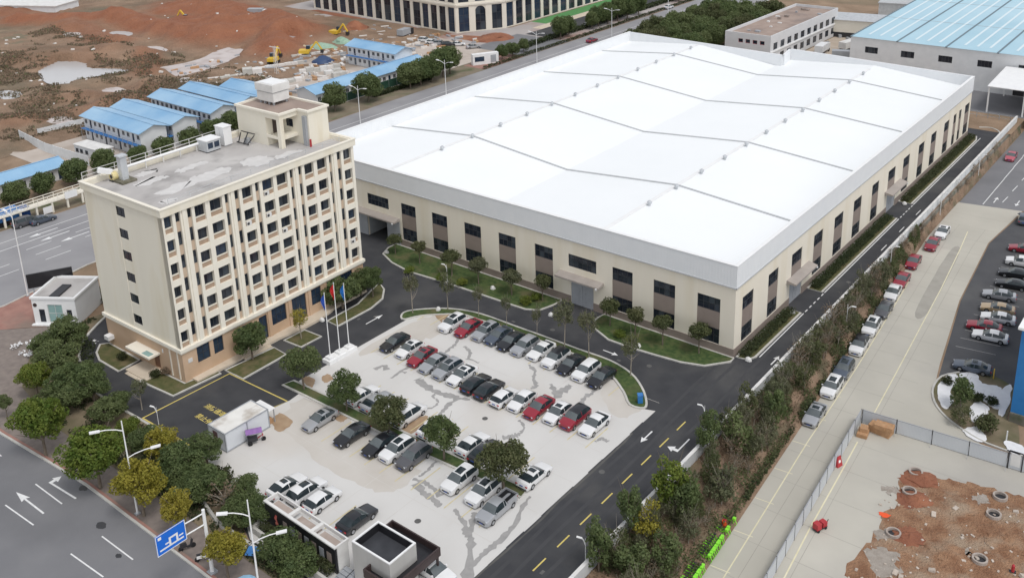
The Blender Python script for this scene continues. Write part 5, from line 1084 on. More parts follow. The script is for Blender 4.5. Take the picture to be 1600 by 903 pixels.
for px, k, rad, hc, lab, m in bt:
    x = min(px[0], xv(px[1])-0.8); x = max(x, 7.0); tree(k, (x, px[1]), rad, hc, lab, 'trees on the bank', -0.1-2.2*((x-6.6)/(xv(px[1])-6.6))**1.5, m)
r2 = random.Random(12); k_i = {}
for i in range(46):
    y = -20+i*1.35+r2.uniform(-0.5,0.5); t_ = r2.uniform(0.25,0.75); x = 6.9+(xv(y)-7.2)*t_
    if y > 34: break
    kd = r2.choices(['olive','bare','bank'], [0.6,0.34,0.06])[0]; k_i[kd] = k_i.get(kd,-1)+1
    z = -0.1-2.3*((x-6.6)/(xv(y)-6.6))**1.5
    tree(kd, (x,y), r2.uniform(1.1,1.8), r2.uniform(1.8,3.0), f'{ORD[k_i[kd]]} { {"olive":"olive","bare":"bare brown","bank":"dark green"}[kd]} scrub tree up the bank behind the parked cars', 'scrub trees on the bank behind the parked cars', z, LEAF_S if kd == 'olive' and r2.random() < 0.65 else None)
for i in range(14):
    y = 36+i*5.4; x = 7.15
    tree('bare', (x,y), r2.uniform(0.6,0.9), r2.uniform(2.2,3.0), f'{ORD[i]} thin bare tree from the near end along the far retaining wall', 'bare trees along the far retaining wall', ZL+0.05 if y > 56 else -1.6)
for i in range(20):
    y = -58+i*1.9+r2.uniform(-0.5,0.5); x = 6.9+(xv(y)-7.2)*r2.uniform(0.22,0.7)
    tree('olive', (x,y), r2.uniform(1.0,1.6), r2.uniform(1.4,2.4), f'{ORD[i]} wispy grey-green tree from the bottom edge on the near bank', 'wispy trees on the near bank', -0.1-2.3*((x-6.6)/(xv(y)-6.6))**1.5, LEAF_S if i % 3 else LEAF_B)
# small bare bushes and dead growth on the near bank
for i in range(22):
    y = -46+i*1.5; t_ = r2.uniform(0.55,0.9); x = 6.9+(xv(y)-7.2)*t_
    tree('bare', (x,y), r2.uniform(0.7,1.2), r2.uniform(0.9,1.8), f'{ORD[i]} dry brown bush from the bottom edge on the near bank', 'dry bushes on the near bank', -0.1-2.3*((x-6.6)/(xv(y)-6.6))**1.5)
LEAF_U = leafmat('bank_undergrowth_leaves', (0.060,0.088,0.030), (0.115,0.140,0.055), (0.15,0.15,0.08), 0.5)
# ground cover on the bank and in the planting bed (nobody could count it)
def cover(name, P, size, m, label, seed):
    me = leaf_mesh(name, P, np.tile(np.array([0.2,-0.2,1.0]), (len(P),1)), size, m, seed); return tag(link(name, me), label, 'ground cover', kind='stuff')
n = 60000; r_ = np.random.RandomState(8); y = r_.uniform(-60,60,n); t_ = r_.rand(n); xx = np.array([xv(v) for v in y]); x = 6.7+(xx-6.8)*t_
dens = vn.fbm(x*1.0, y*0.5, 0.7, 4); kp = dens > 0.42+0.10*(t_ > 0.45)*(t_ < 0.85)*(y < -4); z = -0.02-2.45*t_**1.5+r_.rand(n)**1.6*1.5*np.clip(dens*1.6-0.2,0.15,1)
cover('bank_undergrowth', np.stack([x,y,z],1)[kp], (0.16,0.34), LEAF_U, 'low olive undergrowth covering the bank beside the yard road', 3)
n = 20000; y = r_.uniform(-60,60,n); t_ = r_.rand(n); xx = np.array([xv(v) for v in y]); x = 6.7+(xx-6.8)*t_; kp = vn.fbm(x+31, y*0.6, 0.5, 4) > 0.44
cover('dry_grass', np.stack([x,y,-0.02-2.45*t_**1.5+r_.rand(n)*0.55],1)[kp], (0.12,0.28), LEAF_R, 'dry brown grass covering the bank between the trees', 13)
n = 9000; y = r_.uniform(-58,2,n); t_ = 0.45+0.5*r_.rand(n); xx = np.array([xv(v) for v in y]); x = 6.7+(xx-6.8)*t_; kp = vn.fbm(x, y, 0.9, 4) > 0.5
n = 9000; yh = r_.uniform(-25,52,n); xh = np.array([xv(v) for v in yh])-0.45+r_.uniform(-0.45,0.35,n)
cover('verge_hedge', np.stack([xh,yh,ZL+0.05+r_.rand(n)*0.9*(0.5+vn.fbm(xh,yh,0.5,3))],1)[vn.fbm(xh*0.3,yh,0.35,3) > 0.36], (0.16,0.32), LEAF_H, 'dark hedge along the foot of the bank beside the yard road', 6)
cover('dead_grass', np.stack([x,y,-0.05-2.45*t_**1.5+r_.rand(n)*0.35],1)[kp], (0.14,0.30), LEAF_R, 'dead brown growth on the red soil of the bank', 4)
n = 60000; x = r_.uniform(-82,-8,n); y = r_.uniform(-62.2,-45,n)
lim = np.where(x > -41.5, -56.4-(x+41.5)*0.18, np.where(x > -63, -55.7, -55.7+(-63-x)*0.62)); kp = (y < lim-0.15) & (y > -62.2+np.maximum(0,(-60-x))*0.42) & (vn.fbm(x,y,0.5,4) > 0.42)
cover('planting_undergrowth', np.stack([x,y,0.05+r_.rand(n)**1.4*1.5*np.clip(vn.fbm(x+9,y,0.35,3)*1.5-0.2,0.1,1)],1)[kp], (0.18,0.36), LEAF_H, 'dark undergrowth filling the planting between street and loop road', 5)

# ------------------------------------------------------------------ walls, fences, street furniture, gate
t = empty('perimeter_wall', (6.36,-61,0), 0, 'long pale panel wall along the access road above the bank', 'wall')
pw_ = MB(); pw_.box(-0.11,0.07,0.0,0.11,2.93,1.45); pwm = pw_.mesh('panel'); pwm.materials.append(FENCEW)
po_ = MB(); po_.box(-0.16,-0.068,0.0,0.16,0.068,1.58); pom = po_.mesh('post'); pom.materials.append(FENCEW)
cp_ = MB(); cp_.box(-0.2,0.07,1.453,0.2,2.93,1.54); cpm = cp_.mesh('coping'); cpm.materials.append(OFFW)
for k in range(63):
    link('panel', pwm, None, t, (0,3*k,0)); link('post', pom, None, t, (0,3*k,0)); link('coping', cpm, None, t, (0,3*k,0))
o = MB().box(6.58,33,ZL,7.0,130,-0.02).build('retaining_wall', RETW); tag(o, 'dark mossy retaining wall below the far part of the pale wall', 'wall')
# hoarding round the dug-up yard
def hoarding(a, b, n, label, mm):
    L = math.hypot(b[0]-a[0], b[1]-a[1]); ang = math.atan2(b[1]-a[1], b[0]-a[0]); w_ = L/n
    t = empty('hoarding', (a[0],a[1],ZL), ang, label, 'fence')
    m_ = MB(); m_.box(0.06,-0.03,0.12,w_-0.06,0.03,1.85); me = m_.mesh('panel'); me.materials.append(mm)
    p_ = MB(); p_.box(-0.045,-0.05,0.0,0.045,0.05,1.95); pe = p_.mesh('post'); pe.materials.append(DARKM)
    r_ = MB(); r_.box(0.06,-0.045,1.853,w_-0.06,0.045,1.93); re_ = r_.mesh('rail'); re_.materials.append(GREYM)
    b_ = MB(); b_.bar((0,0.05,1.3),(0,0.8,0.03),0.035); be = b_.mesh('brace'); be.materials.append(GREYM)
    for k in range(n):
        link('panel', me, None, t, (w_*k,0,0)); link('post', pe, None, t, (w_*k,0,0)); link('rail', re_, None, t, (w_*k,0,0)); link('brace', be, None, t, (w_*k,0,0), math.pi if mm is FENCEGY else math.pi)
hoarding((17.55,-0.75),(22.6,-70), 26, 'grey panel hoarding running down the left side of the dug-up yard', FENCEGY)
hoarding((17.7,-0.7),(62,2.6), 11, 'grey panel hoarding across the back of the dug-up yard', FENCEG)
t = empty('yard_gate_panel', (*(34.62,0.67),ZL), 0.07, 'dark framed gate with pale sheet in the back hoarding', 'gate')
mb = MB()
for x in (-0.7,0.7): mb.box(x-0.06,-0.2,0,x+0.06,-0.1,2.3)
mb.box(-0.7,-0.2,2.3,0.7,-0.1,2.42); mb.build('frame', DARKM, t); mb = MB(); mb.box(-0.5,-0.17,0.5,0.5,-0.13,2.1); mb.build('sheet', OFFW, t)
# timber crates in the corner
cg = 'timber crates in the hoarding corner'
for i, (px, s, z, lab) in enumerate([((19.98,-1.51),(2.6,1.5,0.95),0,'large timber crate against the back hoarding'),((20.05,-1.96),(1.3,1.2,0.55),0.96,'timber crate on top of the large crate, left one'),((20.91,-1.8),(1.2,1.2,0.5),0.96,'timber crate on top of the large crate, right one'),((18.44,-3.27),(1.2,1.6,0.5),0,'low timber crate against the left hoarding'),((18.47,-3.02),(0.9,1.0,0.5),0.51,'small timber crate stacked on the low crate')]):
    t = empty('timber_crate', (px[0]+0.2,px[1]+0.3,ZL+0.01+z), 0.08*i-0.1, lab, 'crate', cg)
    a, b, h = s[0]/2, s[1]/2, s[2]; mb = MB(); mb.box(-a+0.03,-b+0.03,0.03,a-0.03,b-0.03,h-0.03); mb.build('lining', STAIND, t)
    nsl = max(2, int(h/0.16))
    for k in range(nsl):
        z0 = h*k/nsl+0.01; z1 = h*(k+1)/nsl-0.02
        mb = MB(); mb.box(-a,-b,z0,a,-b+0.028,z1); mb.box(a-0.028,-b+0.03,z0,a,b,z1); mb.build('slat', TIMBER, t)
    for k in range(4):
        mb = MB(); x0 = -a+2*a*k/4+0.02; mb.box(x0,-b+0.03,h-0.028,x0+2*a/4-0.04,b,h+0.002); mb.build('lid_board', TIMBER, t)
RINGM = pm('soiled_concrete', (0.30,0.25,0.215), (0.42,0.37,0.33), 2.5, 0.9)
# concrete shaft rings
for i, (px, lab) in enumerate([((25.96,-6.56),'concrete ring on the upper red soil heap'),((26.43,-10.29),'concrete ring below the topmost one on the red soil'),((34.54,-5.38),'concrete ring nearest the back hoarding at right'),((34.71,-8.8),'concrete ring just below the right-hand one'),((27.18,-17.85),'concrete ring at the left edge of the dug ground'),((35.26,-16.53),'concrete ring beside the dark spoil near the bottom edge')]):
    t = empty('concrete_ring', (px[0],px[1],ZL+0.01), 0, lab, 'concrete ring', 'concrete shaft rings in the dug ground')
    mb = MB(); n = 24
    for k in range(n):
        a0, a1 = 2*math.pi*k/n, 2*math.pi*(k+1)/n; c0, s0, c1, s1 = math.cos(a0), math.sin(a0), math.cos(a1), math.sin(a1)
        q = lambda r_, c, s, z: (r_*c, r_*s, z)
        mb.quad(q(.76,c0,s0,-.1),q(.76,c1,s1,-.1),q(.76,c1,s1,.34),q(.76,c0,s0,.34)); mb.quad(q(.58,c1,s1,-.1),q(.58,c0,s0,-.1),q(.58,c0,s0,.34),q(.58,c1,s1,.34)); mb.quad(q(.76,c0,s0,.34),q(.76,c1,s1,.34),q(.58,c1,s1,.34),q(.58,c0,s0,.34))
    mb.build('ring', RINGM, t, smooth=40)
    mb = MB(); mb.poly([(0.58*math.cos(2*math.pi*k/16), 0.58*math.sin(2*math.pi*k/16), 0.03) for k in range(16)]); mb.build('shaft', DARKM, t)
for i, (px, r_h, h, lab) in enumerate([((26.79,-7.15),1.9,0.5,'red soil heap around the upper concrete ring'),((27.41,-10.96),1.7,0.5,'red soil heap right of the second concrete ring'),((28.46,-17.32),1.7,0.45,'red soil heap right of the left concrete ring'),((31.45,-9.27),2.6,0.35,'low brown soil heap in the middle of the dug ground'),((32.43,-17.47),2.4,0.4,'dark spoil heap left of the lowest concrete ring'),((36.46,-11.64),3.0,0.35,'broad brown soil heap at the right of the dug ground')]):
    rr_ = random.Random(i+60); mb = MB(); n = 18; rg = 6
    for k in range(rg):
        for j in range(n): a = 2*math.pi*j/n; q = r_h*(1-k/rg)*rr_.uniform(0.8,1.2); mb.v.append((q*math.cos(a), q*0.8*math.sin(a), h*(k/rg)**0.9*rr_.uniform(0.8,1.15)))
    for k in range(rg-1):
        for j in range(n): mb.f.append((k*n+j,k*n+(j+1)%n,(k+1)*n+(j+1)%n,(k+1)*n+j))
    mb.f.append(tuple(range((rg-1)*n,rg*n))); o = mb.build('soil_heap', REDSOIL if i < 3 else bpy.data.materials['dug_earth'], None, (px[0],px[1],ZL+0.0)); tag(o, lab, 'soil heap', 'soil heaps in the dug ground')
# red welding cart and barriers
t = empty('welding_cart', (*(20.8,-21.56),ZL+0.01), 1.2, 'dark red machine cart by the yellow line in the yard', 'cart')
mb = MB(); mb.box(-0.75,-0.35,0.25,-0.1,0.35,0.95); mb.build('engine_box', REDM, t); mb = MB(); mb.box(0.15,-0.3,0.25,0.75,0.35,0.8); mb.build('tool_box', REDM, t); mb = MB(); mb.box(-0.8,-0.3,0.15,0.8,0.3,0.24); mb.bar((0.8,0,0.2),(1.2,0,0.7),0.06); mb.build('chassis', DARKM, t)
for x in (-0.55,0.5):
    for y in (-0.36,0.36): mb = MB(); mb.cyl((x,y-0.04,0.15),(x,y+0.04,0.15),0.15,0.15,10); mb.build('wheel', TYRE, t)
t = empty('warning_board', (*(18.44,-10.32),ZL+0.01), 1.3, 'red and white A-shaped warning board beside the hoarding', 'sign')
mb = MB(); mb.v += [(-0.45,-0.3,0),(0.45,-0.3,0),(0.3,0,1.3),(-0.3,0,1.3),(0.45,0.3,0),(-0.45,0.3,0)]; mb.f += [(0,1,2,3),(4,5,3,2),(1,4,2),(5,0,3)]; mb.build('board', REDM, t); mb = MB(); mb.quad((-0.2,-0.2,0.5),(0.2,-0.2,0.5),(0.15,-0.12,0.8),(-0.15,-0.12,0.8)); mb.build('white_band', WHITE, t)
t = empty('extinguisher_box', (*(38.22,-16.22),ZL+0.02), 0.3, 'red extinguisher stand near the lower right corner of the dug ground', 'fire extinguisher')
mb = MB(); mb.cyl((0,0,0.05),(0,0,0.75),0.16,0.16,10); mb.cyl((0,0,0.75),(0,0,0.9),0.16,0.05,10); mb.build('cylinder', REDM, t); mb = MB(); mb.box(-0.3,-0.2,0,0.3,0.2,0.05); mb.build('stand', DARKM, t)
MB().sheet(blob([(24.78,-15.44),(25.55,-15.12),(26.12,-15.2),(25.48,-15.91)], 0.08, 5, 4), ZL+0.045).build('red_cloth', ORNG, dg)
# rubble on the dug ground
rr = random.Random(3)
rb = MB()
for i in range(260):
    x, y = rr.uniform(24.5,42), rr.uniform(-34,-6)
    s = rr.uniform(0.05,0.16)*(2.2 if rr.random() < 0.06 else 1); rb.obox((x,y,ZL+0.02+s*0.25),(s*2,s*1.4,s), rr.uniform(0,3), rr.uniform(-.4,.4))
tag(rb.build('rubble', pm('rubble_stone', (0.40,0.33,0.27), (0.55,0.49,0.43), 2.0, 0.9)), 'pale broken rubble scattered over the dug ground', 'rubble', kind='stuff')
# lime green hire bikes on the verge
bk = {}
def part(nm_, mb, m): me = mb.mesh(nm_, 40); me.materials.append(m); bk.setdefault(nm_, []).append(me)
mb = MB()
for k in range(20):
    a0, a1 = 2*math.pi*k/20, 2*math.pi*(k+1)/20; mb.bar((0.33*math.cos(a0),0,0.33*math.sin(a0)),(0.33*math.cos(a1),0,0.33*math.sin(a1)),0.06,0.05)
mb.cyl((0,-0.05,0),(0,0.05,0),0.05,0.05,6); part('wheel', mb, LIME)
mb = MB(); mb.bar((-0.5,0,0.34),(-0.05,0,0.34),0.06); mb.bar((-0.05,0,0.34),(0.42,0,0.75),0.09); mb.bar((-0.05,0,0.34),(-0.18,0,0.82),0.07); mb.bar((-0.5,0,0.34),(-0.17,0,0.72),0.05); mb.bar((0.55,0,0.34),(0.40,0,0.95),0.06); part('frame', mb, LIME)
mb = MB(); mb.obox((-0.55,0,0.70),(0.5,0.12,0.04)); mb.obox((0.58,0,0.70),(0.4,0.12,0.04)); part('mudguard', mb, LIME)
mb = MB(); mb.box(-0.32,-0.09,0.82,-0.06,0.09,0.9); part('saddle', mb, DARKM)
mb = MB(); mb.bar((0.38,-0.3,1.0),(0.38,0.3,1.0),0.04); part('handlebar', mb, DARKM)
mb = MB(); mb.box(0.45,-0.17,0.80,0.75,0.17,1.02); part('basket', mb, LIME)
i = 0
for (yy) in [-36.9,-36.5,-36.1,-35.7,-35.3,-34.9,-34.5,-32.9,-32.5,-32.1,-31.7,-31.3,-30.9,-30.5,-30.1,-29.7,-28.5,-28.1,-26.5]:
    x = xv(yy)-0.6; t = empty('hire_bike', (x,yy,ZL+0.06), R(8+rr.uniform(-8,8)), f'lime green hire bike, {ORD[i]} from the bottom edge in the verge row', 'bicycle', 'lime green hire bikes on the verge'); i += 1
    for nm_ in ('frame','mudguard','saddle','handlebar','basket'): link(nm_, bk[nm_][0], None, t)
    for wx in (-0.52,0.55): link('wheel', bk['wheel'][0], None, t, (wx,0,0.34))
t = empty('traffic_drum', (xv(-27.4)-0.7,-27.4,ZL+0.05), 0, 'bright orange-red drum standing among the lime green bikes', 'traffic drum')
mb = MB(); mb.cyl((0,0,0),(0,0,0.95),0.36,0.28,14); mb.build('drum', ORNG, t, smooth=40); mb = MB(); mb.cyl((0,0,0.95),(0,0,1.1),0.2,0.1,10); mb.build('cap', REDM, t)
# street lamps
def lamp(name, xy, z, h, arms, label, group, r0=0.11, hs=1.0):
    t = empty(name, (xy[0],xy[1],z), 0, label, 'street lamp', group)
    mb = MB(); mb.cyl((0,0,0),(0,0,h),r0,r0*0.55,10); mb.build('pole', WHITE, t, smooth=40)
    mb = MB(); mb.box(-0.25,-0.25,0,0.25,0.25,0.12); mb.build('base_plate', GREYM, t)
    for (ang, za, ln) in arms:
        c, s = math.cos(ang), math.sin(ang); mb = MB()
        p = [(0,0,za),(c*ln*0.3,s*ln*0.3,za+0.35),(c*ln*0.7,s*ln*0.7,za+0.62),(c*ln,s*ln,za+0.7)]
        for a, b in zip(p, p[1:]): mb.cyl(a, b, 0.06, 0.05, 6)
        arm = mb.build('arm', WHITE, t)
        mb = MB(); mb.obox((c*(ln+0.45*hs),s*(ln+0.45*hs),za+0.74),(1.0*hs,0.36*hs,0.14*hs), ang, -0.1); mb.build('lamp_head', WHITE, arm)
    return t
lamp('street_lamp', (-37.0,-65.0), 0.01, 11.5, [(R(-115),10.3,2.2),(R(55),7.0,2.4)], 'tall white two-armed street lamp among the yellow street trees', 'street lamps along the street')
lamp('street_lamp', (-16.6,-64.6), 0.01, 11.2, [(R(-130),9.4,1.9),(R(50),6.4,2.2)], 'tall white two-armed street lamp in front of the black screen wall', 'street lamps along the street')
lamp('street_lamp', (-97.4,-47.3), 0.01, 15.5, [(R(180),13.2,1.8),(R(20),14.0,1.6)], 'very tall white lamp mast beside the guard house', 'street lamps along the west road')
for i, (x, y, lab) in enumerate([(-119,74,'street lamp behind the hall opposite the round trees'),(-119.5,114,'street lamp behind the hall near the road junction'),(-119.5,154,'street lamp beyond the far corner of the hall'),(-119.5,44,'street lamp behind the office penthouse'),(-119.5,190,'farthest street lamp along the west road')]):
    lamp('street_lamp', (x,y), 0.01, 9.5, [(R(180),8.4,2.0),(R(0),8.4,2.0)], lab, 'street lamps along the west road')
for i, (x, y, h, lab) in enumerate([(8.9,17.1,5.2,'yard lamp among the scrub behind the parked cars'),(7.3,40.5,5.5,'yard lamp behind the red parked cars'),(7.2,67.6,5.6,'yard lamp below the second side door of the hall'),(7.3,93,5.4,'farthest yard lamp at the retaining wall')]):
    lamp('yard_lamp', (x,y), ZL+0.02 if y > 30 else ZL+0.5, h, [(R(0),h-0.8,0.6)], lab, 'yard lamps along the bank', 0.06, 0.6)
for i, (xy, h, lab) in enumerate([((-46.27,-5.67),3.8,'white garden lamp post on the lawn before the hall'),((5.94,-43.26),4.6,'white lamp post behind the pale wall near the bottom edge'),((4.49,-16.55),4.2,'white lamp post behind the pale wall by the turn arrow'),((-48.99,-54.81),3.6,'white lamp post at the loading bay corner')]):
    lamp('garden_lamp', xy, 0.02, h*0.8, [(R(200),h*0.8-0.75,0.35)], lab, 'garden lamps', 0.045, 0.55)
# road sign on a cantilever
t = empty('direction_sign', (-23.2,-65.3,0.01), 0, 'blue direction sign with white road diagram on a white cantilever pole', 'road sign')
mb = MB(); mb.cyl((0,0,0),(0,0,7.4),0.2,0.16,12); mb.build('pole', WHITE, t, smooth=40); mb = MB(); mb.box(-0.4,-0.4,0,0.4,0.4,0.2); mb.build('base', GREYM, t)
for z in (5.75,7.0): mb = MB(); mb.cyl((0,0,z),(0.0,-4.2,z+0.25),0.07,0.06,8); mb.build('arm', WHITE, t, smooth=40)
mb = MB(); mb.box(0.08,-5.2,5.55,0.14,-2.1,7.75); bd = mb.build('board', BLUES, t)
mb = MB()
for (y0,z0,y1,z1) in ((-5.2,5.55,-2.1,5.62),(-5.2,7.68,-2.1,7.75),(-5.2,5.622,-5.13,7.678),(-2.17,5.622,-2.1,7.678)): mb.box(0.143,y0,z0,0.15,y1,z1)
mb.build('border', WHITE, bd)
mb = MB()
for (y0,z0,y1,z1) in ((-4.9,5.95,-2.4,6.12),(-3.9,6.122,-3.7,6.9),(-3.698,6.7,-2.95,6.9),(-3.15,6.122,-2.95,6.698),(-4.3,6.35,-3.902,6.5),(-2.85,6.35,-2.4,6.5),(-4.95,7.2,-4.6,7.5)): mb.box(0.143,y0,z0,0.15,y1,z1)
mb.build('diagram', WHITE, bd)
# flag podium and three flags
t = empty('flag_podium', (-43.4,-30.6,0.012), 0, 'white stone podium carrying three flagpoles at the car park edge', 'podium')
mb = MB(); mb.prism([(-0.75,-2.5),(0.75,-2.5),(0.75,2.5),(-0.75,2.5)], 0, 0.55); mb.build('plinth', WHITE, t)
for y in (-1.7,0,1.7): mb = MB(); mb.box(-0.5,y-0.5,0.553,0.5,y+0.5,0.85); mb.build('pedestal', WHITE, t)
FL = {'blue': pm('blue_flag_cloth', (0.03,0.09,0.42), (0.05,0.13,0.5), 2, 0.8), 'red': pm('red_flag_cloth', (0.50,0.015,0.02), (0.6,0.03,0.03), 2, 0.8), 'azure': pm('azure_flag_cloth', (0.01,0.14,0.45), (0.03,0.2,0.55), 2, 0.8)}
for (y, h, c, lab) in ((-32.3,9.4,'blue','white flagpole with a drooping blue flag, nearest the round tree'),(-30.6,10.2,'red','tallest white flagpole with a drooping red flag, in the middle'),(-28.9,9.4,'azure','white flagpole with a drooping bright blue flag, nearest the curved lawn')):
    t = empty('flagpole', (-43.4,y,0.867), 0, lab, 'flagpole', 'flagpoles on the podium')
    mb = MB(); mb.cyl((0,0,0),(0,0,h),0.075,0.045,10); mb.build('pole', WHITE, t, smooth=40); mb = MB(); mb.cyl((0,0,h),(0,0,h+0.12),0.09,0.03,8); mb.build('finial', GALV, t)
    mb = MB(); n = 9
    for k in range(12):
        for j in range(n):
            zz = h-0.15-2.0*k/11; a = j/(n-1); wd = 0.42*(0.75+0.4*math.sin(k*0.5)); mb.v.append((-a*wd*0.9+0.12*math.sin(j*2.1+k*0.3)*a, -a*wd*0.55+0.16*math.cos(j*2.4+k*0.35)*a, zz-a*0.35))
    for k in range(11):
        for j in range(n-1): q = k*n+j; mb.f.append((q,q+1,q+n+1,q+n))
    fl = mb.build('flag', FL[c], t, smooth=60)
    if c == 'red':
        pass
# blue litter bin, small white markers
t = empty('litter_bin', (-4.5,-16.2,0.1), R(40), 'blue litter bin on the tip of the curved lawn', 'bin')
mb = MB(); mb.box(-0.3,-0.3,0.05,0.3,0.3,1.0); mb.build('body', BLUEW, t); mb = MB(); mb.prism([(-0.34,-0.34),(0.34,-0.34),(0.34,0.34),(-0.34,0.34)], 1.003, 1.2); mb.build('lid', BLUET, t)
for i, (px, lab) in enumerate([((-61.88,-3.7),'white boulder at the left tip of the factory lawn'),((-38.88,-3.37),'white boulder on the lawn before the factory windows'),((-26.51,-4.97),'white boulder by the kerb left of the hall door'),((-11.71,-4.96),'white boulder on the kerb of the corner lawn'),((-41.18,-13.25),'white boulder on the curved lawn'),((-52.94,-25.61),'white boulder beside the office steps'),((1.97,0.43),'white marker stone at the factory corner'),((1.47,15.82),'white marker stone beside the first side door drive'),((1.43,65.56),'white marker stone beside the second side door drive'),((1.05,111.53),'white marker at the far end of the factory lane')]):
    mb = MB(); r_ = random.Random(i); n = 8
    for k in range(3):
        for j in range(n): a = 2*math.pi*j/n; rd = (0.5,0.42,0.2)[k]*r_.uniform(0.75,1.1); mb.v.append((rd*math.cos(a),rd*0.8*math.sin(a),(0,0.3,0.48)[k]))
    for k in range(2):
        for j in range(n): mb.f.append((k*n+j,k*n+(j+1)%n,(k+1)*n+(j+1)%n,(k+1)*n+j))
    mb.f.append(tuple(range(2*n,3*n))); o = mb.build('boulder', OFFW, None, (px[0],px[1],0.1)); tag(o, lab, 'stone', 'white boulders and markers')
# container office with a lean-to
t = empty('site_container', (-39.65,-49.8,0.012), 0, 'white site container with stained flat roof beside the loading bay', 'container')
CW = ribbed('container_sheet', (0.60,0.62,0.65), (0.68,0.70,0.72), 'Y', 0.28, 0.5, 0.0, 0.3, 0.4)
mb = MB(); mb.box(-1.6,-3.05,0.15,1.6,3.05,2.5); mb.build('shell', CW, t)
mb = MB()
for x in (-1.62,1.62):
    for y in (-3.07,0.0,3.07): mb.box(x-0.06,y-0.06,0,x+0.06,y+0.06,2.56)
for y in (-3.07,3.07): mb.box(-1.559,y-0.06,2.47,1.559,y+0.06,2.56); mb.box(-1.559,y-0.06,0.05,1.559,y+0.06,0.2)
for x in (-1.62,1.62): mb.box(x-0.06,-3.0,2.47,x+0.06,-0.07,2.56); mb.box(x-0.06,0.07,2.47,x+0.06,3.0,2.56); mb.box(x-0.06,-3.0,0.05,x+0.06,3.0,0.2)
mb.build('frame', GREYM, t)
mb = MB(); mb.box(-1.5,-2.95,2.503,1.5,2.95,2.53); rfc = mb.build('roof_sheet', pm('stained_white_roof', (0.60,0.58,0.54), (0.74,0.73,0.70), 0.6, 0.7, c3=(0.36,0.31,0.26), scale3=0.45), t)
mb = MB(); mb.box(-0.75,-3.13,0.3,0.05,-3.06,2.1); mb.build('door', pm('dark_red_door', (0.10,0.05,0.05), None, rough=0.5), t)
mb = MB(); mb.box(-1.5,3.14,1.9,1.4,4.3,1.98); mb.build('lean_to_roof', WHITE, t); mb = MB(); mb.box(-1.4,4.1,0,-1.3,4.2,1.9); mb.box(1.2,4.1,0,1.3,4.2,1.9); mb.build('lean_to_post', GREYM, t)
for i in range(3): mb = MB(); mb.box(-1.2+0.9*i,3.3,0.0,-0.6+0.9*i,3.9,0.7); mb.build('stored_box', TIMBER, t)
t = empty('cargo_tricycle', (*(-36.98,-49.67),0.012), R(60), 'small three-wheeler with purple awning beside the white container', 'tricycle')
mb = MB(); mb.box(-0.9,-0.45,0.45,0.3,0.45,0.75); mb.build('load_box', DARKM, t); mb = MB(); mb.bar((0.3,0,0.5),(1.0,0,0.9),0.1); mb.bar((0.95,0,0.35),(0.9,0,1.1),0.07); mb.bar((0.9,-0.3,1.1),(0.9,0.3,1.1),0.05); mb.build('frame', REDM, t)
mb = MB(); mb.v += [(-1.0,-0.6,1.6),(0.9,-0.6,1.55),(0.9,0,1.85),(-1.0,0,1.9),(0.9,0.6,1.55),(-1.0,0.6,1.6)]; mb.f += [(0,1,2,3),(3,2,4,5)]; aw = mb.build('awning', PURP, t)
mb = MB()
for x in (-0.9,0.8):
    for y in (-0.5,0.5): mb.bar((x,y*0.9,0.6),(x,y,1.6),0.03)
mb.build('awning_pole', GREYM, t)
for (x,y) in ((1.0,0),(-0.6,-0.5),(-0.6,0.5)): mb = MB(); mb.cyl((x,y-0.05,0.28),(x,y+0.05,0.28),0.28,0.28,12); mb.build('wheel', TYRE, t)
# entrance gate: black screen wall and gatehouse
t = empty('screen_wall', (-24.2,-57.6,0.012), R(-1.5), 'long black entrance screen wall with white frame and planter boxes behind', 'wall')
mb = MB(); mb.box(0,-0.25,0,11.1,0,3.0); mb.build('black_face', BLACKP, t)
mb = MB(); mb.box(-0.1,-0.32,3.003,11.2,0.0,3.15); mb.box(-0.1,1.35,2.75,11.2,1.5,3.15); mb.box(-0.1,0.003,2.75,0.1,1.347,3.15); mb.box(11.0,0.003,0,11.2,1.347,3.15); mb.box(3.6,0.003,2.75,4.0,1.347,3.12); mb.box(7.2,0.003,2.75,7.6,1.347,3.12); mb.build('white_frame', OFFW, t)
mb = MB(); mb.box(0,0.003,0,10.99,1.49,2.2); mb.build('rear_body', OFFW, t)
for a in (0.2,4.1,7.7): mb = MB(); mb.box(a,0.1,2.203,a+3.2,1.3,2.3); mb.build('planter_bed', pm('planter_soil', (0.36,0.29,0.25), (0.44,0.37,0.33), 1.0, 0.9), t)
mb = MB(); mb.v += [(1.4,-0.262,1.7),(1.75,-0.262,2.3),(2.0,-0.262,2.2),(1.85,-0.262,1.75),(2.1,-0.262,1.2),(1.7,-0.262,0.9),(1.5,-0.262,1.2),(1.75,-0.262,1.45)]; mb.f.append((0,1,2,3,4,5,6,7)); mb.build('emblem', pm('red_emblem', (0.5,0.05,0.06), (0.62,0.25,0.18), 3.0, 0.4), t)
for k in range(7): mb = MB(); mb.box(2.9+1.15*k,-0.275,0.9,3.6+1.15*k,-0.253,2.1); mb.build('character_panel', GREYM if k % 2 else WALLB, t)
mb = MB(); mb.box(-0.6,-1.9,0,11.5,-1.6,0.75); mb.box(-0.6,-1.6,0,-0.3,-0.33,0.75); mb.build('forecourt_planter', KERB, t)
hedge('hedge', [(-24.0,-59.2),(-13.2,-58.2)], 0.9, 3200, LEAF_H, 'low hedge in the planter below the black screen wall', z=0.3, seed=22)
t = empty('gatehouse', (-11.1,-57.6,0.012), 0, 'white box gatehouse with sunken dark roof beside the screen wall', 'gatehouse')
GATEW = pm('gatehouse_render', (0.40,0.39,0.37), (0.48,0.47,0.45), 0.6, 0.8, stretch=(1,1,0.2))
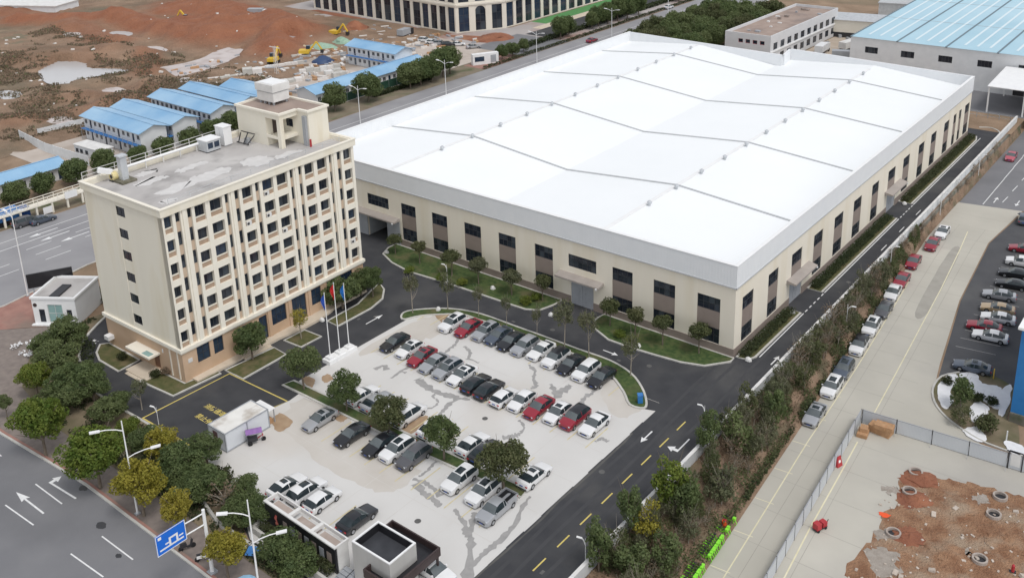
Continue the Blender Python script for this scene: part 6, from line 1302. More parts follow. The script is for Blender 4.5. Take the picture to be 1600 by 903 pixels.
wall('wall', GATEW, t, lambda u,d,z: (u,d,z), 0, 5.1, 0, 4.5, [(3.2,4.6,0.9,2.3)], 0.15)
mb = MB(); mb.quad((5.1,0,0),(5.1,3.5,0),(5.1,3.5,4.5),(5.1,0,4.5)).quad((5.1,3.5,0),(0,3.5,0),(0,3.5,4.5),(5.1,3.5,4.5)).quad((0,3.5,0),(0,0,0),(0,0,4.5),(0,3.5,4.5)); mb.build('wall', GATEW, t)
window(t, lambda u,d,z: (u,d,z), 3.203, 4.597, 0.903, 2.297, 0.1, 2, 1)
mb = MB()
for (x0,y0,x1,y1) in ((0,0,5.1,0.18),(0,3.32,5.1,3.5),(0,0.18,0.18,3.32),(4.92,0.18,5.1,3.32)): mb.box(x0,y0,4.503,x1,y1,4.62)
mb.build('coping', WHITE, t)
mb = MB(); mb.quad((0.19,0.19,3.6),(4.91,0.19,3.6),(4.91,3.31,3.6),(0.19,3.31,3.6)); mb.build('roof', pm('dark_roof_membrane', (0.03,0.032,0.038), (0.05,0.052,0.06), 0.8, 0.6), t)
mb = MB(); mb.quad((4.91,0.19,4.5),(4.91,0.19,3.6),(0.19,0.19,3.6),(0.19,0.19,4.5)).quad((0.19,3.31,3.6),(4.91,3.31,3.6),(4.91,3.31,4.5),(0.19,3.31,4.5)).quad((0.19,0.19,3.6),(0.19,3.31,3.6),(0.19,3.31,4.5),(0.19,0.19,4.5)).quad((4.91,3.31,3.6),(4.91,0.19,3.6),(4.91,0.19,4.5),(4.91,3.31,4.5)); mb.build('parapet_lining', BLACKP, t)
t = empty('gate_canopy', (-11.3,-58.5,0.012), 0, 'dark brown gate canopy with deep rim around the white gatehouse', 'canopy')
mb = MB()
for (x0,y0,x1,y1) in ((2.6,0,6.5,0.16),(6.34,0.16,6.5,6.4),(0,6.24,6.34,6.4),(0,4.45,0.16,6.24),(2.6,0.16,2.76,0.85)): mb.box(x0,y0,2.35,x1,y1,3.3)
mb.build('rim', BROWNP, t)
mb = MB(); mb.box(5.32,0.17,2.5,6.33,6.23,2.62); mb.box(0.17,4.42,2.5,5.31,6.23,2.62); mb.box(2.77,0.17,2.5,5.31,0.86,2.62); mb.build('roof_tray', BLACKP, t)
for (x,y) in ((6.3,0.3),(6.3,6.1),(3.0,6.1),(0.4,6.1)): mb = MB(); mb.box(x-0.1,y-0.1,0,x+0.1,y+0.1,2.35); mb.build('column', BROWNP, t)
t = empty('barrier_gate', (-12.9,-58.9,0.012), 0, 'dark steps and rail between the screen wall and the gatehouse', 'steps')
for k in range(4): mb = MB(); mb.box(0,0.45*k,0,1.6,0.45*k+0.43,0.12+0.1*k); mb.build('step', GREYM, t)
mb = MB(); mb.bar((1.65,0,0.9),(1.65,1.8,1.2),0.06); mb.bar((1.65,0.1,0),(1.65,0.1,0.9),0.05); mb.bar((1.65,1.7,0.3),(1.65,1.7,1.2),0.05); mb.build('rail', DARKM, t)
# guard house at the west gate
GA = math.atan2(3.65, 5.65)
t = empty('guard_house', (-87.2,-51.1,0.02), GA, 'small white guard house with green glazed front at the west gate', 'guard house')
Tg = lambda u, d, z: (u, d, z)
wall('wall', WHITE, t, Tg, 0, 6.7, 0, 4.2, [(0.9,1.8,0.4,2.5),(2.3,4.6,0.4,3.3),(5.2,6.0,0.7,2.5)], 0.2)
mb = MB(); mb.quad((6.7,0,0),(6.7,6.9,0),(6.7,6.9,4.2),(6.7,0,4.2)).quad((6.7,6.9,0),(0,6.9,0),(0,6.9,4.2),(6.7,6.9,4.2)).quad((0,6.9,0),(0,0,0),(0,0,4.2),(0,6.9,4.2)); mb.build('wall', LGREY, t)
window(t, Tg, 0.903, 1.797, 0.403, 2.497, 0.12, 1, 2); window(t, Tg, 2.303, 4.597, 0.403, 3.297, 0.12, 2, 2, FRAMEW, GLASSG); window(t, Tg, 5.203, 5.997, 0.703, 2.497, 0.12, 1, 1)
mb = MB()
for (x0,y0,x1,y1) in ((-0.15,-0.15,6.85,0.2),(-0.15,6.7,6.85,7.05),(-0.15,0.2,0.2,6.7),(6.5,0.2,6.85,6.7)): mb.box(x0,y0,4.203,x1,y1,4.5)
mb.build('parapet', WHITE, t); mb = MB(); mb.quad((0.2,0.2,4.21),(6.5,0.2,4.21),(6.5,6.7,4.21),(0.2,6.7,4.21)); mb.build('roof', ROOFG, t)
mb = MB(); mb.cyl((0.45,-0.06,3.2),(0.45,0.0,3.2),0.3,0.3,14); mb.build('round_plaque', BROWNP, t); mb = MB(); mb.box(2.6,0.4,4.213,4.0,4.2,4.5); mb.build('roof_box', DARKM, t); mb = MB(); mb.box(-0.3,-0.5,0,6.9,-0.003,0.18); mb.build('step', WHITE, t)
t = empty('billboard', (*(-91.17,-46.12),0.02), R(62), 'black screen board standing behind the guard house', 'billboard')
mb = MB(); mb.box(-3.2,-0.1,3.3,3.2,0.1,5.6); mb.build('panel', BLACKP, t); mb = MB(); mb.box(-2.6,-0.08,0,-2.4,0.08,3.3); mb.box(2.4,-0.08,0,2.6,0.08,3.3); mb.build('leg', GREYM, t)
hedge('hedge', [(-93,-42),(-83,-39.5)], 1.0, 2600, LEAF_H, 'dark hedge behind the guard house', z=0.0, seed=31)
# pale flowering or snow-dusted low growth beside the guard house
r_ = np.random.RandomState(17); n = 1500; P = np.stack([r_.uniform(-83,-74,n), r_.uniform(-57,-48.5,n), 0.25+r_.rand(n)*0.5], 1); P = P[(vn.fbm(P[:,0],P[:,1],0.8,3) > 0.52)]
cover('snow_dusting', P, (0.2,0.55), SNOW, 'white snow patches lying on the low growth beside the guard house', 9)
# scooters on the pavement, umbrella and tarpaulin
def scooter(xy, rz, lab, m):
    t = empty('motor_scooter', (xy[0],xy[1],0.02), rz, lab, 'scooter', 'scooters on the pavement')
    mb = MB(); mb.box(-0.6,-0.16,0.4,0.05,0.16,0.75); mb.box(0.05,-0.14,0.28,0.45,0.14,0.36); mb.bar((0.45,0,0.3),(0.62,0,1.0),0.16,0.2); mb.build('body', m, t)
    mb = MB(); mb.box(-0.6,-0.14,0.753,0.0,0.14,0.83); mb.build('seat', DARKM, t); mb = MB(); mb.bar((0.6,-0.32,1.02),(0.6,0.32,1.02),0.05); mb.build('handlebar', DARKM, t)
    for x in (-0.55,0.68): mb = MB(); mb.cyl((x,-0.06,0.26),(x,0.06,0.26),0.26,0.26,12); mb.build('wheel', TYRE, t)
scooter((-28.03,-64.96), R(70), 'dark scooter parked on the pavement behind the blue sign', DARKM)
scooter((-25.34,-64.85), R(60), 'white and red scooter beside the sign pole', WHITE)
scooter((-22.83,-61.55), R(20), 'white scooter under the yellow tree near the blue tarpaulin', WHITE)
scooter((-21.08,-60.92), R(100), 'dark scooter between the yellow tree and the near lamp', GREYM)
t = empty('tarpaulin_stall', (*(-21.6,-61.31),0.02), R(30), 'blue tarpaulin cover beside the near street lamp', 'tarpaulin')
mb = MB(); mb.v += [(-0.9,-0.6,0.5),(0.9,-0.6,0.5),(0.9,0.6,0.5),(-0.9,0.6,0.5),(-0.6,0,1.15),(0.6,0,1.15)]; mb.f += [(0,1,5,4),(2,3,4,5),(1,2,5),(3,0,4)]; mb.build('cover', BLUET, t); mb = MB(); mb.box(-0.7,-0.45,0,0.7,0.45,0.49); mb.build('goods', DARKM, t)
t = empty('parasol', (*(-17.58,-65.41),0.02), 0, 'pale blue parasol at the bottom edge on the pavement', 'parasol')
mb = MB(); mb.cyl((0,0,0),(0,0,2.2),0.04,0.04,8); mb.build('pole', GREYM, t); mb = MB(); n = 12
for k in range(n): a0, a1 = 2*math.pi*k/n, 2*math.pi*(k+1)/n; mb.poly([(1.15*math.cos(a0),1.15*math.sin(a0),1.85),(1.15*math.cos(a1),1.15*math.sin(a1),1.85),(0,0,2.3)])
mb.build('canopy', pm('pale_blue_cloth', (0.25,0.45,0.62), (0.32,0.52,0.68), 2.0, 0.8), t)
# raised walkway with railing on the far side of the west road
t = empty('raised_walkway', (-128.4,-46,0.02), 0, 'cream raised walkway on posts with railings along the west road', 'walkway')
mb = MB(); mb.box(-0.9,0,2.1,0.9,26,2.4); mb.build('deck', OFFP, t)
for k in range(9): mb = MB(); mb.box(0.4,3*k+0.3,0,0.75,3*k+0.65,2.1); mb.build('post', OFFP, t)
for s in (-0.85,0.85):
    mb = MB(); mb.bar((s,0,3.4),(s,26,3.4),0.1); mb.bar((s,0,2.95),(s,26,2.95),0.06); mb.build('rail', OFFP, t)
    for k in range(14): mb = MB(); mb.bar((s,0.2+1.95*k,2.4),(s,0.2+1.95*k,3.4),0.09); mb.build('baluster', OFFP, t)
mb = MB(); mb.box(0.95,21,1.9,1.0,23.4,3.3); mb.build('sign_board', WHITE, t); mb = MB(); mb.box(0.95,16.5,0.3,1.0,18.2,1.6); mb.build('sign_board', WHITE, t)
def lorry(xy, rz, z, cabm, boxm, lab, L=6.5):
    t = empty('lorry', (xy[0],xy[1],z), rz, lab, 'lorry', 'lorries'); mb = MB(); mb.box(L/2-1.7,-1.1,0.6,L/2,1.1,2.5); mb.build('cab', cabm, t); mb = MB(); mb.box(L/2-0.02,-0.95,1.5,L/2+0.02,0.95,2.3); mb.build('windscreen', CARGL, t)
    mb = MB(); mb.box(-L/2,-1.2,1.0,L/2-1.85,1.2,2.9); mb.build('cargo_box', boxm, t); mb = MB(); mb.box(-L/2,-0.5,0.6,L/2-1.7,0.5,0.95); mb.build('chassis', DARKM, t)
    for x in (L/2-0.9,-L/2+1.0,-L/2+2.1):
        for y in (-1.0,1.0): mb = MB(); mb.cyl((x,y-0.14,0.48),(x,y+0.14,0.48),0.48,0.48,14); mb.build('wheel', TYRE, t)
lorry((-129.57,-34.67), R(88), 0.01, PAINT['blue'], BLUET, 'dark blue lorry at the left edge on the west road')
car('sedan','blue-grey',(-124.7,-31.06),90,'dark blue-grey car on the west road beside the raised walkway','cars on the west road')
car('van','grey',(-126.11,-33.49),90,'grey van between the blue lorry and the dark car','cars on the west road')
# bright blue building, its planting with snow
t = empty('blue_building', (31.9,10.2,ZL), 0, 'bright blue clad building with white roof at the right edge', 'building')
wall('wall', BLUEW, t, Tg, 0, 26, 0, 12.6, [(2.6,4.6,3.2,6.0),(8,10,3.2,6.0)], 0.15)
mb = MB(); mb.quad((0,28,0),(0,0,0),(0,0,12.6),(0,28,12.6)).quad((26,0,0),(26,28,0),(26,28,12.6),(26,0,12.6)); mb.build('wall', BLUEW, t)
window(t, Tg, 2.603, 4.597, 3.203, 5.997, 0.1, 2, 2); window(t, Tg, 8.003, 9.997, 3.203, 5.997, 0.1, 2, 2)
mb = MB(); mb.box(-0.4,-0.4,12.603,26.4,28.4,12.9); mb.build('roof', WHITE, t); mb = MB(); mb.box(0.0,-0.25,0,26,-0.003,1.3); mb.build('green_plinth', RETW, t)
patch('snow_bed', blob([(22.6,15.4),(22.5,12.0),(23.6,9.0),(25.6,6.6),(28.2,4.9),(31.0,4.0),(34.0,4.1),(33,9.8),(31.6,10.4),(31.4,16),(30.6,18.2),(27.1,19.6),(24.1,17.6)], 0.05, 4, 3), ZL+0.06, SCRUB)
mb = MB(); ribbon(mb, smooth_line([(24.1,17.8),(22.5,15.4),(22.4,12.0),(23.5,8.9),(25.5,6.5),(28.2,4.8),(31.0,3.8),(36,3.7)], 3), 0.25, ZL, ZL+0.16); mb.build('kerb', KERB, bpy.data.objects['snow_bed'])
sb = bpy.data.objects['snow_bed']
for i, pts in enumerate([[(22.94,12.15),(22.9,15.08),(23.73,17.01),(24.54,15.51),(24.42,12.5),(25.28,10.81),(25.11,8.1),(23.73,9.69)],[(24.27,17.39),(25.95,18.61),(27.22,16.71),(29.06,17.11),(30.24,15.28),(30.3,11.87),(28.67,12.4),(26.82,13.7),(25.24,15.28)],[(27.45,9.8),(27.96,12.23),(29.35,11.18),(29.25,8.6),(28.49,7.24)],[(27.99,4.94),(29.08,6.37),(30.46,5.17),(30.48,3.65),(29.01,3.81)],[(29.57,16.58),(30.26,18.53),(30.93,14.9),(31.13,10.8),(30.47,11.15)],[(32.52,5.44),(34.59,5.44),(34.81,3.82),(33.26,3.72)]]):
    q = blob(pts, 0.12, i+30, 5); MB().prism(q, ZL+0.05, ZL+0.14+0.004*i).build('snow_patch', SNOW, sb)
for (px, k, rad, hc, lab, m) in [((26.5,9.11),'bank',1.5,2.4,'tall dark evergreen in the snowy bed',None),((27.55,5.75),'olive',1.3,1.6,'tawny bush below the evergreen in the snowy bed',LEAF_B),((27.83,12.14),'shrub',0.9,0.6,'round dark shrub in the middle of the snowy bed',None),((29.38,12.57),'shrub',0.9,0.5,'low dark shrub toward the blue building in the snowy bed',None),((30.13,6.5),'shrub',1.7,0.9,'wide olive bush at the lower right of the snowy bed',LEAF_B),((23.58,14.08),'shrub',0.8,0.5,'small shrub at the upper tip of the snowy bed',None)]:
    tree(k, px, rad, hc, lab, 'plants in the snowy bed', ZL+0.06, m)
for i, px in enumerate([(28.04,18.78),(32.64,5.52)]):
    o = MB().box(-0.06,-0.06,0,0.06,0.06,1.5).build('marker_post', YELM if i == 0 else WHITE, None, (px[0],px[1],ZL)); tag(o, ['yellow marker post beside the blue-grey car','white marker post at the foot of the snowy bed'][i], 'post')

# ------------------------------------------------------------------ construction land beyond the west road
def seg_d(x, y, a, b):
    ax, ay = a; bx, by = b; t = np.clip(((x-ax)*(bx-ax)+(y-ay)*(by-ay))/((bx-ax)**2+(by-ay)**2), 0, 1); return np.hypot(x-ax-t*(bx-ax), y-ay-t*(by-ay)), t
nx, ny = 260, 200
gx = np.linspace(-480,-168.6,nx); gy = np.linspace(-80,215,ny); XX, YY = np.meshgrid(gx, gy, indexing='ij')
Hh = 1.6*(vn.fbm(XX,YY,0.045,5)-0.45)+0.9*(vn.fbm(XX,YY,0.16,4)-0.5)
red = np.zeros_like(XX)
def ridge(a, b, h, w_, rd=1.0):
    global Hh, red
    d, t = seg_d(XX, YY, a, b); d = d*(0.75+0.5*vn.fbm(XX+50,YY,0.09,3)); k = np.exp(-(d/w_)**2); Hh = Hh+h*k*(0.7+0.6*vn.fbm(XX,YY,0.12,4)); red = np.maximum(red, rd*np.clip(1.6*np.exp(-(d/(w_*1.25))**2), 0, 1))
ridge((-325,62),(-292,82),2.4,6); ridge((-292,82),(-234,79),3.0,6); ridge((-283,106),(-258,110),4.0,11); ridge((-250,98),(-228,86),3.2,9); ridge((-232,106),(-212,98),5.5,9); ridge((-206,90),(-198,82),4.2,7); ridge((-262,92),(-240,92),1.6,8)
ridge((-246,44),(-262,34),2.2,10,0.25); ridge((-235,60),(-205,40),1.3,3.5,0.55); ridge((-300,66),(-258,62),1.6,5,0.7); ridge((-190,30),(-205,10),1.5,4,0.2); ridge((-182,22),(-195,-4),1.4,4,0.3); ridge((-222,55),(-240,52),2.0,7,0.0); ridge((-196,36),(-186,20),1.8,6,0.0); ridge((-205,44),(-215,12),1.4,5,0.0); ridge((-360,60),(-345,66),2.5,12,0.8); ridge((-300,112),(-285,125),2,10,0.6)
Hh = Hh+0.35+1.7*(vn.fbm(XX,YY,0.28,4)-0.47)*(0.4+red)
def inpoly(x, y, poly):
    c = np.zeros(x.shape, bool); n = len(poly)
    for i in range(n):
        (x0,y0), (x1,y1) = poly[i], poly[(i+1)%n]; c ^= ((y0 > y) != (y1 > y)) & (x < (x1-x0)*(y-y0)/(y1-y0+1e-9)+x0)
    return c
ponds = [[(-241,26),(-249,36),(-240,40),(-231,37),(-224,40),(-217,42),(-219,35),(-219,26),(-213,21),(-214,18),(-222,20)], [(-213,48),(-211,59),(-217,76),(-210,78),(-201,69),(-197,52),(-197,46),(-207,45.5)]]
for p in ponds:
    m_ = inpoly(XX, YY, [((q[0]+225)*1.0-225, q[1]) for q in p]); Hh = np.where(m_, -0.6, Hh)
stp = 0.7; Hq = np.floor(Hh/stp)*stp+stp*np.clip((Hh/stp-np.floor(Hh/stp))*2.2-0.6,0,1); Hh = np.where(red > 0.15, 0.45*Hh+0.55*Hq, Hh)
puddles = []
for (pxx, pyy, pr) in [(-236,62,5),(-255,56,4),(-198,26,4),(-270,70,5),(-190,44,3.5),(-222,8,5),(-284,60,4),(-205,92,3),(-186,4,4)]:
    d = np.hypot((XX-pxx)/1.7, YY-pyy)/pr; h0 = float(Hh[d < 1.2].min()) if (d < 1.2).any() else 0.1; h0 = max(h0, 0.06); kk = np.clip(1.6-d, 0, 1); Hh = Hh*(1-kk)+(h0-0.08)*kk; puddles.append((pxx, pyy, pr, h0))
edge_f = np.clip((-168.6-XX)/6, 0, 1); Hh = Hh*edge_f+0.02
Hh = np.where(YY > 118, Hh*np.clip((134-YY)/16,0,1), Hh)
mb = MB(); mb.v = [(float(a), float(b), float(c)) for a, b, c in zip(XX.ravel(), YY.ravel(), Hh.ravel())]
for i in range(nx-1):
    for j in range(ny-1): q = i*ny+j; mb.f.append((q, q+ny, q+ny+1, q+1))
me = mb.mesh('earthworks', 60)
ca = me.attributes.new('clay', 'FLOAT', 'POINT'); ca.data.foreach_set('value', red.ravel().astype(np.float32))
EARTH = pm('earthworks_soil', (0.19,0.125,0.08), (0.29,0.195,0.13), 0.14, 0.95, 1.0, 1.2, c3=(0.14,0.115,0.075), scale3=0.04, contrast=1.5, bdist=0.6)
tt = EARTH.node_tree; b_ = tt.nodes['Principled BSDF']; src = b_.inputs['Base Color'].links[0].from_socket
at = tt.nodes.new('ShaderNodeAttribute'); at.attribute_name = 'clay'; geo = tt.nodes.new('ShaderNodeNewGeometry'); n1 = tt.nodes.new('ShaderNodeTexNoise'); n1.inputs['Scale'].default_value = 0.2; n1.inputs['Detail'].default_value = 7; tt.links.new(geo.outputs['Position'], n1.inputs['Vector'])
rp = tt.nodes.new('ShaderNodeMix'); rp.data_type = 'RGBA'; rp.inputs['A'].default_value = (0.19,0.065,0.032,1); rp.inputs['B'].default_value = (0.32,0.14,0.075,1); tt.links.new(n1.outputs['Fac'], rp.inputs['Factor'])
m2 = tt.nodes.new('ShaderNodeMix'); m2.data_type = 'RGBA'; tt.links.new(at.outputs['Fac'], m2.inputs['Factor']); tt.links.new(src, m2.inputs['A']); tt.links.new(rp.outputs['Result'], m2.inputs['B']); tt.links.new(m2.outputs['Result'], b_.inputs['Base Color'])
tag(link('earthworks', me, EARTH), kind='structure')
patch('pond', blob(ponds[0], 0.5, 1, 6), 0.22, WATER)
patch('pond', blob(ponds[1], 0.5, 2, 6), 0.20, pm('pale_mud_flat', (0.46,0.40,0.38), (0.56,0.51,0.49), 0.12, 0.6, 0.2, 1.0, c3=(0.36,0.30,0.27), scale3=0.2))
for i, (pxx, pyy, pr, h0) in enumerate(puddles):
    patch('puddle', blob([(pxx+1.45*pr*math.cos(a)*rnd.uniform(0.7,1.0), pyy+0.85*pr*math.sin(a)*rnd.uniform(0.7,1.0)) for a in [2*math.pi*k/9 for k in range(9)]], 0.25, i+200, 4), h0+0.0, WATER if i % 2 else bpy.data.materials['pale_mud_flat'])
# scrub growing over the waste ground
r_ = np.random.RandomState(33); n = 120000
x = r_.uniform(-300,-168.8,n); y = r_.uniform(-60,60,n); dn = 0.6*vn.fbm(x,y,0.05,4)+0.4*vn.fbm(x+7,y,0.2,3); ok = (dn > 0.45) & ~inpoly(x,y,ponds[0]) & ~inpoly(x,y,ponds[1])
from_h = lambda x, y: Hh[np.clip(((x+480)/(311.4)*(nx-1)).astype(int),0,nx-1), np.clip(((y+80)/295*(ny-1)).astype(int),0,ny-1)]
P = np.stack([x,y,from_h(x,y)+r_.rand(n)**2*1.3*(dn-0.4)*5],1)[ok]
h_ = len(P)//6
cover('waste_scrub', P[:h_], (0.3,0.75), LEAF_B, 'olive scrub covering the waste ground around the ponds', 11); cover('dry_scrub', P[h_:], (0.3,0.75), LEAF_W, 'dry brown scrub covering the waste ground around the ponds', 12)
pebs = MB(); rr = random.Random(9)
for i in range(80):
    x, y = rr.uniform(-300,-170), rr.uniform(0,110); z = float(from_h(np.array([x]), np.array([y]))[0]); s = rr.uniform(0.15,0.5); pebs.obox((x,y,z+s*0.3),(s*2.4,s*1.5,s), rr.uniform(0,3), rr.uniform(-.3,.3))
tag(pebs.build('scattered_debris', PINKW), 'pale debris scattered over the construction land', 'debris', kind='stuff')
patch('compound_ground', [(-172,-16),(-136.6,-16),(-136.6,120),(-168,132),(-196,128),(-196,60),(-172,44)], 0.024, pm('pale_hard_standing', (0.40,0.34,0.29), (0.53,0.47,0.42), 0.12, 0.9, 0.3, 1.5, c3=(0.31,0.25,0.20), scale3=0.08))
patch('forecourt', [(-196,128),(-136.6,120),(-128,122),(-128,420),(-157,420),(-157,149),(-166,133),(-242,139),(-260,150),(-260,128)], 0.0275, pm('forecourt_ground', (0.34,0.31,0.30), (0.42,0.385,0.37), 0.1, 0.9, 0.2, 1.5, c3=(0.28,0.16,0.12), scale3=0.05))
MB().sheet([(-242,136),(-184,131.6),(-168,130.6),(-168,127.5),(-210,129),(-245,133)], 0.034).build('clay_strip', REDSOIL, bpy.data.objects['forecourt'])
MB().sheet(blob([(-167,129),(-158,133),(-146,139),(-144,131),(-150,126),(-160,126)],0.4,4,4), 0.038).build('clay_strip', REDSOIL, bpy.data.objects['forecourt'])
MB().sheet([(-157,160),(-150.5,160),(-150.5,420),(-157,420)], 0.036).build('turf_strip', pm('bright_turf', (0.06,0.20,0.06), (0.10,0.27,0.09), 1.0, 0.9), bpy.data.objects['forecourt'])
MB().sheet([(-150.4,152),(-146.5,152),(-146.5,420),(-150.4,420)], 0.036).build('paved_strip', TERR, bpy.data.objects['forecourt'])
MB().sheet([(-146.4,143),(-136.5,143),(-136.5,420),(-146.4,420)], 0.036).build('dark_drive', ASPH, bpy.data.objects['forecourt'])
MB().sheet([(-135.8,100),(-127.8,100),(-127.8,118),(-135.8,118)], 0.036).build('brick_apron', BRICKP, bpy.data.objects['west_verge'])
MB().sheet([(-149,119),(-127.8,119),(-127.8,142),(-149,142)], 0.040).build('junction', ROADG, bpy.data.objects['forecourt'])
# ------------------------------------------------------------------ prefabricated site buildings
def prefab(x0, x1, y0, y1, st, label, eave=None, along='x', group='blue-roofed prefab houses', rm=None, openside='-y'):
    """ridge along the longer axis; local frame has u along the ridge, v across"""
    ux = along == 'x'; L = (x1-x0) if ux else (y1-y0); D = (y1-y0) if ux else (x1-x0); E = eave or 2.85*st; Rg = E+D*0.16
    t = empty('prefab_house', (x0,y0,0.03), 0, label, 'prefab building', group)
    Q = (lambda u, v, z: (u, v, z)) if ux else (lambda u, v, z: (v, u, z))
    n = int(L/1.9); holes = []
    for s in range(st):
        for k in range(n):
            u = (k+0.5)*L/n
            if k % 3 == 1: holes.append((u-0.42,u+0.42,2.85*s+0.12,2.85*s+2.15,'door'))
            else: holes.append((u-0.55,u+0.55,2.85*s+1.0,2.85*s+2.1,'window'))
    if ux:
        wall('long_wall', PREW, t, lambda u,d,z: (u,d,z), 0, L, 0, E, [h[:4] for h in holes], 0.1)
        mb = MB(); mb.quad((L,D,0),(0,D,0),(0,D,E),(L,D,E)); mb.build('long_wall', PREW, t)
        mb = MB(); mb.poly([(L,0,0),(L,D,0),(L,D,E),(L,D/2,Rg),(L,0,E)]); mb.build('gable_wall', PREW, t); mb = MB(); mb.poly([(0,D,0),(0,0,0),(0,0,E),(0,D/2,Rg),(0,D,E)]); mb.build('gable_wall', PREW, t)
        W_ = lambda u,d,z: (u,d,z)
    else:
        wall('long_wall', PREW, t, lambda u,d,z: (D-d,u,z), 0, L, 0, E, [h[:4] for h in holes], 0.1)
        mb = MB(); mb.quad((0,0,0),(0,L,0),(0,L,E),(0,0,E)); mb.build('long_wall', PREW, t)
        mb = MB(); mb.poly([(0,0,0),(D,0,0),(D,0,E),(D/2,0,Rg),(0,0,E)]); mb.build('gable_wall', PREW, t); mb = MB(); mb.poly([(D,L,0),(0,L,0),(0,L,E),(D/2,L,Rg),(D,L,E)]); mb.build('gable_wall', PREW, t)
        W_ = lambda u,d,z: (D-d,u,z)
    for h in holes:
        if h[4] == 'door': mb = MB(); tbox(mb, W_, h[0]+0.003, h[1]-0.003, 0.04, 0.09, h[2], h[3]-0.003); mb.build('door', GLASSB, t)
        else: window(t, W_, h[0]+0.003, h[1]-0.003, h[2]+0.003, h[3]-0.003, 0.06, 2, 1, FRAMEW, GLASS, 0.06)
    if st == 2:
        mb = MB(); tbox(mb, W_, 0, L, -1.0, -0.003, 2.72, 2.85); wk = mb.build('gallery', BLUET, t)
        mb = MB()
        for k in range(int(L/2)+1): tbox(mb, W_, min(2*k,L-0.06), min(2*k,L-0.06)+0.06, -1.0, -0.94, 2.85, 3.8); tbox(mb, W_, min(2*k,L-0.06), min(2*k,L-0.06)+0.06, -1.0, -0.94, 0, 2.72)
        tbox(mb, W_, 0, L, -1.0, -0.94, 3.8, 3.86); mb.build('railing', GREYM, wk)
    ov = 0.7; sl = (Rg-E)/(D/2)
    for s in (0, 1):
        a = [(-ov, -ov, E-sl*ov+0.06), (L+ov, -ov, E-sl*ov+0.06), (L+ov, D/2, Rg+0.06), (-ov, D/2, Rg+0.06)]
        if s: a = [(u, D-v, z) for (u, v, z) in a][::-1]
        b = [(u, v, z+0.09) for (u, v, z) in a]; mb = MB(); n0 = 0
        mb.v += [Q(*p) for p in a]+[Q(*p) for p in b]; fs = [(0,3,2,1),(4,5,6,7),(0,1,5,4),(1,2,6,5),(2,3,7,6),(3,0,4,7)]
        mb.f += [f if ux else f[::-1] for f in fs]; mb.build('roof_slope', rm or (BLUER if ux else BLUERY), t)
    mb = MB(); mb.bar(Q(-ov,D/2,Rg+0.17), Q(L+ov,D/2,Rg+0.17), 0.4, 0.05); mb.build('ridge_cap', BLUER, t)
    return t
prefab(-166,-142,0.2,6.6,2,'nearest blue-roofed two-storey prefab house, left of the row'); prefab(-166.5,-142,8.2,14.4,2,'second blue-roofed two-storey prefab house in the row'); prefab(-167,-142,18.4,25,2,'third blue-roofed prefab house, behind the gap in the row'); prefab(-167,-143,27.2,33,2,'fourth blue-roofed prefab house, behind the rooftop pipework'); prefab(-160,-144,34.6,41,2,'fifth blue-roofed prefab house, behind the stair penthouse')
prefab(-148,-140.5,48.5,89,1,'long single-storey prefab with blue roof along the west road',3.2,'y'); prefab(-167,-147,83.5,90.5,2,'two-storey blue-roofed prefab standing behind the long single-storey one')
prefab(-150,-144,-72,-16.5,1,'single-storey prefab with blue roof at the left edge',3.0,'y')
# green hoarding at the foot of the long prefab
t = empty('green_hoarding', (-137.2,44,0.03), 0, 'dark green hoarding along the verge before the long prefab', 'fence')
GH = pm('dark_green_sheet', (0.012,0.05,0.03), (0.02,0.07,0.045), 0.8, 0.7); m_ = MB(); m_.box(-0.03,0.03,0.0,0.03,2.97,2.2); me = m_.mesh('panel'); me.materials.append(GH); p_ = MB(); p_.box(-0.06,-0.028,0,0.06,0.028,2.3); pe = p_.mesh('post'); pe.materials.append(GREYM)
for k in range(16): link('panel', me, None, t, (0,3*k,0)); link('post', pe, None, t, (0,3*k,0))
# pale compound wall and small white house
def cwall(a, b, h, label, m=FENCEW):
    L = math.hypot(b[0]-a[0],b[1]-a[1]); n = max(2,int(L/3)); t = empty('compound_wall', (a[0],a[1],0.03), math.atan2(b[1]-a[1],b[0]-a[0]), label, 'wall'); w_ = L/n
    m_ = MB(); m_.box(0.06,-0.06,0,w_-0.06,0.06,h); me = m_.mesh('panel'); me.materials.append(m); p_ = MB(); p_.box(-0.057,-0.1,0,0.057,0.1,h+0.1); pe = p_.mesh('post'); pe.materials.append(m)
    for k in range(n): link('panel', me, None, t, (w_*k,0,0)); link('post', pe, None, t, (w_*k,0,0))
c0 = [(-179.04,-9.18),(-164.45,-10.39),(-146.87,-9.69),(-177.11,5.7),(-178.3,-5.25)]
cwall(c0[0], c0[1], 2.2, 'pale compound wall left of the small white house'); cwall(c0[1], c0[2], 2.2, 'pale compound wall below the small white house'); cwall(c0[4], c0[3], 1.6, 'low pale wall behind the compound yard', PREW)
g0 = (-151.3,-5.74); t = empty('white_hut', (g0[0],g0[1],0.03), R(4), 'small white hut with stained white roof inside the compound wall', 'hut')
mb = MB(); mb.box(-5.2,-1.6,0,4.4,1.6,2.6); mb.build('walls', PREW, t); mb = MB(); mb.box(-5.4,-1.8,2.603,4.6,1.8,2.75); mb.build('roof', OFFW, t)
for x in (-4.2,-2.6,-0.6): mb = MB(); mb.box(x-0.5,-1.64,1.0,x+0.5,-1.603,1.9); mb.build('window', GLASS, t)
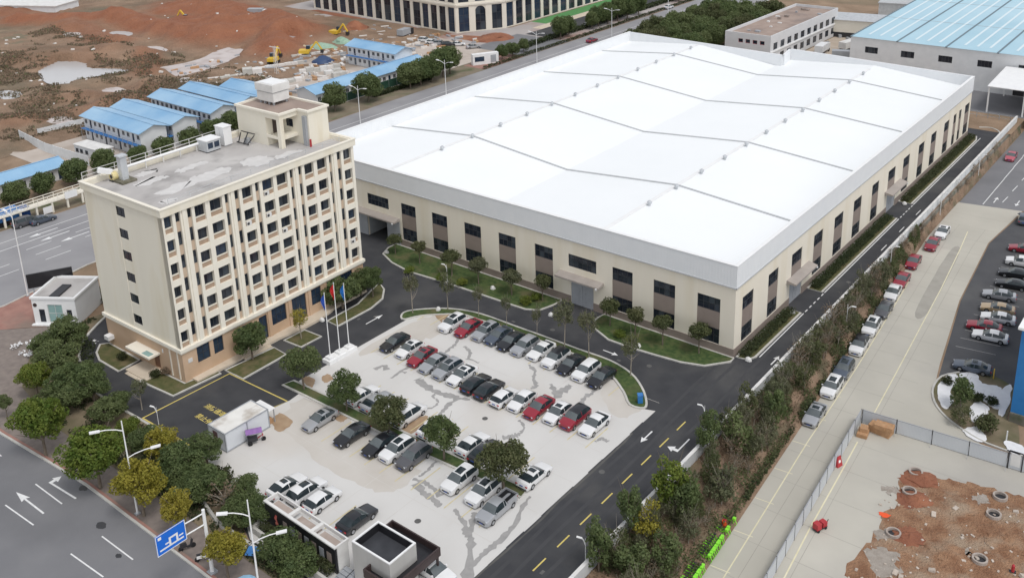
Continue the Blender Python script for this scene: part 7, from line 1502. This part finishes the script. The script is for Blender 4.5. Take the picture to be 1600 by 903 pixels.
# clutter of the site: blocks, tarpaulins, netting, machines
def heap(name, xy, r_, h, m, label, cat, seed, sq=1.0, z=0.03):
    mb = MB(); n = 14; rg = 5; rr = random.Random(seed)
    for k in range(rg):
        for j in range(n): a = 2*math.pi*j/n; q = r_*(1-k/rg)**0.7*rr.uniform(0.8,1.15); mb.v.append((q*math.cos(a), q*sq*math.sin(a), h*(k/rg)**0.8*rr.uniform(0.85,1.1)))
    for k in range(rg-1):
        for j in range(n): mb.f.append((k*n+j,k*n+(j+1)%n,(k+1)*n+(j+1)%n,(k+1)*n+j))
    mb.v.append((0,0,h)); 
    for j in range(n): mb.f.append(((rg-1)*n+j,(rg-1)*n+(j+1)%n,rg*n))
    o = mb.build(name, m, None, (xy[0],xy[1],z), smooth=50); tag(o, label, cat); return o
heap('tarpaulin_heap', (-210.18,109.53), 3.2, 2.0, BLUET, 'bright blue tarpaulin over goods on the building site', 'tarpaulin', 1)
heap('tarpaulin_heap', (-174.97,80.44), 3.4, 2.2, pm('navy_tarpaulin', (0.03,0.06,0.14), None, rough=0.6), 'navy blue tarpaulin heap beside the grey block wall', 'tarpaulin', 2)
heap('netting_heap', (-190.23,93.67), 7.0, 1.6, GREENN, 'pale green netting heap, left part, on the building site', 'netting', 3, 0.5); heap('netting_heap', (-189.72,101.4), 4.5, 2.2, GREENN, 'pale green netting heap, right part, beside the blue roof', 'netting', 4, 0.5)
heap('soil_heap', (-200.99,117.41), 5.0, 3.5, REDSOIL, 'dark red soil heap before the white arcade building', 'soil heap', 6)
heap('soil_heap', (-151.13,133.48), 6.0, 1.6, REDSOIL, 'low red soil heap at the corner of the white arcade building', 'soil heap', 7)
heap('sand_heap', (-194.43,87.99), 4.5, 1.6, pm('sand', (0.42,0.32,0.20), (0.5,0.4,0.27), 1.0, 0.9), 'sandy yellow heap beside the red mound', 'sand heap', 8)
rr = random.Random(21)
bl = 0
for (px, s) in [((-180.85,59.02),(5.5,3.0,2.4)),((-182.78,54.45),(9,1.0,1.2)),((-167.37,72.64),(12,1.2,1.6)),((-165.45,60.48),(6,2.5,1.0)),((-181.52,69.97),(14,1.0,1.2)),((-185.74,83.3),(10,1.0,1.0)),((-162.42,73.16),(5,1.5,1.2)),((-211.79,96.91),(6,2,1.6)),((-234.83,109.78),(5,2.4,2.0)),((-158.05,71.7),(4,2.0,1.6))]:
    labs = ['white stone block stack behind the blue prefab roofs','long pale block row behind the fourth prefab','long grey block wall beside the navy tarpaulin','low pale slab stack above the long prefab','long pale block row below the yellow machine','pale block row beside the green netting','grey block stack by the long prefab roof','pale material stack beside the red mound','grey cabin roof at the top of the red mound','dark block stack behind the long prefab']
    t = empty('block_stack', (px[0],px[1],0.03), R(rr.uniform(50,75)), labs[bl], 'stack of blocks', 'block stacks on the site'); bl += 1
    n = max(2, int(s[0]/2.0))
    for k in range(n): mb = MB(); h = s[2]*rr.uniform(0.75,1.0); mb.box(-s[0]/2+s[0]*k/n+0.03,-s[1]/2,0,-s[0]/2+s[0]*(k+1)/n-0.03,s[1]/2,h); mb.build('block', [PINKW,OFFW,KERB][rr.randrange(3)], t)
def digger(xy, rz, lab):
    t = empty('excavator', (xy[0],xy[1],0.05), rz, lab, 'excavator', 'excavators on the site')
    for y in (-1.1,1.1): mb = MB(); mb.prism([(-1.8,y-0.3),(1.8,y-0.3),(1.8,y+0.3),(-1.8,y+0.3)], 0.0, 0.85); mb.build('track', DARKM, t)
    mb = MB(); mb.box(-1.9,-1.3,0.95,1.2,1.3,2.0); mb.build('house', YELM, t); mb = MB(); mb.box(0.2,0.2,2.0,1.4,1.2,3.1); mb.build('cab', GLASSB, t)
    mb = MB(); mb.bar((1.2,-0.2,1.6),(3.6,-0.2,4.4),0.5,0.5); mb.build('boom', YELM, t); mb = MB(); mb.bar((3.6,-0.2,4.4),(5.2,-0.2,1.9),0.36,0.4); mb.build('stick', YELM, t); mb = MB(); mb.box(4.7,-0.7,0.9,5.6,0.3,1.9); mb.build('bucket', DARKM, t)
digger((-265.11,94.52), R(200), 'yellow excavator on the red ridge'); digger((-186.09,83.09), R(40), 'yellow excavator beside the green netting'); digger((-186.76,71.27), R(120), 'yellow excavator left of the pale block rows'); digger((-199.77,107.57), R(10), 'yellow excavator near the blue tarpaulin')
t = empty('tower_mast', (*(-174.7,62.9),0.03), 0, 'pale lattice mast standing on the building site', 'mast')
mb = MB()
for (x,y) in ((-.4,-.4),(.4,-.4),(.4,.4),(-.4,.4)): mb.bar((x,y,0),(x*0.6,y*0.6,8.5),0.09)
for k in range(8): mb.bar((-.4,-.4,k),(.4,-.4,k+1),0.05); mb.bar((.4,-.4,k),(.4,.4,k+1),0.05)
mb.build('mast', PINKW, t); mb = MB(); mb.bar((-2.2,0,8.2),(2.2,0,8.2),0.2); mb.build('cross_arm', PINKW, t)
lorry((-245.85,111.17), R(30), 1.5, OFFW, GREYM, 'grey lorry at the top of the red mound', 7.5)
lorry((-178.42,119.28), R(100), 0.04, DARKM, GREYM, 'dark lorry before the white arcade building', 6.5)
for i, px in enumerate([(-167.5,117.04),(-163.41,116.31),(-160.02,116.26),(-154.44,118.61),(-156.66,116.22),(-147.89,118.49)]):
    car('sedan' if i % 2 else 'SUV', ['white','white','silver','white','black','silver'][i], px, 20+i*7, f'{ORD[i]} car from the left behind the far prefab, {["white","white","silver","white","black","silver"][i]}', 'cars behind the far prefab', 0.045)
for i, px in enumerate([(-135.53,163.56),(-144.61,189.2),(-127.59,204.59)]): car('sedan','white',px,90,['white car on the dark drive beside the arcade building','white car farther up the dark drive','white car at the top of the west road'][i],'cars beyond the hall',0.045)
car('sedan','red',(-121.17,145.11),90,'red car behind the far left corner of the hall','cars beyond the hall',0.01)
for nm_, m, lab, sd, n in (('pale_clutter',PINKW,'pale building materials strewn over the site behind the prefabs',5,170),('timber_clutter',TIMBER,'timber and rusty materials strewn over the site behind the prefabs',6,110),('dark_clutter',GREYM,'grey building materials strewn over the site behind the prefabs',7,110)):
    rr = random.Random(sd); mb = MB()
    for k in range(n):
        x, y = rr.uniform(-206,-152), rr.uniform(44,128)
        if x > -168 and y < 48 or (x > -168.5 and 82 < y < 92) or (x > -149.5 and y < 90): continue
        if x < -190 and y > 78 and y < 105: continue
        mb.obox((x,y,0.3),(rr.uniform(0.6,3.2),rr.uniform(0.3,1.0),rr.uniform(0.3,1.0)), rr.choice((1.1,1.2,2.7,0.1))+rr.uniform(-.2,.2), rr.uniform(-.06,.06))
    tag(mb.build(nm_, m), lab, 'building materials', kind='stuff')
t = empty('corner_shed', (*(-339.94,70.29),0.05), R(25), 'white flat-roofed shed at the top left corner', 'shed')
mb = MB(); mb.box(-30,0,0,14,14,3.0); mb.build('walls', PREW, t); mb = MB(); mb.box(-30.4,-0.4,3.003,14.4,14.4,3.3); mb.build('roof', OFFW, t)
# white kiosk by the junction
g0 = (-132.03,105.29); t = empty('kiosk', (g0[0],g0[1],0.045), R(60), 'white kiosk with panels at the junction behind the round trees', 'kiosk')
mb = MB(); mb.box(-4,-0.8,0,4,0.8,3.2); mb.build('body', WHITE, t); mb = MB(); mb.box(-3.4,-0.84,1.0,-0.5,-0.803,2.4); mb.build('display', GLASSB, t); mb = MB(); mb.box(1.5,-0.84,0.4,3.2,-0.803,2.6); mb.build('panel', GREYM, t)
# ------------------------------------------------------------------ white arcade building
t = empty('arcade_building', (0,0,0.04), 0, 'large white arcade building with tall dark windows and an arched corner', 'building')
def facade(a, b, n, h, arch=None, wfrac=0.72):
    L = math.hypot(b[0]-a[0],b[1]-a[1]); dx, dy = (b[0]-a[0])/L, (b[1]-a[1])/L
    T = lambda u, d, z: (a[0]+dx*u-dy*d, a[1]+dy*u+dx*d, z)
    hs = []
    for k in range(n):
        c = (k+0.5)*L/n; w2 = L/n*wfrac/2; hs.append((c-w2,c+w2,0.3,8.6)); hs.append((c-w2,c+w2,10.2,13.6))
    wall('wall', CREAMB, t, T, 0, L, 0, h, hs, 0.5)
    for i, q in enumerate(hs):
        window(t, T, q[0]+0.003, q[1]-0.003, q[2]+0.003, q[3]-0.003, 0.35, 2, 3 if q[3] < 10 else 1, FRAME, GLASSB if i % 3 == 0 else GLASS, 0.14)
        if arch is not None and i == arch*2:
            mb = MB(); c = (q[0]+q[1])/2; w2 = (q[1]-q[0])/2
            for s in (-1, 1): mb.poly([T(c+s*w2,0.2,8.6)]+[T(c+s*w2*math.cos(th),0.2,8.6-w2+w2*math.sin(th)) for th in [R(90)-R(90)*j/8 for j in range(9)]])
            mb.build('arch_spandrel', CREAMB, t)
    mb = MB(); tbox(mb, T, 0, L, -0.35, -0.003, 9.1, 9.7); mb.build('string_course', CREAMB, t)
facade((-246,137.4),(-184,133.2), 12, 16); facade((-184,132.9),(-167,131.8), 4, 16); facade((-167,131.8),(-158,147), 3, 16, 1, 0.62); facade((-158,147),(-157.3,240), 18, 16)
mb = MB(); mb.prism([(-246.3,137),(-166.9,131.4),(-157.7,146.8),(-157,240),(-246.3,240)], 16.003, 16.6); mb.build('roof', ROOFG, t)
# ------------------------------------------------------------------ buildings behind the hall
t = empty('brown_roof_building', (-75,145,0.02), R(-0.8), 'two-storey pale building with flat brown roof behind the hall', 'building')
wall('wall', LGREY, t, lambda u,d,z: (14-d,u,z), 0, 48, 0, 8, [(2+4.6*k,4.6+4.6*k,1.0+3.4*s,3.0+3.4*s) for k in range(10) for s in range(2)], 0.2)
for k in range(10):
    for s in range(2): window(t, lambda u,d,z: (14-d,u,z), 2.003+4.6*k, 4.597+4.6*k, 1.003+3.4*s, 2.997+3.4*s, 0.15, 2, 1)
wall('wall', LGREY, t, lambda u,d,z: (u,d,z), 0, 14, 0, 8, [(4.2+2.2*k,5.6+2.2*k,6.0,7.1) for k in range(4)], 0.2)
for k in range(4): window(t, lambda u,d,z: (u,d,z), 4.203+2.2*k, 5.597+2.2*k, 6.003, 7.097, 0.15, 1, 1, REDM)
mb = MB(); mb.quad((0,48,0),(0,0,0),(0,0,8),(0,48,8)).quad((14,48,0),(0,48,0),(0,48,8),(14,48,8)); mb.build('wall', LGREY, t)
mb = MB()
for (x0,y0,x1,y1) in ((0,0,14,0.3),(0,47.7,14,48),(0,0.3,0.3,47.7),(13.7,0.3,14,47.7)): mb.box(x0,y0,8.003,x1,y1,8.8)
mb.build('parapet', LGREY, t); mb = MB(); mb.quad((0.3,0.3,8.02),(13.7,0.3,8.02),(13.7,47.7,8.02),(0.3,47.7,8.02)); rf_ = mb.build('roof', BTOP, t)
mb = MB(); mb.box(13.8,0,3.9,14.3,48,4.3); mb.build('floor_band', WHITE, t)
rr = random.Random(4)
for k in range(12): mb = MB(); x, y = rr.uniform(1,12), rr.uniform(2,46); mb.box(x,y,8.03,x+rr.uniform(0.5,1.5),y+rr.uniform(0.5,1.2),8.03+rr.uniform(0.2,0.7)); mb.build('roof_clutter', [GREYM,WALLB,OFFW][k % 3], rf_)
for i in range(9): car('sedan', ['white','silver','grey'][i % 3], (-78.5,142+4.4*i), 0, f'{["white","silver","grey"][i % 3]} car, {ORD[i]} from the hall in the row left of the brown-roofed building', 'cars beside the brown-roofed building', 0.01)
t = empty('blue_roof_hall', (-40.5,150,0.02), 0, 'big white hall with pale blue sheet roof behind the factory at right', 'factory')
wall('wall', PREW, t, lambda u,d,z: (u,d,z), 0, 110, 0, 10.2, [(4.0+9.4*k,7.4+9.4*k,6.2,7.9) for k in range(11)]+[(41,52,0,4.6)], 0.25)
for k in range(11): window(t, lambda u,d,z: (u,d,z), 4.003+9.4*k, 7.397+9.4*k, 6.203, 7.897, 0.15, 4, 1)
mb = MB(); mb.quad((41,0.26,0),(52,0.26,0),(52,0.26,4.6),(41,0.26,4.6)); mb.build('door', DARKM, t)
mb = MB(); mb.quad((0,120,0),(0,0,0),(0,0,10.2),(0,120,10.2)).quad((110,0,0),(110,120,0),(110,120,10.2),(110,0,10.2)); mb.build('wall', PREW, t)
for k in range(9):
    x0 = 12.2*k; mb = MB(); mb.quad((x0+0.3,-0.2,10.25+0.0),(x0+12.1,-0.2,10.25),(x0+12.1,110,12.2),(x0+0.3,110,12.2)); rs = mb.build('roof_bay', BLUERF, t)
    mb = MB(); mb.bar((x0+0.05,-0.2,10.2),(x0+0.05,110,12.15),0.5,0.2); mb.build('valley_gutter', pm('dark_gutter', (0.12,0.17,0.2), None, rough=0.6) if k == 0 else bpy.data.materials['dark_gutter'], rs)
    for j in range(1,4): mb = MB(); mb.bar((x0+0.4,110*j/4,10.25+1.95*j/4+0.03),(x0+12.0,110*j/4,10.25+1.95*j/4+0.03),0.18,0.05); mb.build('sheet_lap', SEAM, rs)
    for j in range(3): mb = MB(); x = x0+3.2+3.0*j; mb.quad((x,4,10.36),(x+0.6,4,10.36),(x+0.6,106,12.16),(x,106,12.16)); mb.build('roof_light', pm('roof_light_sheet', (0.62,0.72,0.76), None, rough=0.4) if (k == 0 and j == 0) else bpy.data.materials['roof_light_sheet'], rs)
t = empty('steel_canopy', (-1.5,132.2,0.02), 0, 'white steel canopy on posts behind the far end of the factory lane', 'canopy')
mb = MB(); mb.v += [(0,0,6.2),(24,0,6.2),(24,17,7.2),(0,17,7.2),(0,0,6.35),(24,0,6.35),(24,17,7.35),(0,17,7.35)]; mb.f += [(0,3,2,1),(4,5,6,7),(0,1,5,4),(1,2,6,5),(3,0,4,7)]; mb.build('roof', WHITE, t)
for x in (0.4,8,16,23.6):
    for y in (0.4,16.4): mb = MB(); mb.box(x-0.15,y-0.15,0,x+0.15,y+0.15,6.2+y*0.055); mb.build('post', WHITE, t)
patch('rear_yard', [(-38,120),(-16,118),(7.5,118),(7.5,150),(-38,150)], 0.03, DIRT); patch('rear_lot', [(-14,131.5),(60,131.5),(60,150),(-14,150)], 0.036, ROADG)
t = empty('rear_fence', (-14,127.5,0.03), 0, 'low post and rail fence behind the far end of the hall', 'fence')
for k in range(9): mb = MB(); mb.box(2.4*k-0.06,-0.06,0,2.4*k+0.06,0.06,1.4); mb.build('post', GREYM, t)
for z in (0.5,1.2): mb = MB(); mb.box(0,-0.03,z,19.2,0.03,z+0.08); mb.build('rail', GREYM, t)
mb = MB(); ribbon(mb, smooth_line([(0.6,119.5),(2.8,120.5),(5.0,118.5),(6.0,114.5)],4), 0.3, 0, 0.15); struct('lane_end_kerb', mb, KERB)
# yard with sheds further back
t = empty('freight_shed', (-52,196,0.02), R(10), 'cream shed with dark blue gable between the two buildings behind the hall', 'shed')
mb = MB(); mb.box(-12,-4,0,10,6,5.5); mb.build('walls', OFFP, t); mb = MB(); mb.v += [(-12.4,-4.4,5.52),(10.4,-4.4,5.52),(10.4,6.4,5.52),(-12.4,6.4,5.52),(-12.4,1,7.0),(10.4,1,7.0)]; mb.f += [(0,1,5,4),(2,3,4,5),(1,2,5),(3,0,4)]; mb.build('roof', GALV, t); mb = MB(); mb.box(10.003,-3.5,0,10.4,5.5,5.0); mb.build('blue_gable', BLUET, t)
mb = MB(); mb.box(-11,-4.06,0,9,-4.003,1.6); mb.build('dark_base', DARKM, t)
t = empty('freight_shed', (-44,228,0.02), R(10), 'grey shed with dark end at the top edge behind the hall', 'shed'); mb = MB(); mb.box(-14,-5,0,10,7,6.0); mb.build('walls', GALV, t); mb = MB(); mb.box(-14.3,-5.3,6.003,10.3,7.3,6.3); mb.build('roof', SEAM, t); mb = MB(); mb.box(10.003,-4.5,0,10.3,6.5,5.6); mb.build('dark_end', DARKM, t)
patch('shed_yard', [(-60,118),(-41.5,121),(-41.2,260),(-60,260)], 0.033, pm('yard_gravel', (0.38,0.31,0.24), (0.47,0.40,0.33), 0.3, 0.9, 0.3, 2.0))
# ------------------------------------------------------------------ background trees
wl = ['nearest','second','third','fourth','fifth','sixth','seventh','eighth','ninth','tenth','eleventh','twelfth','thirteenth','fourteenth','fifteenth']
for i, (x, y, rad, hc) in enumerate([(-133,48,3.4,4.0),(-132,58.5,3.7,4.4),(-131.5,73.5,3.6,4.3),(-131.5,77.5,3.4,4.2),(-131.5,82,3.4,4.2),(-132,87,4.0,5.2),(-133,91,3.6,4.6),(-131,112,2.0,2.6),(-131,117,2.4,2.4),(-131.5,123,2.0,2.2)]):
    tree('wood', (x,y), rad, hc, f'{wl[i]} round dark tree along the west verge behind the hall', 'round trees along the west verge', 0.02)
for i, (x, y, rad, hc) in enumerate([(-138.5,-42,2.8,2.4),(-138.5,-36,2.6,2.2),(-138.2,-29.5,2.9,2.3),(-138,-24,2.6,2.6),(-139,-17,2.9,2.9),(-139.5,-10,2.9,2.7),(-138.5,-3,2.4,2.4),(-138.5,3,2.8,2.5),(-138.5,10,2.6,2.6),(-138.2,16,2.8,2.9),(-138.2,22,3.0,3.4),(-138.2,28,2.8,3.0),(-138,36,2.8,3.0)]):
    tree('wood', (x,y), rad, hc, f'{wl[i]} dark tree from the left in the belt before the prefab houses', 'trees before the prefab houses', 0.02)
far = [((-131.87,142.91),3.0,4.6),((-131.93,147.25),2.6,4.0),((-132.35,165.45),3.0,4.2),((-131.85,170.61),3.2,4.4),((-131.93,176.79),3.2,4.6),((-130.81,181.26),3.4,4.6),((-130.89,189.04),3.2,4.4),((-131.92,160.95),2.6,3.4),((-131.38,218.38),3.5,4.5)]
for i, (px, rad, hc) in enumerate(far): tree('wood', px, rad, hc, f'{wl[i]} dark tree along the drive beyond the road junction', 'trees along the far drive', 0.03)
i = 0
rr = random.Random(77)
for wi, (x, y) in enumerate([(-103+5.2*a+rr.uniform(-1,1), 140+7*b+rr.uniform(-1.5,1.5)) for b in range(9) for a in range(5)]):
    tree('wood', (x,y), rr.uniform(3.0,4.0), rr.uniform(3.8,5.0), f'{ORD[wi % 5]} dense tree from the left in the {ORD[wi//5]} row of the belt behind the hall', 'trees in the belt behind the hall', 0.02, LEAF_B if rr.random() < 0.4 else None)
hedge('hedge', [(-134.5,62),(-133,84)], 1.2, 5000, LEAF_H, 'dark hedge under the round trees along the west verge', (0.25,0.5), 0.02, 41)
hedge('hedge', [(-136,128),(-133.5,230)], 1.4, 12000, LEAF_H, 'long clipped hedge beside the far drive', (0.3,0.6), 0.02, 42)
hedge('hedge', [(-128.6,100),(-127.8,240)], 0.9, 7000, LEAF_H, 'low hedge along the far edge of the west road', (0.25,0.5), 0.02, 43)

for i, (x, y, rz, a, b, lab) in enumerate([(-55,168,95,OFFW,PREW,'white lorry in the yard behind the hall'),(-50,176,80,PAINT['blue'],OFFW,'blue-cabbed lorry in the yard behind the hall'),(-46,163,20,GREYM,GREYM,'grey lorry beside the blue-roofed hall'),(12,140,0,PAINT['blue'],BLUET,'blue lorry under the steel canopy')]): lorry((x,y), R(rz), 0.04, a, b, lab, 8)
rr = random.Random(31); mb = MB()
for k in range(70):
    x, y = rr.uniform(-59,-42), rr.uniform(124,215); mb.obox((x,y,0.35),(rr.uniform(0.6,2.6),rr.uniform(0.5,1.4),rr.uniform(0.4,1.3)), rr.uniform(0,3), 0)
tag(mb.build('yard_clutter', GREYM), 'grey clutter lying about the yard behind the hall', 'clutter', kind='stuff')
